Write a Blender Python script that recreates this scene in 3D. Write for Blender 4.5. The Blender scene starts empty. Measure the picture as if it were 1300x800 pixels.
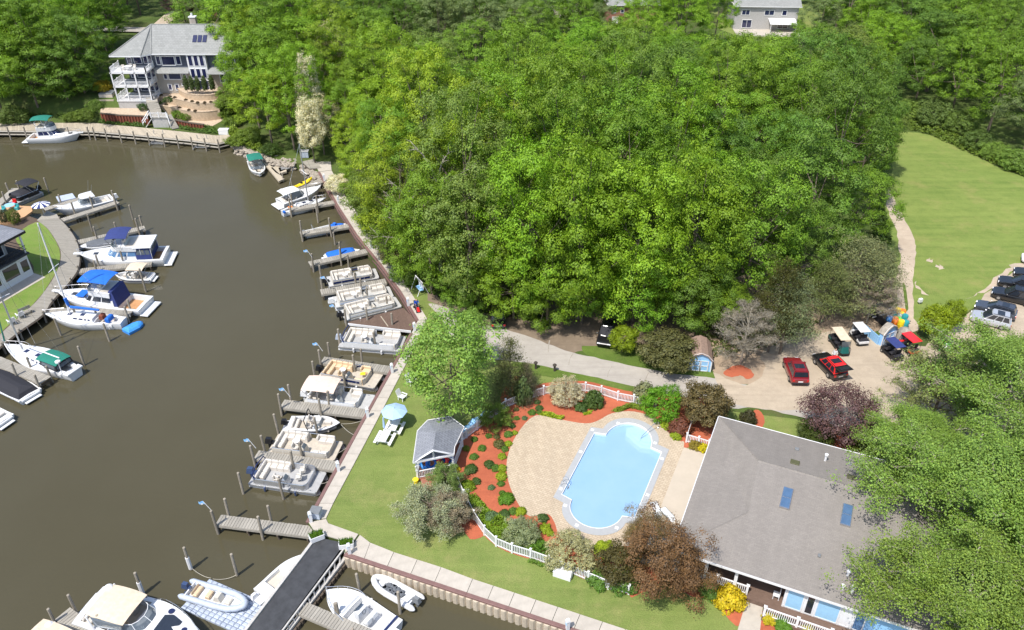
import bpy, bmesh, math, random
import numpy as np
from mathutils import Vector, Matrix
from mathutils.geometry import tessellate_polygon

SC = bpy.context.scene
COL = SC.collection
R = math.radians
# ---------------------------------------------------------------- camera, sky, sun, exposure
CAM_H, CAM_F, CAM_P = 54.0, 1040.0, R(34.0)
cd = bpy.data.cameras.new('camera'); cam = bpy.data.objects.new('camera', cd); COL.objects.link(cam)
cam.location = (0, 0, CAM_H); cam.rotation_euler = (R(90) - CAM_P, 0, 0)
cd.sensor_width = 36.0; cd.lens = CAM_F / 1300 * 36; cd.clip_start = 0.5; cd.clip_end = 4000
SC.camera = cam
SUN_EL, SUN_AZ = R(60.5), R(219.0)
w = bpy.data.worlds.new('World'); SC.world = w; w.use_nodes = True
nt = w.node_tree; bg = nt.nodes['Background']
sky = nt.nodes.new('ShaderNodeTexSky'); sky.sky_type = 'NISHITA'; sky.sun_disc = False
sky.sun_elevation = SUN_EL; sky.sun_rotation = SUN_AZ; sky.air_density = 1.0; sky.dust_density = 1.5
nt.links.new(sky.outputs[0], bg.inputs[0]); bg.inputs[1].default_value = 0.15
sd = bpy.data.lights.new('sun', 'SUN'); sd.energy = 3.8; sd.angle = R(0.5); sd.color = (1.0, 0.955, 0.88)
sun = bpy.data.objects.new('sun', sd); COL.objects.link(sun)
sun.rotation_euler = Vector((-math.sin(SUN_AZ)*math.cos(SUN_EL), -math.cos(SUN_AZ)*math.cos(SUN_EL), -math.sin(SUN_EL))).to_track_quat('-Z', 'Y').to_euler()
SC.view_settings.view_transform = 'Standard'; SC.view_settings.look = 'None'
SC.view_settings.exposure = 0.52; SC.view_settings.gamma = 1.0
SC.cycles.max_bounces = 6; SC.cycles.transparent_max_bounces = 6
SC.cycles.use_adaptive_sampling = True

def at(px, py, z=0.0):
    """plan survey: photograph position -> ground point at height z"""
    x = (px - 650) / CAM_F; y = -(py - 400) / CAM_F
    d = (x, math.cos(CAM_P) + y*math.sin(CAM_P), -math.sin(CAM_P) + y*math.cos(CAM_P))
    t = (z - CAM_H) / d[2]
    return Vector((d[0]*t, d[1]*t, z))
def proj(v):
    dz = v[2] - CAM_H; dep = v[1]*math.cos(CAM_P) - dz*math.sin(CAM_P); up = v[1]*math.sin(CAM_P) + dz*math.cos(CAM_P)
    return 650 + CAM_F*v[0]/dep, 400 - CAM_F*up/dep
WATER = -1.2
rng = random.Random(7)

# ---------------------------------------------------------------- materials
def nodes(name):
    m = bpy.data.materials.new(name); m.use_nodes = True
    n = m.node_tree; p = n.nodes['Principled BSDF']
    return m, n, p
def N(n, t, **kw):
    x = n.nodes.new(t)
    for k, v in kw.items(): setattr(x, k, v)
    return x
def rgba(c): return (c[0], c[1], c[2], 1)
def noise(n, vec, scale, detail=4, rough=.6):
    x = N(n, 'ShaderNodeTexNoise'); x.inputs['Scale'].default_value = scale; x.inputs['Detail'].default_value = detail
    x.inputs['Roughness'].default_value = rough
    if vec is not None: n.links.new(vec, x.inputs['Vector'])
    return x.outputs['Fac']
def ramp(n, fac, stops):
    x = N(n, 'ShaderNodeValToRGB'); e = x.color_ramp.elements
    while len(e) < len(stops): e.new(.5)
    for i, (p, c) in enumerate(stops): e[i].position = p; e[i].color = rgba(c)
    n.links.new(fac, x.inputs[0]); return x.outputs[0]
def mixc(n, fac, a, b, mode='MIX'):
    x = N(n, 'ShaderNodeMix', data_type='RGBA', blend_type=mode)
    for s, v in ((0, fac), (6, a), (7, b)):
        if hasattr(v, 'is_linked') or hasattr(v, 'links'): n.links.new(v, x.inputs[s])
        elif s == 0: x.inputs[0].default_value = v
        else: x.inputs[s].default_value = rgba(v)
    return x.outputs[2]
def math_(n, op, a, b=0.0):
    x = N(n, 'ShaderNodeMath', operation=op)
    for i, v in enumerate((a, b)):
        if hasattr(v, 'links'): n.links.new(v, x.inputs[i])
        else: x.inputs[i].default_value = v
    return x.outputs[0]
def bump(n, p, h, strength=.3, dist=.05):
    b = N(n, 'ShaderNodeBump'); b.inputs['Strength'].default_value = strength; b.inputs['Distance'].default_value = dist
    n.links.new(h, b.inputs['Height']); n.links.new(b.outputs[0], p.inputs['Normal'])
def coords(n, obj=True): return N(n, 'ShaderNodeTexCoord').outputs['Object' if obj else 'Generated']
def scaled(n, vec, s, rot=0):
    x = N(n, 'ShaderNodeMapping'); x.inputs['Scale'].default_value = s; x.inputs['Rotation'].default_value = (0, 0, rot)
    n.links.new(vec, x.inputs[0]); return x.outputs[0]
def dim(c, f): return tuple(min(1, v*f) for v in c)
def flat(name, col, rough=.5, metal=0, var=.12, scale=3, rnd=0.0, bmp=0, spec=.5, coat=0):
    m, n, p = nodes(name); c = coords(n)
    f = noise(n, c, scale, 5)
    o = ramp(n, f, [(.3, dim(col, 1-var)), (.7, dim(col, 1+var))])
    if rnd:
        r = N(n, 'ShaderNodeObjectInfo').outputs['Random']
        k = math_(n, 'ADD', math_(n, 'MULTIPLY', r, 2*rnd), 1-rnd)
        cx = N(n, 'ShaderNodeCombineColor'); [n.links.new(k, cx.inputs[i]) for i in range(3)]
        o = mixc(n, 1.0, o, cx.outputs[0], 'MULTIPLY')
    n.links.new(o, p.inputs['Base Color'])
    p.inputs['Roughness'].default_value = rough; p.inputs['Metallic'].default_value = metal
    p.inputs['Specular IOR Level'].default_value = spec; p.inputs['Coat Weight'].default_value = coat
    if bmp: bump(n, p, noise(n, c, scale*4, 4), bmp, .03)
    return m

M = {}
def wood(name, a, b, rnd=.25):
    m, n, p = nodes(name); c = coords(n)
    f = noise(n, scaled(n, c, (2, 14, 2)), 1.6, 5); g = noise(n, c, 1.1, 3)
    o = mixc(n, math_(n, 'MULTIPLY', g, .5), ramp(n, f, [(.3, a), (.7, b)]), dim(a, .7))
    r = math_(n, 'ADD', math_(n, 'MULTIPLY', N(n, 'ShaderNodeObjectInfo').outputs['Random'], .5), math_(n, 'MULTIPLY', N(n, 'ShaderNodeNewGeometry').outputs['Random Per Island'], .5))
    k = math_(n, 'ADD', math_(n, 'MULTIPLY', r, 2*rnd), 1-rnd)
    cx = N(n, 'ShaderNodeCombineColor'); [n.links.new(k, cx.inputs[i]) for i in range(3)]
    n.links.new(mixc(n, 1.0, o, cx.outputs[0], 'MULTIPLY'), p.inputs['Base Color'])
    p.inputs['Roughness'].default_value = .8; bump(n, p, f, .3, .02); return m
M['wood'] = wood('weathered_wood', (.27, .25, .21), (.40, .37, .32))
M['wood_tan'] = wood('tan_wood', (.42, .36, .27), (.55, .48, .38))
M['wood_brown'] = wood('brown_wood', (.12, .075, .055), (.19, .125, .095), .12)
M['wood_dark'] = wood('dark_wet_wood', (.07, .055, .04), (.13, .10, .075))
M['wood_orange'] = wood('new_cedar_wood', (.45, .26, .13), (.58, .36, .2))
M['pile'] = wood('piling_wood', (.22, .19, .15), (.36, .32, .26))
for nm, c, kw in (
    ('gelcoat', (.66, .665, .67), dict(rough=.25, var=.04, coat=.3)), ('gelcoat_cream', (.53, .49, .42), dict(rough=.35, var=.05)),
    ('grey_deck', (.42, .42, .41), dict(rough=.7, var=.08)), ('navy', (.012, .022, .09), dict(rough=.35, coat=.3)),
    ('black', (.012, .012, .014), dict(rough=.4)), ('black_paint', (.012, .012, .014), dict(rough=.2, coat=.6)),
    ('aluminium', (.55, .56, .58), dict(rough=.35, metal=.7, var=.05)), ('steel', (.62, .62, .63), dict(rough=.25, metal=.9, var=.03)),
    ('cushion_white', (.57, .53, .475), dict(rough=.6, var=.06)), ('cushion_tan', (.60, .45, .29), dict(rough=.6, var=.06)),
    ('cushion_grey', (.45, .45, .46), dict(rough=.6)), ('carpet_beige', (.46, .41, .34), dict(rough=.95)), ('carpet_grey', (.36, .36, .36), dict(rough=.95)),
    ('canvas_green', (.012, .17, .125), dict(rough=.85, bmp=.2)), ('canvas_blue', (.01, .13, .55), dict(rough=.8, bmp=.3)),
    ('canvas_navy', (.025, .04, .16), dict(rough=.85)), ('canvas_beige', (.60, .50, .38), dict(rough=.9, bmp=.2)),
    ('canvas_pink', (.66, .52, .44), dict(rough=.9, bmp=.15)), ('canvas_black', (.018, .018, .024), dict(rough=.8, bmp=.3)), ('canvas_grey', (.11, .12, .135), dict(rough=.8, bmp=.3)),
    ('canvas_white', (.66, .68, .68), dict(rough=.8)), ('tarp_blue', (.05, .27, .72), dict(rough=.5, bmp=.4)),
    ('teak', (.48, .25, .11), dict(rough=.6)), ('rib_grey', (.42, .47, .56), dict(rough=.55)), ('float_grey', (.40, .45, .54), dict(rough=.6, rnd=.12)),
    ('red', (.55, .03, .02), dict(rough=.35)), ('white', (.70, .70, .71), dict(rough=.5, var=.03)), ('lightblue', (.28, .52, .80), dict(rough=.6, var=.06)),
    ('umbrella_blue', (.34, .49, .74), dict(rough=.85, var=.05)), ('yellow', (.85, .62, .02), dict(rough=.5)), ('orange', (.85, .22, .02), dict(rough=.5)),
    ('teal', (.03, .30, .33), dict(rough=.5)), ('greyplastic', (.17, .18, .19), dict(rough=.6)), ('rope', (.45, .42, .35), dict(rough=.9)),
    ('tyre', (.02, .02, .02), dict(rough=.8)), ('rim', (.45, .46, .48), dict(rough=.3, metal=.8)), ('carred', (.20, .012, .018), dict(rough=.25, coat=1.0, var=.04)),
    ('carsilver', (.52, .54, .58), dict(rough=.3, metal=.4, coat=.8, var=.04)), ('cargreyblue', (.045, .05, .065), dict(rough=.25, coat=1)), ('redbright', (.75, .02, .02), dict(rough=.3, coat=.6)),
    ('lamp_red', (.5, .01, .01), dict(rough=.2)), ('lamp_clear', (.7, .7, .72), dict(rough=.1)), ('cartgreen', (.01, .09, .08), dict(rough=.35)),
    ('siding_slate', (.075, .085, .115), dict(rough=.8)), ('siding_grey', (.40, .39, .38), dict(rough=.8)), ('brick_red', (.32, .15, .11), dict(rough=.9)),
    ('cream_wall', (.52, .46, .39), dict(rough=.9)), ('rust', (.19, .055, .03), dict(rough=.9, var=.35, scale=6)), ('cap_brown', (.17, .095, .085), dict(rough=.7, rnd=.1)),
    ('pile_tan', (.46, .39, .30), dict(rough=.85, var=.25, scale=2, rnd=.08)), ('mat_black', (.045, .047, .052), dict(rough=.9, var=.3, scale=1.2, bmp=.2)),
    ('skin', (.55, .33, .24), dict(rough=.6)), ('shirt_blue', (.02, .09, .5), dict(rough=.9)), ('shirt_white', (.75, .75, .75), dict(rough=.9)), ('trousers', (.10, .10, .12), dict(rough=.9)),
    ('hair', (.04, .03, .025), dict(rough=.8)), ('coping', (.35, .36, .37), dict(rough=.8, var=.05)), ('poolwall', (.36, .62, .90), dict(rough=.5, var=.03)), ('poolstep', (.78, .88, .95), dict(rough=.5, var=.03)),
    ('redwood', (.30, .12, .08), dict(rough=.8)), ('soil', (.10, .07, .05), dict(rough=1)), ('rock', (.38, .33, .27), dict(rough=.9, var=.3, rnd=.35, bmp=.5)),
    ('bark', (.15, .12, .09), dict(rough=.95, var=.35, scale=5, bmp=.5)), ('bark_pale', (.32, .29, .235), dict(rough=.9, var=.3, scale=4, bmp=.4)), ('bark_dark', (.06, .05, .04), dict(rough=.95, var=.3)),
    ('glass_dark', (.02, .025, .035), dict(rough=.06, spec=1.0)), ('glass_navy', (.015, .02, .07), dict(rough=.06, spec=1.0)), ('glass_blue', (.10, .20, .36), dict(rough=.08, spec=.8)), ('shade_blue', (.30, .52, .72), dict(rough=.5, var=.05)),
    ('skylight_blue', (.07, .13, .23), dict(rough=.2, spec=.6)), ('olive_glass', (.09, .09, .04), dict(rough=.15)), ('engine_blue', (.04, .065, .14), dict(rough=.3, coat=.5)),
    ('concrete', (.43, .39, .335), dict(rough=.9, var=.10, scale=1.5, rnd=.05, bmp=.15)), ('concrete_pool', (.46, .395, .315), dict(rough=.9, var=.06, scale=.8)), ('curb', (.45, .43, .40), dict(rough=.9, var=.2)),
    ('blockwall', (.46, .35, .24), dict(rough=.95, var=.18, scale=3, bmp=.4)), ('bed_tan', (.47, .37, .27), dict(rough=1, var=.2, scale=3, bmp=.4)), ('lime_plastic', (.10, .75, .08), dict(rough=.5)),
    ('shingle_brown', (.26, .18, .14), dict(rough=.9, var=.2, scale=5)), ('umb_white', (.78, .78, .8), dict(rough=.8)), ('flag_blue', (.25, .52, .85), dict(rough=.8)), ('pumice', (.30, .27, .23), dict(rough=.95, var=.3))):
    M[nm] = flat(nm, c, **kw)

def window_glass():
    m, n, p = nodes('clear_windscreen'); p.inputs['Base Color'].default_value = (.16, .19, .22, 1); p.inputs['Roughness'].default_value = .05
    p.inputs['Transmission Weight'].default_value = .35; p.inputs['IOR'].default_value = 1.2; return m
M['screen'] = window_glass()

def leaf(name, trans=.28, var=.22, tint=(1.15, 1.15, .55)):
    m, n, p = nodes(name); oi = N(n, 'ShaderNodeObjectInfo'); geo = N(n, 'ShaderNodeNewGeometry')
    base = oi.outputs['Color']
    r = geo.outputs['Random Per Island']
    k = math_(n, 'ADD', math_(n, 'MULTIPLY', r, var*2), 1-var)
    c = coords(n); cl = noise(n, c, .55, 3)
    k2 = math_(n, 'ADD', math_(n, 'MULTIPLY', cl, 1.0), .5)
    k = math_(n, 'MULTIPLY', k, k2)
    cx = N(n, 'ShaderNodeCombineColor'); [n.links.new(k, cx.inputs[i]) for i in range(3)]
    o = mixc(n, 1.0, base, cx.outputs[0], 'MULTIPLY')
    hue = math_(n, 'MULTIPLY', math_(n, 'GREATER_THAN', math_(n, 'FRACT', math_(n, 'MULTIPLY', r, 7.13)), .72), .5)
    o = mixc(n, hue, o, mixc(n, 1.0, o, (1.4, 1.2, .8), 'MULTIPLY'))
    n.links.new(o, p.inputs['Base Color']); p.inputs['Roughness'].default_value = .55; p.inputs['Specular IOR Level'].default_value = .3
    t = N(n, 'ShaderNodeBsdfTranslucent'); n.links.new(mixc(n, 1.0, o, tint, 'MULTIPLY'), t.inputs[0])
    mx = N(n, 'ShaderNodeMixShader'); mx.inputs[0].default_value = trans
    n.links.new(p.outputs[0], mx.inputs[1]); n.links.new(t.outputs[0], mx.inputs[2])
    n.links.new(mx.outputs[0], n.nodes['Material Output'].inputs[0]); return m
M['leaf'] = leaf('foliage')
M['needle'] = leaf('needle_foliage', .12, .4, (1.1, 1.05, .7))

def grass(name, a, b, c3, stripe=0, rot=0, dry=(.21, .17, .07), dryamt=.35):
    m, n, p = nodes(name); c = coords(n)
    big = noise(n, c, .09, 5, .62); mid = noise(n, c, .7, 6, .7); fine = noise(n, c, 9, 3, .7)
    o = ramp(n, big, [(.3, a), (.68, b)])
    o = mixc(n, math_(n, 'MULTIPLY', ramp(n, mid, [(.42, (0, 0, 0)), (.68, (1, 1, 1))]), .55), o, c3)
    if stripe:
        wv = noise(n, scaled(n, c, (stripe*.35, stripe*4.5, 1), rot), 1.0, 5, .65)
        o = mixc(n, math_(n, 'MULTIPLY', ramp(n, wv, [(.38, (0, 0, 0)), (.66, (1, 1, 1))]), .45), o, dim(b, 1.22))
    d = ramp(n, noise(n, c, .22, 6, .75), [(.52, (0, 0, 0)), (.72, (1, 1, 1))])
    o = mixc(n, math_(n, 'MULTIPLY', d, dryamt), o, dry)
    k = math_(n, 'ADD', math_(n, 'MULTIPLY', fine, .9), .55); cx = N(n, 'ShaderNodeCombineColor'); [n.links.new(k, cx.inputs[i]) for i in range(3)]
    o = mixc(n, 1.0, o, cx.outputs[0], 'MULTIPLY')
    n.links.new(o, p.inputs['Base Color']); p.inputs['Roughness'].default_value = .95; p.inputs['Specular IOR Level'].default_value = .15
    bump(n, p, fine, .8, .08); return m
M['lawn'] = grass('mown_lawn', (.108, .158, .037), (.178, .222, .060), (.212, .236, .075), .22, R(-22), (.32, .28, .12), .5)
M['meadow'] = grass('meadow_grass', (.125, .188, .040), (.20, .245, .063), (.098, .15, .034), .16, R(38), (.30, .26, .10), .55)
M['rough_grass'] = grass('rough_grass', (.05, .085, .018), (.10, .145, .035), (.075, .09, .03), 0, 0, (.14, .11, .06), .6)
M['verge'] = grass('verge_grass', (.08, .13, .022), (.14, .20, .04), (.06, .10, .02), 0, 0, (.2, .17, .08), .4)
M['west_lawn'] = grass('west_lawn', (.12, .20, .035), (.16, .24, .05), (.21, .20, .08), .12, R(20), (.30, .26, .12), .6)

def gravel(name, a, b, sc=1.0, dark=.15):
    m, n, p = nodes(name); c = coords(n)
    big = noise(n, c, .16*sc, 6, .7); fine = noise(n, c, 14*sc, 4, .8); mid = noise(n, c, 1.3*sc, 6, .7)
    o = ramp(n, big, [(.3, a), (.7, b)]); o = mixc(n, math_(n, 'MULTIPLY', ramp(n, mid, [(.4, (0, 0, 0)), (.75, (1, 1, 1))]), .35), o, dim(a, .72))
    k = math_(n, 'ADD', math_(n, 'MULTIPLY', fine, dark*4), 1-dark*2); cx = N(n, 'ShaderNodeCombineColor'); [n.links.new(k, cx.inputs[i]) for i in range(3)]
    o = mixc(n, 1.0, o, cx.outputs[0], 'MULTIPLY'); tr_ = noise(n, scaled(n, c, (.12, 1.3, 1), R(15)), 1.0, 5, .6)
    o = mixc(n, math_(n, 'MULTIPLY', ramp(n, tr_, [(.50, (0, 0, 0)), (.68, (1, 1, 1))]), .30), o, dim(a, .70))
    n.links.new(o, p.inputs['Base Color']); p.inputs['Roughness'].default_value = .95
    bump(n, p, fine, .5, .04); return m
M['gravel'] = gravel('sandy_gravel', (.36, .295, .22), (.47, .39, .295)); M['asphalt'] = gravel('old_asphalt', (.34, .31, .275), (.42, .385, .34), 1, .08)
M['mulch'] = gravel('red_mulch', (.35, .088, .042), (.47, .125, .058), 2.0, .2); M['dirtpath'] = gravel('dirt_path', (.40, .32, .24), (.52, .43, .33), 1.5)
M['leaf_litter'] = gravel('leaf_litter', (.16, .12, .085), (.26, .20, .14), 1.5, .22); M['dry_soil'] = gravel('dry_soil', (.30, .22, .15), (.40, .31, .22), 2)

def bricky(name, a, b, mortar, sx, sy, rot=0, rough=.9, msize=.03, patch=.25):
    m, n, p = nodes(name); c = coords(n); t = N(n, 'ShaderNodeTexBrick')
    t.inputs['Scale'].default_value = 1; t.inputs['Brick Width'].default_value = sx; t.inputs['Row Height'].default_value = sy
    t.inputs['Mortar Size'].default_value = msize*sy; t.inputs['Color1'].default_value = rgba(a); t.inputs['Color2'].default_value = rgba(b); t.inputs['Mortar'].default_value = rgba(mortar)
    n.links.new(scaled(n, c, (1, 1, 1), rot), t.inputs[0])
    g = noise(n, c, .5, 6, .7); o = mixc(n, math_(n, 'MULTIPLY', ramp(n, g, [(.35, (0, 0, 0)), (.7, (1, 1, 1))]), patch), t.outputs[0], dim(a, .8))
    f = noise(n, c, 20, 3, .8); st_ = noise(n, scaled(n, c, (1.2, .12, 1), .4), 1.0, 5, .7); k = math_(n, 'MULTIPLY', math_(n, 'ADD', math_(n, 'MULTIPLY', f, .8), .6), math_(n, 'ADD', math_(n, 'MULTIPLY', st_, .4), .8)); cx = N(n, 'ShaderNodeCombineColor'); [n.links.new(k, cx.inputs[i]) for i in range(3)]
    n.links.new(mixc(n, 1.0, o, cx.outputs[0], 'MULTIPLY'), p.inputs['Base Color']); p.inputs['Roughness'].default_value = rough
    bump(n, p, t.outputs['Fac'], -.3, .02); return m
M['paver'] = bricky('concrete_pavers', (.50, .41, .30), (.42, .335, .24), (.30, .24, .17), .42, .21, R(28), .9, .09)
M['shingle'] = bricky('asphalt_shingles', (.245, .222, .200), (.212, .192, .174), (.18, .164, .148), .34, .15, 0, .95, .06, .55)
M['shingle_blue'] = bricky('grey_shingles', (.25, .26, .29), (.20, .21, .24), (.13, .14, .16), .5, .25, 0, .95, .08)
M['shingle_grey'] = bricky('pale_grey_shingles', (.29, .295, .285), (.245, .25, .24), (.20, .20, .195), .6, .3, 0, .95, .08)
M['stone'] = bricky('fieldstone', (.48, .42, .36), (.20, .18, .16), (.36, .33, .29), .8, .4, 0, .95, .10, .6)

def water_mat():
    m, n, p = nodes('murky_water'); c = coords(n)
    big = noise(n, c, .03, 4, .6)
    n.links.new(ramp(n, big, [(.3, (.066, .058, .033)), (.7, (.078, .070, .043))]), p.inputs['Base Color'])
    p.inputs['Roughness'].default_value = .07; p.inputs['IOR'].default_value = 1.33; p.inputs['Specular IOR Level'].default_value = .4
    h = math_(n, 'ADD', noise(n, scaled(n, c, (1, 2.0, 1), R(20)), .9, 4, .55), math_(n, 'MULTIPLY', noise(n, c, .18, 3, .5), 1.5))
    h = math_(n, 'ADD', h, math_(n, 'MULTIPLY', noise(n, scaled(n, c, (2.2, 5, 1), R(35)), 1.0, 3, .6), .45)); bump(n, p, h, .13, .12); return m
M['water'] = water_mat()
def pool_mat():
    m, n, p = nodes('pool_water'); c = coords(n)
    v = N(n, 'ShaderNodeTexVoronoi'); v.feature = 'SMOOTH_F1'; v.inputs['Scale'].default_value = 1.6; n.links.new(c, v.inputs['Vector'])
    n.links.new(ramp(n, noise(n, c, .4, 4), [(.3, (.33, .555, .82)), (.7, (.365, .585, .85))]), p.inputs['Base Color'])
    p.inputs['Roughness'].default_value = .05; p.inputs['IOR'].default_value = 1.33
    p.inputs['Alpha'].default_value = .68
    bump(n, p, noise(n, c, 2.0, 4), .12, .08); return m
M['pool_water'] = pool_mat()

# ---------------------------------------------------------------- mesh helpers
class MB:
    def __init__(s): s.v = []; s.f = []
    def add(s, vs, fs):
        o = len(s.v); s.v += [tuple(x) for x in vs]; s.f += [tuple(i+o for i in f) for f in fs]; return s
    def box(s, c, d, rz=0, ch=0.0, tilt=0):
        x, y, z = d[0]/2, d[1]/2, d[2]/2
        if ch:
            vs = [(a*x, b*y, -z) for a, b in ((-1,-1),(1,-1),(1,1),(-1,1))] + [(a*x, b*y, z-ch) for a, b in ((-1,-1),(1,-1),(1,1),(-1,1))] + [(a*(x-ch), b*(y-ch), z) for a, b in ((-1,-1),(1,-1),(1,1),(-1,1))]
            fs = [(3,2,1,0)] + [(i+k*4, (i+1)%4+k*4, (i+1)%4+4+k*4, i+4+k*4) for k in (0, 1) for i in range(4)] + [(8,9,10,11)]
        else:
            vs = [(a*x, b*y, e*z) for e in (-1, 1) for a, b in ((-1,-1),(1,-1),(1,1),(-1,1))]
            fs = [(3,2,1,0),(4,5,6,7)] + [(i, (i+1)%4, (i+1)%4+4, i+4) for i in range(4)]
        ca, sa = math.cos(rz), math.sin(rz); ct, st = math.cos(tilt), math.sin(tilt)
        o = []
        for a, b, e in vs:
            a, e = a*ct + e*st, -a*st + e*ct
            o.append((c[0]+a*ca-b*sa, c[1]+a*sa+b*ca, c[2]+e))
        return s.add(o, fs)
    def prism(s, poly, z0, z1, top=None):
        n = len(poly); t = top or poly
        vs = [(p[0], p[1], z0) for p in poly] + [(p[0], p[1], z1) for p in t]
        return s.add(vs, [tuple(range(n-1, -1, -1)), tuple(range(n, 2*n))] + [(i, (i+1)%n, (i+1)%n+n, i+n) for i in range(n)])
    def tube(s, pts, r, n=6, r2=None, cap=True):
        pts = [Vector(p) for p in pts]; k = len(pts); base = len(s.v); rings = []
        up = Vector((0, 0, 1))
        for i, p in enumerate(pts):
            d = (pts[min(i+1, k-1)] - pts[max(i-1, 0)]); d = d.normalized() if d.length > 1e-9 else up
            a = d.cross(up if abs(d.z) < .95 else Vector((1, 0, 0))).normalized(); b = d.cross(a)
            rr = r if r2 is None else r + (r2-r)*i/max(1, k-1)
            rings.append([p + (a*math.cos(2*math.pi*j/n) + b*math.sin(2*math.pi*j/n))*rr for j in range(n)])
        vs = [v for g in rings for v in g]
        fs = [(i*n+j, i*n+(j+1)%n, (i+1)*n+(j+1)%n, (i+1)*n+j) for i in range(k-1) for j in range(n)]
        if cap: fs += [tuple(range(n-1, -1, -1)), tuple(range((k-1)*n, k*n))]
        return s.add(vs, fs)
    def lathe(s, prof, c=(0, 0, 0), n=12, axis='z'):
        vs = []; 
        for r, z in prof:
            for j in range(n):
                a = 2*math.pi*j/n; q = (r*math.cos(a), r*math.sin(a), z)
                if axis == 'y': q = (q[0], q[2], q[1])
                if axis == 'x': q = (q[2], q[0], q[1])
                vs.append((c[0]+q[0], c[1]+q[1], c[2]+q[2]))
        k = len(prof)
        return s.add(vs, [(i*n+j, i*n+(j+1)%n, (i+1)*n+(j+1)%n, (i+1)*n+j) for i in range(k-1) for j in range(n)] + [tuple(range(n-1, -1, -1)), tuple(range((k-1)*n, k*n))])
    def loft(s, secs, closed=False, caps=True):
        n = len(secs[0]); k = len(secs); vs = [p for q in secs for p in q]
        jj = n if closed else n-1
        fs = [(i*n+j, i*n+(j+1)%n, (i+1)*n+(j+1)%n, (i+1)*n+j) for i in range(k-1) for j in range(jj)]
        if caps: fs += [tuple(range(n-1, -1, -1)), tuple(range((k-1)*n, k*n))]
        return s.add(vs, fs)
    def quad(s, a, b, c, d): return s.add([a, b, c, d], [(0, 1, 2, 3)])
    def sheet(s, poly, z):
        poly = [Vector((p[0], p[1], 0)) for p in poly]
        tr = tessellate_polygon([poly]); vs = [(p.x, p.y, z) for p in poly]; out = []
        for t in tr:
            a, b, c = [poly[i] for i in t]
            out.append(tuple(t) if (b-a).cross(c-a).z > 0 else tuple(reversed(t)))
        return s.add(vs, out)
    def mesh(s, name, m, smooth=False):
        me = bpy.data.meshes.new(name); me.from_pydata(s.v, [], s.f); me.materials.append(M[m] if isinstance(m, str) else m)
        bm = bmesh.new(); bm.from_mesh(me); bmesh.ops.recalc_face_normals(bm, faces=bm.faces); bm.to_mesh(me); bm.free()
        if smooth:
            me.polygons.foreach_set('use_smooth', [True]*len(me.polygons)); me.set_sharp_from_angle(angle=R(40))
        me.update(); return me
    def build(s, name, m, parent=None, smooth=False):
        o = bpy.data.objects.new(name, s.mesh(name, m, smooth)); COL.objects.link(o)
        if parent is not None: o.parent = parent
        return o

def tag(o, label=None, cat=None, group=None, kind=None):
    if label: o['label'] = label
    if cat: o['category'] = cat
    if group: o['group'] = group
    if kind: o['kind'] = kind
    return o
def thing(name, label, cat, loc=(0, 0, 0), rz=0.0, group=None):
    o = bpy.data.objects.new(name, None); COL.objects.link(o); o.location = loc; o.rotation_euler = (0, 0, rz); o.empty_display_size = .3
    return tag(o, label, cat, group)
def inst(name, me, parent=None, loc=(0, 0, 0), rz=0.0, sc=None, color=None):
    o = bpy.data.objects.new(name, me); COL.objects.link(o); o.location = loc; o.rotation_euler = (0, 0, rz)
    if sc: o.scale = sc if hasattr(sc, '__len__') else (sc, sc, sc)
    if color: o.color = rgba(color)
    if parent is not None: o.parent = parent
    return o
def copy_tree(o, parent=None):
    c = o.copy(); COL.objects.link(c)
    if parent is not None: c.parent = parent
    for ch in o.children: copy_tree(ch, c)
    return c
def smooth_poly(pts, sub=4, jit=0.0, closed=True, rnd=rng):
    pts = [Vector(p[:2]) for p in pts]; n = len(pts); out = []
    for i in range(n if closed else n-1):
        p0, p1, p2, p3 = (pts[(i-1) % n] if closed or i > 0 else pts[0]), pts[i], pts[(i+1) % n], (pts[(i+2) % n] if closed or i+2 < n else pts[-1])
        for k in range(sub):
            t = k/sub
            q = .5*((2*p1) + (p2-p0)*t + (2*p0-5*p1+4*p2-p3)*t*t + (3*p1-p0-3*p2+p3)*t**3)
            out.append(Vector((q.x + rnd.uniform(-jit, jit), q.y + rnd.uniform(-jit, jit))))
    if not closed: out.append(pts[-1])
    return out
def pxs(lst, z=0.0): return [at(x, y, z) for x, y in lst]
def ground_sheet(name, px, z, m, sub=4, jit=.12, kind='structure'):
    return tag(MB().sheet(smooth_poly(pxs(px), sub, jit), z).build(name, m), kind=kind)
# ================================================================ SETTING
def sheet_holes(outer, holes, z):
    polys = [[Vector((p[0], p[1], 0)) for p in q] for q in [outer] + holes]
    vs = [v for q in polys for v in q]; mb = MB(); out = []
    for t in tessellate_polygon(polys):
        a, b, c = [vs[i] for i in t]; out.append(tuple(t) if (b-a).cross(c-a).z > 0 else tuple(reversed(t)))
    return mb.add([(v.x, v.y, z) for v in vs], out)
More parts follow.
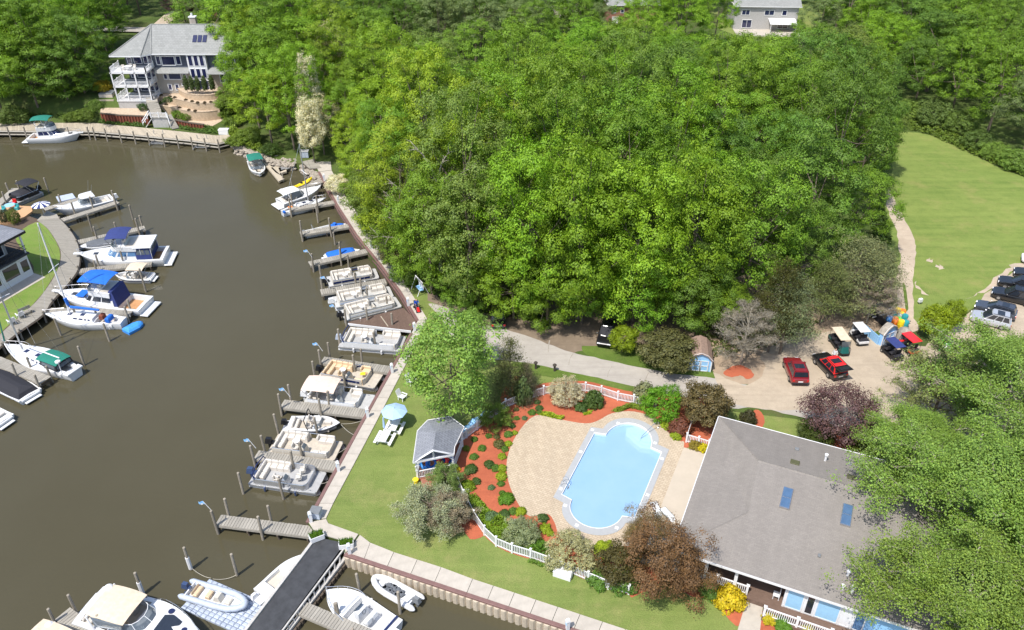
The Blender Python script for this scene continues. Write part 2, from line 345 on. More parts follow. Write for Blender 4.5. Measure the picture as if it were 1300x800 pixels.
# pool frame: u along the pool, v across
PA = R(66.2); PU = Vector((math.cos(PA), math.sin(PA), 0)); PV = Vector((math.sin(PA), -math.cos(PA), 0)); PO = Vector((9.105, 53.518, 0))
def pl(u, v, z=0): p = PO + PU*u + PV*v; return Vector((p.x, p.y, z))
def roman(u0, u1, v0, v1, un, us, wn, ws, fil=0.0):
    """rectangle u0..u1 x v0..v1 with round ends reaching un (north) and us (south)"""
    pts = []; vc = (v0+v1)/2
    def arc(uc, top, hw, sgn):
        a0 = math.pi/2; r = top-uc if sgn > 0 else uc-top
        return [(uc + sgn*r*math.cos(a), vc + sgn*hw*math.sin(a)) for a in [-a0 + i*2*a0/18 for i in range(19)]]
    pts += [(u0, v1), (u1, v1)]; north = arc(u1+.25, un, wn, 1)[::-1]; south = arc(u0-.25, us, ws, -1)[::-1]
    pts += north + [(u1, v0), (u0, v0)] + south
    return pts
POOL_OUT = [pl(u, v) for u, v in roman(-4.4, 5.68, -4.02, 3.8, 8.6, -7.1, 2.75, 2.85)]
POOL_IN = [pl(u, v) for u, v in roman(-3.82, 5.12, -3.5, 3.28, 7.95, -6.38, 2.25, 2.35)]
SE = at(717, 797) - at(438, 704)
far_s = at(438, 704) + SE*6
shore_e = [(438,704),(435,687),(409,679.5),(398,673),(391,664),(404,640),(458.6,540),(503,460),(522.5,424),(530.5,408),(508,371),(482.5,336),(471,325),(452.5,299),(430,264),(420,248),(405,219),(396,213),(385,208),(362,204),(341,199),(312,187),(301,182),(294,175),(275,171.5),(225,166),(170,160),(118,155),(0,156),(-100,157)]
land = [far_s] + pxs(shore_e) + [Vector((-700, 150, 0)), Vector((-1500, 1800, 0)), Vector((1500, 1800, 0)), Vector((1500, -200, 0))]
west = pxs([(-60,253),(0,264),(30,272),(50,279),(62,290),(72,303),(78,320),(78,337),(69,356),(50,380),(30,398),(0,428),(-60,478),(-500,700),(-900,400)])
g = sheet_holes(land, [POOL_OUT], 0.0)
for a, b in zip(land[:31], land[1:31]): g.quad((a[0], a[1], 0), (b[0], b[1], 0), (b[0], b[1], -3), (a[0], a[1], -3))
tag(g.build('ground', 'rough_grass'), kind='structure')
g = MB().sheet(west, 0.0)
for a, b in zip(west, west[1:]): g.quad((a[0], a[1], 0), (b[0], b[1], 0), (b[0], b[1], -3), (a[0], a[1], -3))
tag(g.build('ground', 'soil'), kind='structure')
tag(MB().quad((-900, -300, WATER), (300, -300, WATER), (300, 190, WATER), (-900, 190, WATER)).build('water', 'water'), kind='structure')

def sstep(a, b, x): t = min(1, max(0, (x-a)/(b-a))); return t*t*(3-2*t)
def hill(x, y):
    k = 1 - sstep(-47, -40, x)
    e = sstep(-65.5, -64.0, x)*(1-sstep(-48, -44, x))
    base = e*sstep(148.2, 149.4, y) + (1-e)*sstep(142.5, 148.5, y)
    return 3.1*k*base - .02
def hz(x, y): return max(0.0, hill(x, y))
gx = [-420, -300, -220, -160] + [-130 + 2.5*i for i in range(40)]; gy = [139 + 1.2*i for i in range(12)] + [155, 160, 170, 190, 230, 300, 420]
mb = MB(); mb.v = [(x, y, hill(x, y)) for y in gy for x in gx]; nx = len(gx)
mb.f = [(j*nx+i, j*nx+i+1, (j+1)*nx+i+1, (j+1)*nx+i) for j in range(len(gy)-1) for i in range(nx-1)]
tag(mb.build('hillside', 'rough_grass', smooth=True), kind='structure')

# lawns, beds, roads: thin sheets, each a few millimetres above the one below
lawn_px = [(414,659),(416,665),(454,678),(468,689),(500,702),(560,721),(600,736),(794,800),(960,856),(1300,950),(1420,800),(1420,610),(1200,580),(1090,550),(1010,532),(915,521),(870,510),(814,494),(760,482),(717,473),(665,462),(607,455),(575,430),(560,397),(541,370),(510,352),(499,334),(521,371),(542,405),(536,420),(517,460),(476,540),(423,640)]
tag(sheet_holes(pxs(lawn_px), [POOL_OUT], .008).build('lawn', 'lawn'), kind='structure')
ground_sheet('meadow', [(1124,170),(1190,173),(1250,203),(1300,225),(1500,290),(1560,330),(1310,335),(1284,347),(1251,373),(1212,411),(1195,412),(1150,415),(1120,400),(1138,340),(1122,260),(1134,215)], .012, 'meadow', 3, .25)
ground_sheet('verge', [(885,468),(907,474),(946,489),(900,480),(861,475),(795,463),(754,454),(740,440),(800,440),(870,452)], .012, 'verge')
ground_sheet('verge', [(640,468),(665,460),(717,471),(759,480),(814,493),(820,502),(760,492),(690,478)], .014, 'verge')
ground_sheet('leaf_litter', [(575,392),(589,414),(625,416),(655,425),(690,438),(725,449),(745,442),(775,440),(800,446),(860,466),(905,470),(965,470),(1060,440),(1090,425),(1140,400),(1120,350),(1050,330),(900,360),(700,370),(560,360),(545,380)], .010, 'leaf_litter', 3, .4)
ground_sheet('dry_soil', [(895,440),(905,470),(946,488),(985,478),(1000,440),(1060,420),(1110,420),(1140,415),(1120,370),(1040,380),(960,400)], .013, 'dry_soil', 3, .4)
ground_sheet('road', [(545,385),(575,395),(589,412),(620,414),(649,420),(686,433),(717,444.6),(754,454),(796,463),(861,475),(907,480),(946,489),(1000,494),(1090,505),(1150,520),(1090,545),(1006,527),(973,520),(949,518),(923,518),(890,508),(848,500),(814,492),(759,480),(717,471),(665,460),(607,454),(580,435),(560,405)], .017, 'asphalt', 4, .10)
ground_sheet('gravel_yard', [(907,474),(946,489),(970,471),(965,450),(985,438),(1030,425),(1075,418),(1110,430),(1150,440),(1180,437),(1212,413),(1251,374),(1284,348),(1310,333),(1600,360),(1600,520),(1300,560),(1150,545),(1085,530),(1010,522),(930,512)], .021, 'gravel', 4, .2)
ground_sheet('dirt_path', [(1124,244),(1128,268),(1139,300),(1142,329),(1137,356),(1139,386),(1136,418),(1165,420),(1161,399),(1160,356),(1163,322),(1158,300),(1143,268),(1131,244)], .019, 'dirtpath', 5, .18)
ground_sheet('path_grass', [(1146,362),(1149,362),(1153,392),(1149,392)], .025, 'verge', 3, .1)
for q in ([(697,433),(698,433),(697,442),(696,448),(695.5,448),(696,441)], [(727,449),(728,449),(724,456),(722,463),(721.4,463),(723.2,456)], [(776,466),(777,466),(773,473),(771.5,480),(771,480),(772,473)], [(823,474),(824,474),(819,483),(817,490),(816.2,490),(818,483)], [(853,482),(870,487),(885,488),(885,488.6),(870,487.7),(853,482.6)]): ground_sheet('road_crack', q, .0195, 'pumice', 3, .03)
for q in ([(1190,338),(1196,337),(1199,341),(1193,343)], [(1180,328),(1184,330),(1182,333),(1178,331)], [(1160,357),(1168,365),(1176,374),(1169,370)], [(1252,372),(1240,374),(1228,381),(1240,372),(1262,352),(1285,340),(1290,342),(1270,358)]):
    ground_sheet('bare_earth', q, .020, 'dirtpath', 3, .3)
bed = [(574,572),(592,552),(620,531),(640,512),(662,499),(690,487),(741,484),(780,493),(830,502),(905,508),(916,527),(905,560),(894,577),(868,570),(846,640),(850,700),(850,730),(807,757),(797,755),(772,748),(746.5,738),(721,727),(697,718),(673.5,710),(650,703),(630,694),(615,680),(602,661),(589,635),(582.5,620),(576,599)]
tag(sheet_holes(smooth_poly(pxs(bed), 3, .05), [POOL_OUT], .026).build('mulch_bed', 'mulch'), kind='structure')
for q in ([(568,640),(583,622),(590,637),(602,662),(614,681),(596,684),(584,668),(565,664)], [(876,733),(950,753),(938,796),(920,778),(900,762),(878,757),(850,740)], [(962,800),(968,776),(1075,808),(1110,830),(960,840)], [(957,523),(967,523),(970,541),(960,541)],
          [(1040,560),(1075,552),(1110,575),(1120,600),(1060,590)], [(918,475),(926,467),(940,464),(950,468),(957,476),(950,482),(940,477),(929,479)], [(1150,705),(1190,715),(1200,780),(1150,790),(1140,740)], [(655,478),(675,500),(650,515),(635,505)]):
    ground_sheet('mulch_bed', q, .027, 'mulch', 3, .08)
deck = [(680,528),(656.5,551.5),(644,582),(645.5,612),(659,642),(673,656),(695,653),(704,664),(709,678),(722,690),(745,697),(783,695),(815,686),(843.5,640),(868,568),(862,560),(849,549),(832.5,532),(805,523),(777.5,525),(758,535),(742,538),(714,533.6)]
tag(sheet_holes(smooth_poly(pxs(deck), 4, 0), [POOL_OUT], .05).build('pool_deck', 'paver'), kind='structure')
tag(MB().prism([pl(u, v) for u, v in ((6.55,5.0),(6.55,8.2),(-8.2,8.2),(-8.2,5.0))], .0, .062).build('concrete_strip', 'concrete_pool'), kind='structure')
tag(MB().prism(pxs([(950,754.6),(969.6,761),(960,840),(925,838)]), 0, .06).build('walkway', 'concrete'), kind='structure')
# north-west: road and drive behind the big house
def hill_sheet(name, px, dz, m, z0=3.4):
    return tag(MB().sheet(smooth_poly(pxs(px, z0), 3, .2), z0+dz).build(name, m), kind='structure')
hill_sheet('road', [(120,33),(190,35),(262,34),(300,36),(300,42),(262,40),(190,41),(120,39)], .03, 'asphalt')
hill_sheet('driveway', [(190,36),(200,26),(212,17),(224,14),(224,22),(214,30),(208,37)], .05, 'dirtpath')
hill_sheet('lawn', [(210,34),(222,27),(262,24),(275,34)], .02, 'lawn')
ground_sheet('lawn', [(900,12),(1040,6),(1020,44),(930,44)], .01, 'lawn')

# ---- promenade, slab by slab
def lerp2(a, b, t): return (a[0]+(b[0]-a[0])*t, a[1]+(b[1]-a[1])*t)
def slabs(parent, pairs, length, z0, z1, m, name='slab', gap=.02):
    P = [(at(*a), at(*b)) for a, b in pairs]
    for (a0, b0), (a1, b1) in zip(P, P[1:]):
        L = ((a1-a0).length + (b1-b0).length)/2; n = max(1, round(L/length)); g = gap/L
        for k in range(n):
            t0, t1 = k/n + g, (k+1)/n - g
            q = [a0.lerp(a1, t0), a0.lerp(a1, t1), b0.lerp(b1, t1), b0.lerp(b1, t0)]; dz = rng.uniform(-.006, .006)
            c = (q[0]+q[2])/2
            o = MB().prism([v-c for v in q], z0, z1+dz).build(name, m, parent); o.location = (c.x, c.y, 0)
prom = tag(bpy.data.objects.new('promenade', None), kind='structure'); COL.objects.link(prom)
slabs(prom, [((405,219),(421,217)),((425,255),(440,252)),((452.5,299),(472,298)),((482.5,336),(499,334)),((508,371),(521,371)),((530.5,408),(542,405))], 2.6, 0, .10, 'concrete')
slabs(prom, [((522.5,424),(536,420)),((503,460),(517,460)),((458.6,540),(476,540)),((404,640),(423,640)),((393,661),(414,659))], 2.2, 0, .10, 'concrete')
slabs(prom, [((440,703),(457,680)),((462,712),(470,690)),((491,721.7),(500,702)),((551,741.7),(560,721)),((592,755.3),(600,736)),((786,820),(794,800)),((960,878),(968,858))], 1.9, 0, .10, 'concrete')
for q in ([(530.5,408),(542,405),(536,420),(522.5,424)], [(392,664),(414,660),(417,665.5),(455,679),(439,703),(436,687),(409,679.5),(398,673)], [(398,206),(420,206),(421,216.5),(405,218.5)]):
    MB().prism(pxs(q), 0, .10).build('slab', 'concrete', prom)

# ---- seawalls
def seawall(label, px, mwall, corrug):
    P = pxs(px); t = thing('seawall', label, 'seawall', P[0]); o = P[0]
    for a, b in zip(P, P[1:]):
        d = (b-a); L = d.length; ang = math.atan2(d.y, d.x); nrm = Vector((d.y, -d.x, 0)).normalized()
        # water lies on the right-hand side of a->b
        c = (a+b)/2 - o + nrm*.02
        cb_ = MB().box((0, 0, .02), (L, .34, .20), 0, .03).build('cap_beam', 'cap_brown', t); cb_.location = c + Vector((0, 0, .03)); cb_.rotation_euler.z = ang
        if corrug:
            n = int(L/.56); w = L/n
            key = MB().prism([(-w/2, 0), (-w*.32, -.17), (w*.18, -.17), (w/2, 0), (w/2, .1), (-w/2, .1)], -2.6, -.08).mesh('sheet_pile', mwall)
            for k in range(n):
                p = a.lerp(b, (k+.5)/n) - o + nrm*.12
                inst('sheet_pile', key, t, p, ang)
        else:
            ch = MB().box((0, 0, -1.3), (L, .16, 2.4)).build('wall_panel', mwall, t); ch.location = c; ch.rotation_euler.z = ang
            wl = MB().box((0, 0, -.55), (L, .3, .22)).build('waler', 'cap_brown', t); wl.location = c + nrm*.05; wl.rotation_euler.z = ang
    return t
seawall('tan corrugated seawall with brown cap below the lower promenade', [(960,878),(786,820),(592,755.3),(438,704)][::-1], 'pile_tan', True)
seawall('brown capped seawall along the pontoon slips beside the lawn', [(391,664),(404,640),(458.6,540),(503,460),(522.5,424)][::-1], 'wood_dark', False)
seawall('brown capped seawall under the trees along the upper slips', [(530.5,408),(508,371),(482.5,336),(452.5,299),(430,264),(405,219)][::-1], 'wood_dark', False)

# ---- docks
pile_top = {}
def pile_mesh(h, r=.13, m='pile'):
    k = (round(h, 1), m, r)
    if k not in pile_top:
        mb = MB().tube([(0, 0, -2.0), (.01, .0, h*.4), (0, .02, h-.04)], r, 8, r*.92); mb.tube([(0, .02, h-.04), (0, .02, h)], r*.92, 8, r*.6)
        pile_top[k] = mb.mesh('piling', m, False)
    return pile_top[k]
def dock(label, tip, root, w=1.2, z=-.25, parts=True, piles=(), plank=.26, name='finger_dock', m='wood', group=None):
    T, Ro = at(*tip, z), at(*root, z); d = T-Ro; L = d.length; ang = math.atan2(d.y, d.x)
    t = thing(name, label, 'dock', Ro, ang, group)
    n = max(2, int(L/plank)); w1 = L/n
    me = MB().box((0, 0, 0), (w1-.03, w, .05)).mesh('plank', m)
    if parts:
        for k in range(n):
            inst('plank', me, t, ((k+.5)*w1, rng.uniform(-.02, .02), rng.uniform(-.006, .006)), rng.uniform(-.004, .004))
    else:
        mb = MB()
        for k in range(n): mb.box(((k+.5)*w1, rng.uniform(-.02, .02), rng.uniform(-.008, .008)), (w1-.03, w, .05), rng.uniform(-.005, .005))
        tag(mb.build('decking', m, t), kind='stuff')
    for s in (-1, 1): MB().box((L/2, s*(w/2-.02), -.15), (L, .09, .24)).build('side_beam', 'wood', t)
    nb = max(2, int(L/2.6)); cb_ = MB().box((0, 0, -.38), (.14, w+.2, .2)).mesh('cross_beam', 'wood_dark'); sp_ = MB().box((0, 0, -1.15), (.14, .14, 1.34)).mesh('support_post', 'wood_dark')
    for k in range(nb+1):
        x = .2+(L-.4)*k/nb; inst('cross_beam', cb_, t, (x, 0, 0))
        for s in (-1, 1): inst('support_post', sp_, t, (x, s*(w/2-.12), 0))
    for fr, s, h in piles:
        o = inst('piling', pile_mesh(h), t, (L*fr, s*(w/2+.14), WATER-z), rng.uniform(0, 6)); o.rotation_euler = (rng.uniform(-.02, .02), rng.uniform(-.02, .02), 0)
    return t
PP = ((.98, 1, 2.9), (.93, -1, 2.9), (.5, 1, 2.9), (.47, -1, 2.7))
dock('grey plank finger dock with one new orange plank, nearest the black pier', (277,660), (396,675), 1.15, piles=PP)
dock('grey plank finger dock between the two large grey pontoon boats', (325,577.5), (428,592), 1.2, piles=PP)
dock('grey plank finger dock between the white bowrider and the beige canopy pontoon', (358,512.5), (465,525), 1.25, piles=PP)
dock('grey plank finger dock above the tan seated pontoon boat', (409,457), (499,470), 1.2, piles=PP)
dock('narrow grey finger dock between two pontoons under the wood', (407,371), (490,357), 1.2, piles=((.96, -1, 2.6), (.45, -1, 2.6), (.4, 1, 2.4)), parts=False)
dock('long pale finger dock beside the small boat under a blue cover', (392.5,335), (468,318), 1.15, piles=((.96, 1, 2.8), (.5, 1, 2.8), (.45, -1, 2.8)), parts=False)
dock('pale finger dock beside the white skiff with a blue bow cover', (381,296.5), (446,286), 1.1, piles=((.98, 1, 3.3), (.42, 1, 3.0)), parts=False)
dock('pale finger dock between the small sailboat and open water', (367,266), (425,256.5), 1.1, piles=((.98, 1, 3.0), (.9, -1, 3.0), (.4, 1, 2.8)), parts=False)
dock('short grey dock under the yellow kayak', (370,240), (408,230), 1.6, piles=((.6, 1, 2.2), (.9, -1, 2.2)), parts=False)
dock('pale finger dock leading to the open sterned fishing boat', (150,256.5), (74,281), 1.1, piles=((.97, 1, 2.7), (.93, -1, 2.7), (.6, 1, 2.8), (.3, 1, 2.8)), parts=False)
dock('short pale dock on the upper side of the open sterned fishing boat', (102,252), (56,266), 1.1, piles=((.5, 1, 2.2),), parts=False)
dock('pale dock above the grey tarpaulin covered boat', (184,289), (96,308), 1.2, piles=((.97, 1, 2.6), (.9, -1, 2.9), (.6, 1, 2.4), (.3, -1, 3)), parts=False)
dock('pale dock below the large flybridge yacht', (193,333.5), (94,345), 1.2, piles=((.9, 1, 2.6), (.62, 1, 2.8), (.3, -1, 2.6), (.3, 1, 2.6)), parts=False)
dock('grey dock between the blue canopy cruiser and the sailboat with blue sail cover', (168,396), (58,395), 1.3, piles=((.94, 1, 2.2), (.97, -1, 2.2), (.62, -1, 2.0), (.38, -1, 2.2)), parts=False)
dock('grey plank dock between the green hooded sailboat and the black covered boat', (58,483), (-12,455), 1.35, piles=((.96, 1, 2.2), (.98, -1, 2.2), (.62, 1, 2.4), (.6, -1, 2.6)))
dock('pale dock beside the black covered pontoon boat', (20,239), (-10,266), 1.2, piles=((.95, -1, 2.4), (.9, 1, 2.2), (.35, -1, 2.6)), parts=False)
dock('grey plank finger dock between the two beige topped cruisers', (79,779), (150,830), 1.3, piles=((.02+.95, 1, 2.6), (.95, -1, 2.6), (.42, -1, 2.6)))
dock('grey plank finger dock leaving the black pier toward the bottom edge', (505,823), (380,770.5), 1.15, piles=((.62, -1, 2.3), (.35, 1, 2.3)))
# triangular brown dock with a white fascia
t = thing('wedge_dock', 'wedge shaped brown plank dock with white edge between two pontoon boats', 'dock', at(527, 412, -.2))
Wp = [at(*p, -.2) for p in ((442,410.5),(512,391),(530,409),(522,420))]; o0 = at(527, 412, -.2); Wl = [v-o0 for v in Wp]
mb = MB(); n = 74
a0, a1, b0, b1 = Wl[0], Wl[3], Wl[0]+Vector((.05, .3, 0)), Wl[1]
for k in range(n):
    f0, f1 = k/n, (k+.86)/n
    q = [a0.lerp(a1, f0), a0.lerp(a1, f1), b0.lerp(b1, f1), b0.lerp(b1, f0)]; zz = rng.uniform(-.006, .006)
    mb.prism(q, -.06+zz, zz)
mb.prism([Wl[1], Wl[3], Wl[2]], -.06, .0)
tag(mb.build('decking', 'wood_brown', t), kind='stuff')
d = Wl[3]-Wl[0]; fa = MB().box((d.length/2, -.05, -.12), (d.length, .08, .3)).build('fascia', 'white', t); fa.location = Wl[0]; fa.rotation_euler.z = math.atan2(d.y, d.x)
sb = MB().box((0, 0, .012), (.10, 2.4, .02)).build('seam_board', 'wood_tan', t); sb.location = at(488, 408, -.2)-o0; sb.rotation_euler.z = R(28)
for p, h in (((467.4,415),2.6),((499,421),2.6),((440,414),2.4),((492,394),2.0)): inst('piling', pile_mesh(h), t, at(*p, WATER)-o0)
# floating T-dock with its gangway
t = thing('t_dock', 'pale T shaped dock beside the green canopied boat', 'dock', at(345, 215, -.6)); o0 = at(345, 215, -.6)
for q in ([(333,205),(337,204),(361,227),(354,230)], [(344,213),(353,210),(357,214),(355,222),(350,219)], [(355,216),(363,214.5),(364,217.5),(356,219.5)]):
    MB().prism([at(*p, -.6)-o0 for p in q], -.3, 0).build('float_section', 'wood_tan', t)
for p in ((360,231),(335,207)): inst('piling', pile_mesh(1.6), t, at(*p, WATER)-o0)
MB().prism([at(*p, -.3)-o0 for p in ((353,211),(380,202),(381,206),(355,216))], -.12, 0).build('gangway', 'aluminium', t)
t = thing('corner_deck', 'small wooden deck at the head of the grey gangway', 'deck', at(395, 210, .2)); o0 = at(395, 210, .2)
mb = MB()
for k in range(9): a = lerp2((383,205),(393,214),k/9); b = lerp2((383,205),(393,214),(k+.88)/9); c = lerp2((398,202),(408,213),(k+.88)/9); e = lerp2((398,202),(408,213),k/9); mb.prism([at(*p, .2)-o0 for p in (a, b, c, e)], -.1, 0)
tag(mb.build('decking', 'wood', t), kind='stuff'); MB().prism([at(*p, .2)-o0 for p in ((383,206),(393,214.5),(408,213.5),(398,203))], -1.4, -.12).build('under_frame', 'wood_dark', t)

# west boardwalk, plank by plank across its curve
t = thing('boardwalk', 'curved grey plank boardwalk around the west lawn', 'boardwalk', at(85, 320))
o0 = at(85, 320); o0.z = 0
outer = smooth_poly(pxs([(75,277),(88,291.5),(97,306),(101,322),(99.5,340),(90,356),(66,383),(54,400),(22,423),(0,441),(-30,466)]), 60, 0, False)
inner = smooth_poly(pxs([(47,280),(60,290),(70,304),(77,319),(76,335),(67,355),(49,380),(30,398),(10,416),(-10,434),(-45,462)]), 60, 0, False)
mb = MB()
for a, b, c, d in zip(outer, outer[1:], inner[1:], inner): mb.prism([(v[0]-o0.x, v[1]-o0.y) for v in (a, a.lerp(b, .86), d.lerp(c, .86), d)], -.02, .05 + rng.uniform(-.006, .006))
tag(mb.build('decking', 'wood', t), kind='stuff')
mb = MB(); mb.tube([(v[0]-o0.x, v[1]-o0.y, -.1) for v in outer[::12]], .14, 4); mb.build('edge_beam', 'wood_dark', t)
for i in range(10, len(outer)-40, 58): inst('piling', pile_mesh(1.6, .12), t, (outer[i][0]-o0.x-.05, outer[i][1]-o0.y, WATER))
mb = MB().prism([(v[0]-o0.x, v[1]-o0.y) for v in pxs([(75,277),(47,280),(60,268),(72,272)])], -.02, .05); mb.build('landing', 'wood', t)

# north dock with piles, stringers and boat lifts
t = thing('shore_dock', 'long pale plank dock along the shore below the big house', 'dock', at(120, 163, .1)); o0 = at(120, 163, .1)
up = [(-60,157),(0,157),(60,156),(118,156),(170,161),(225,166.5),(275,172),(293,171)]; lo = [(-60,166),(0,165.5),(60,166),(116,166),(180,171.5),(240,177.5),(276,182),(290,178.5)]
mb = MB()
for i in range(len(up)-1):
    n = 34
    for k in range(n):
        q = [lerp2(lo[i], lo[i+1], k/n), lerp2(lo[i], lo[i+1], (k+.88)/n), lerp2(up[i], up[i+1], (k+.88)/n), lerp2(up[i], up[i+1], k/n)]
        mb.prism([at(*p, .1)-o0 for p in q], -.06, rng.uniform(-.008, .008))
tag(mb.build('decking', 'wood_tan', t), kind='stuff')
mb = MB()
for zz in (-.2, -.75): mb.tube([at(*p, .1)-o0 + Vector((0, -.08, zz)) for p in lo], .16, 4)
mb.build('side_beam', 'wood', t)
for x in (-8,12,33,60,88,113,120,135,153,171,189,208,226,244,261,278): 
    y = 166 if x < 116 else 166+(x-116)*.0985; inst('piling', pile_mesh(2.4, .14), t, at(x, y+1.5+.06*8, .1) - o0 + Vector((0, -.25, WATER-.1)))
def boat_lift(label, px, n=4):
    t = thing('boat_lift', label, 'boat lift', at(*px, -.7))
    for s in (-1, 1): MB().box((s*.8, 0, .2), (.1, .1, 2.6)).build('mast', 'aluminium', t)
    for k in range(n): MB().box((0, -.5-.45*k, -.2), (2.4, .1, .1)).build('crossbar', 'aluminium', t)
    mb = MB(); [mb.box((s*1.1, -1.1, -.2), (.1, 2.4, .12)) for s in (-1, 1)]; mb.build('side_rail', 'aluminium', t)
boat_lift('empty aluminium boat lift hung on the shore dock below the white stairs', (203,176)); boat_lift('empty aluminium boat lift hung near the right end of the shore dock', (258,182), 3)

# black surfaced pier
Lp, Rp = pxs([(403,682),(396,690),(311,801),(225,914)], .05), pxs([(435,688.5),(432,697),(355,801),(270,916)], .05)
o0 = at(370, 760); t = thing('pier', 'black surfaced pier running out to the bottom edge with posts along its side', 'pier', o0)
mb = MB()
for i in range(3): mb.prism([v-o0 for v in (Lp[i], Rp[i], Rp[i+1], Lp[i+1])], -.16, .02)
mb.build('deck_mat', 'mat_black', t)
def beam(px, z, sz, m, nm, par): 
    P = [at(*p, z)-o0 for p in px]; mb = MB()
    for a, b in zip(P, P[1:]):
        d = b-a; mb.box((a+b)/2, (d.length, sz[0], sz[1]), math.atan2(d.y, d.x))
    return mb.build(nm, m, par)
beam([(400.5,683.5),(224,916)], .06, (.24, .22), 'curb', 'curb', t); beam([(437.5,696),(357,803),(272,916)], .02, (.12, .16), 'curb', 'curb', t)
beam([(440,706),(366,801),(282,912)], -.55, (.28, .22), 'curb', 'lower_beam', t)
for k in range(26):
    p = lerp2((437.5,698), (272,916), k/25); q = lerp2((438,707), (280,914), k/25); a, b = at(*p, -.06)-o0, at(*q, -.5)-o0
    MB().tube([a, (a+b)/2+Vector((0, 0, -.02)), b], .075, 4).build('post', 'curb', t)
P0, P1 = at(441,708,-.6)-o0, at(283,914,-.6)-o0; d = P1-P0; n = int(d.length/.5); ang = math.atan2(d.y, d.x)
key = MB().prism([(-.25, .05), (-.15, .2), (.12, .2), (.25, .05), (.25, -.1), (-.25, -.1)], -1.6, -.12).mesh('sheet_pile', 'wood_dark')
for k in range(n): inst('sheet_pile', key, t, P0.lerp(P1, (k+.5)/n), ang)
mb = MB(); [mb.box((v.x, v.y, -1.5), (.3, .3, 3)) for v in (a.lerp(b, .5)-o0 for a, b in zip(Lp[1:], Rp[1:]))]; mb.build('support_pile', 'wood_dark', t)

# freestanding mooring piles
def piling(px, h, label, fender=False, m='pile'):
    o = tag(inst('piling', pile_mesh(h, .13, m), None, at(*px, WATER), rng.uniform(0, 6)), label, 'piling', 'mooring piles standing in the water')
    o.rotation_euler = (rng.uniform(-.03, .03), rng.uniform(-.03, .03), 0)
    if fender: MB().tube([(0, 0, .15), (0, 0, 1.5)], .17, 8).build('fender', 'white', o)
for a in (((242.7,723.2),2.7,'weathered pile with white sleeve standing above the grey inflatable boat',True), ((301,730.6),2.7,'bare grey pile in open water between float platform and black pier'),
    ((309,627),2.6,'lone pale pile off the stern of the lowest grey pontoon boat'), ((360,634),2.6,'pale pile against the near side of the lowest grey pontoon boat'),
    ((353.6,550.6),2.6,'pale pile off the stern of the cream pontoon boat below the bowrider'), ((404,555.5),2.6,'pale pile between white bowrider and cream pontoon boat'),
    ((400,482),2.5,'pale pile left of the beige canopy on the pontoon boat'), ((438.7,494),2.4,'pale pile at the near side of the tan seated pontoon boat'),
    ((431.5,441),2.5,'pale pile off the stern of the white pontoon below the wedge dock'), ((477.5,445),2.6,'pale pile at the near side of the white pontoon below the wedge dock'),
    ((408.5,358),2.4,'pale pile in open water left of the uppermost pontoon boat'), ((443,341),2.2,'pale pile above the uppermost pontoon boat'),
    ((467,386),2.4,'grey pile between the second and third pontoon boats under the wood'), ((404,283),2.8,'pale pile in the empty slip above the white skiff'),
    ((425.6,311),2.0,'pale pile in the slip between white skiff and blue covered boat'), ((62,244),2.4,'lone pile with a white float ring near the black pontoon boat'),
    ((117.6,294),2.7,'pale pile in the empty slip above the grey tarpaulin boat'), ((169,279),2.4,'pale pile in open water off the end of the fishing boat slip'),
    ((77.5,426),2.4,'grey pile beside the bow of the sailboat with blue sail cover'), ((139,433.5),2.5,'grey pile beside the cockpit of the sailboat with blue sail cover'),
    ((185.5,371),3.5,'tall leaning grey pile behind the small beige canopied boat'), ((107,464),2.6,'green stained pile off the stern of the green hooded sailboat'),
    ((182,755),2.6,'green stained pile with white sleeve beside the large express cruiser',True), ((457,752),2.3,'grey pile between the deck boat and the small inflatable'),
    ((508,779),2.6,'grey pile at the near side of the small inflatable by the seawall'), ((428,789),2.2,'grey pile between the deck boat and the plank finger dock')):
    piling(*a)

# floating platform of grey cubes
c0, c1, c3 = at(266,735,-1), at(340,766,-1), at(229,772,-1); e1, e2 = c1-c0, c3-c0; n1, n2 = round(e1.length/.5), 9
t = thing('float_platform', 'grey platform of floating cubes under the grey inflatable boat', 'floating platform', c0); ang = math.atan2(e1.y, e1.x)
key = MB().box((0, 0, -.1), (e1.length/n1-.03, e2.length/n2-.03, .36), 0, .06).mesh('float_cube', 'float_grey')
for i in range(n1):
    for j in range(n2): inst('float_cube', key, t, e1*((i+.5)/n1) + e2*((j+.5)/n2) + Vector((0, 0, rng.uniform(-.02, .02))), ang)
for j in range(6): inst('float_cube', key, t, e1*((n1+.5)/n1) + e2*((j+3.5)/n2), ang)
t = tag(MB().prism([at(*p, -1)-at(84,252,-1) for p in ((71,250.5),(92,246),(96.5,252),(75,257))], -.2, .1).build('swim_raft', 'float_grey'), 'pale flat raft floating behind the short upper dock', 'raft'); t.location = at(84, 252, -1)

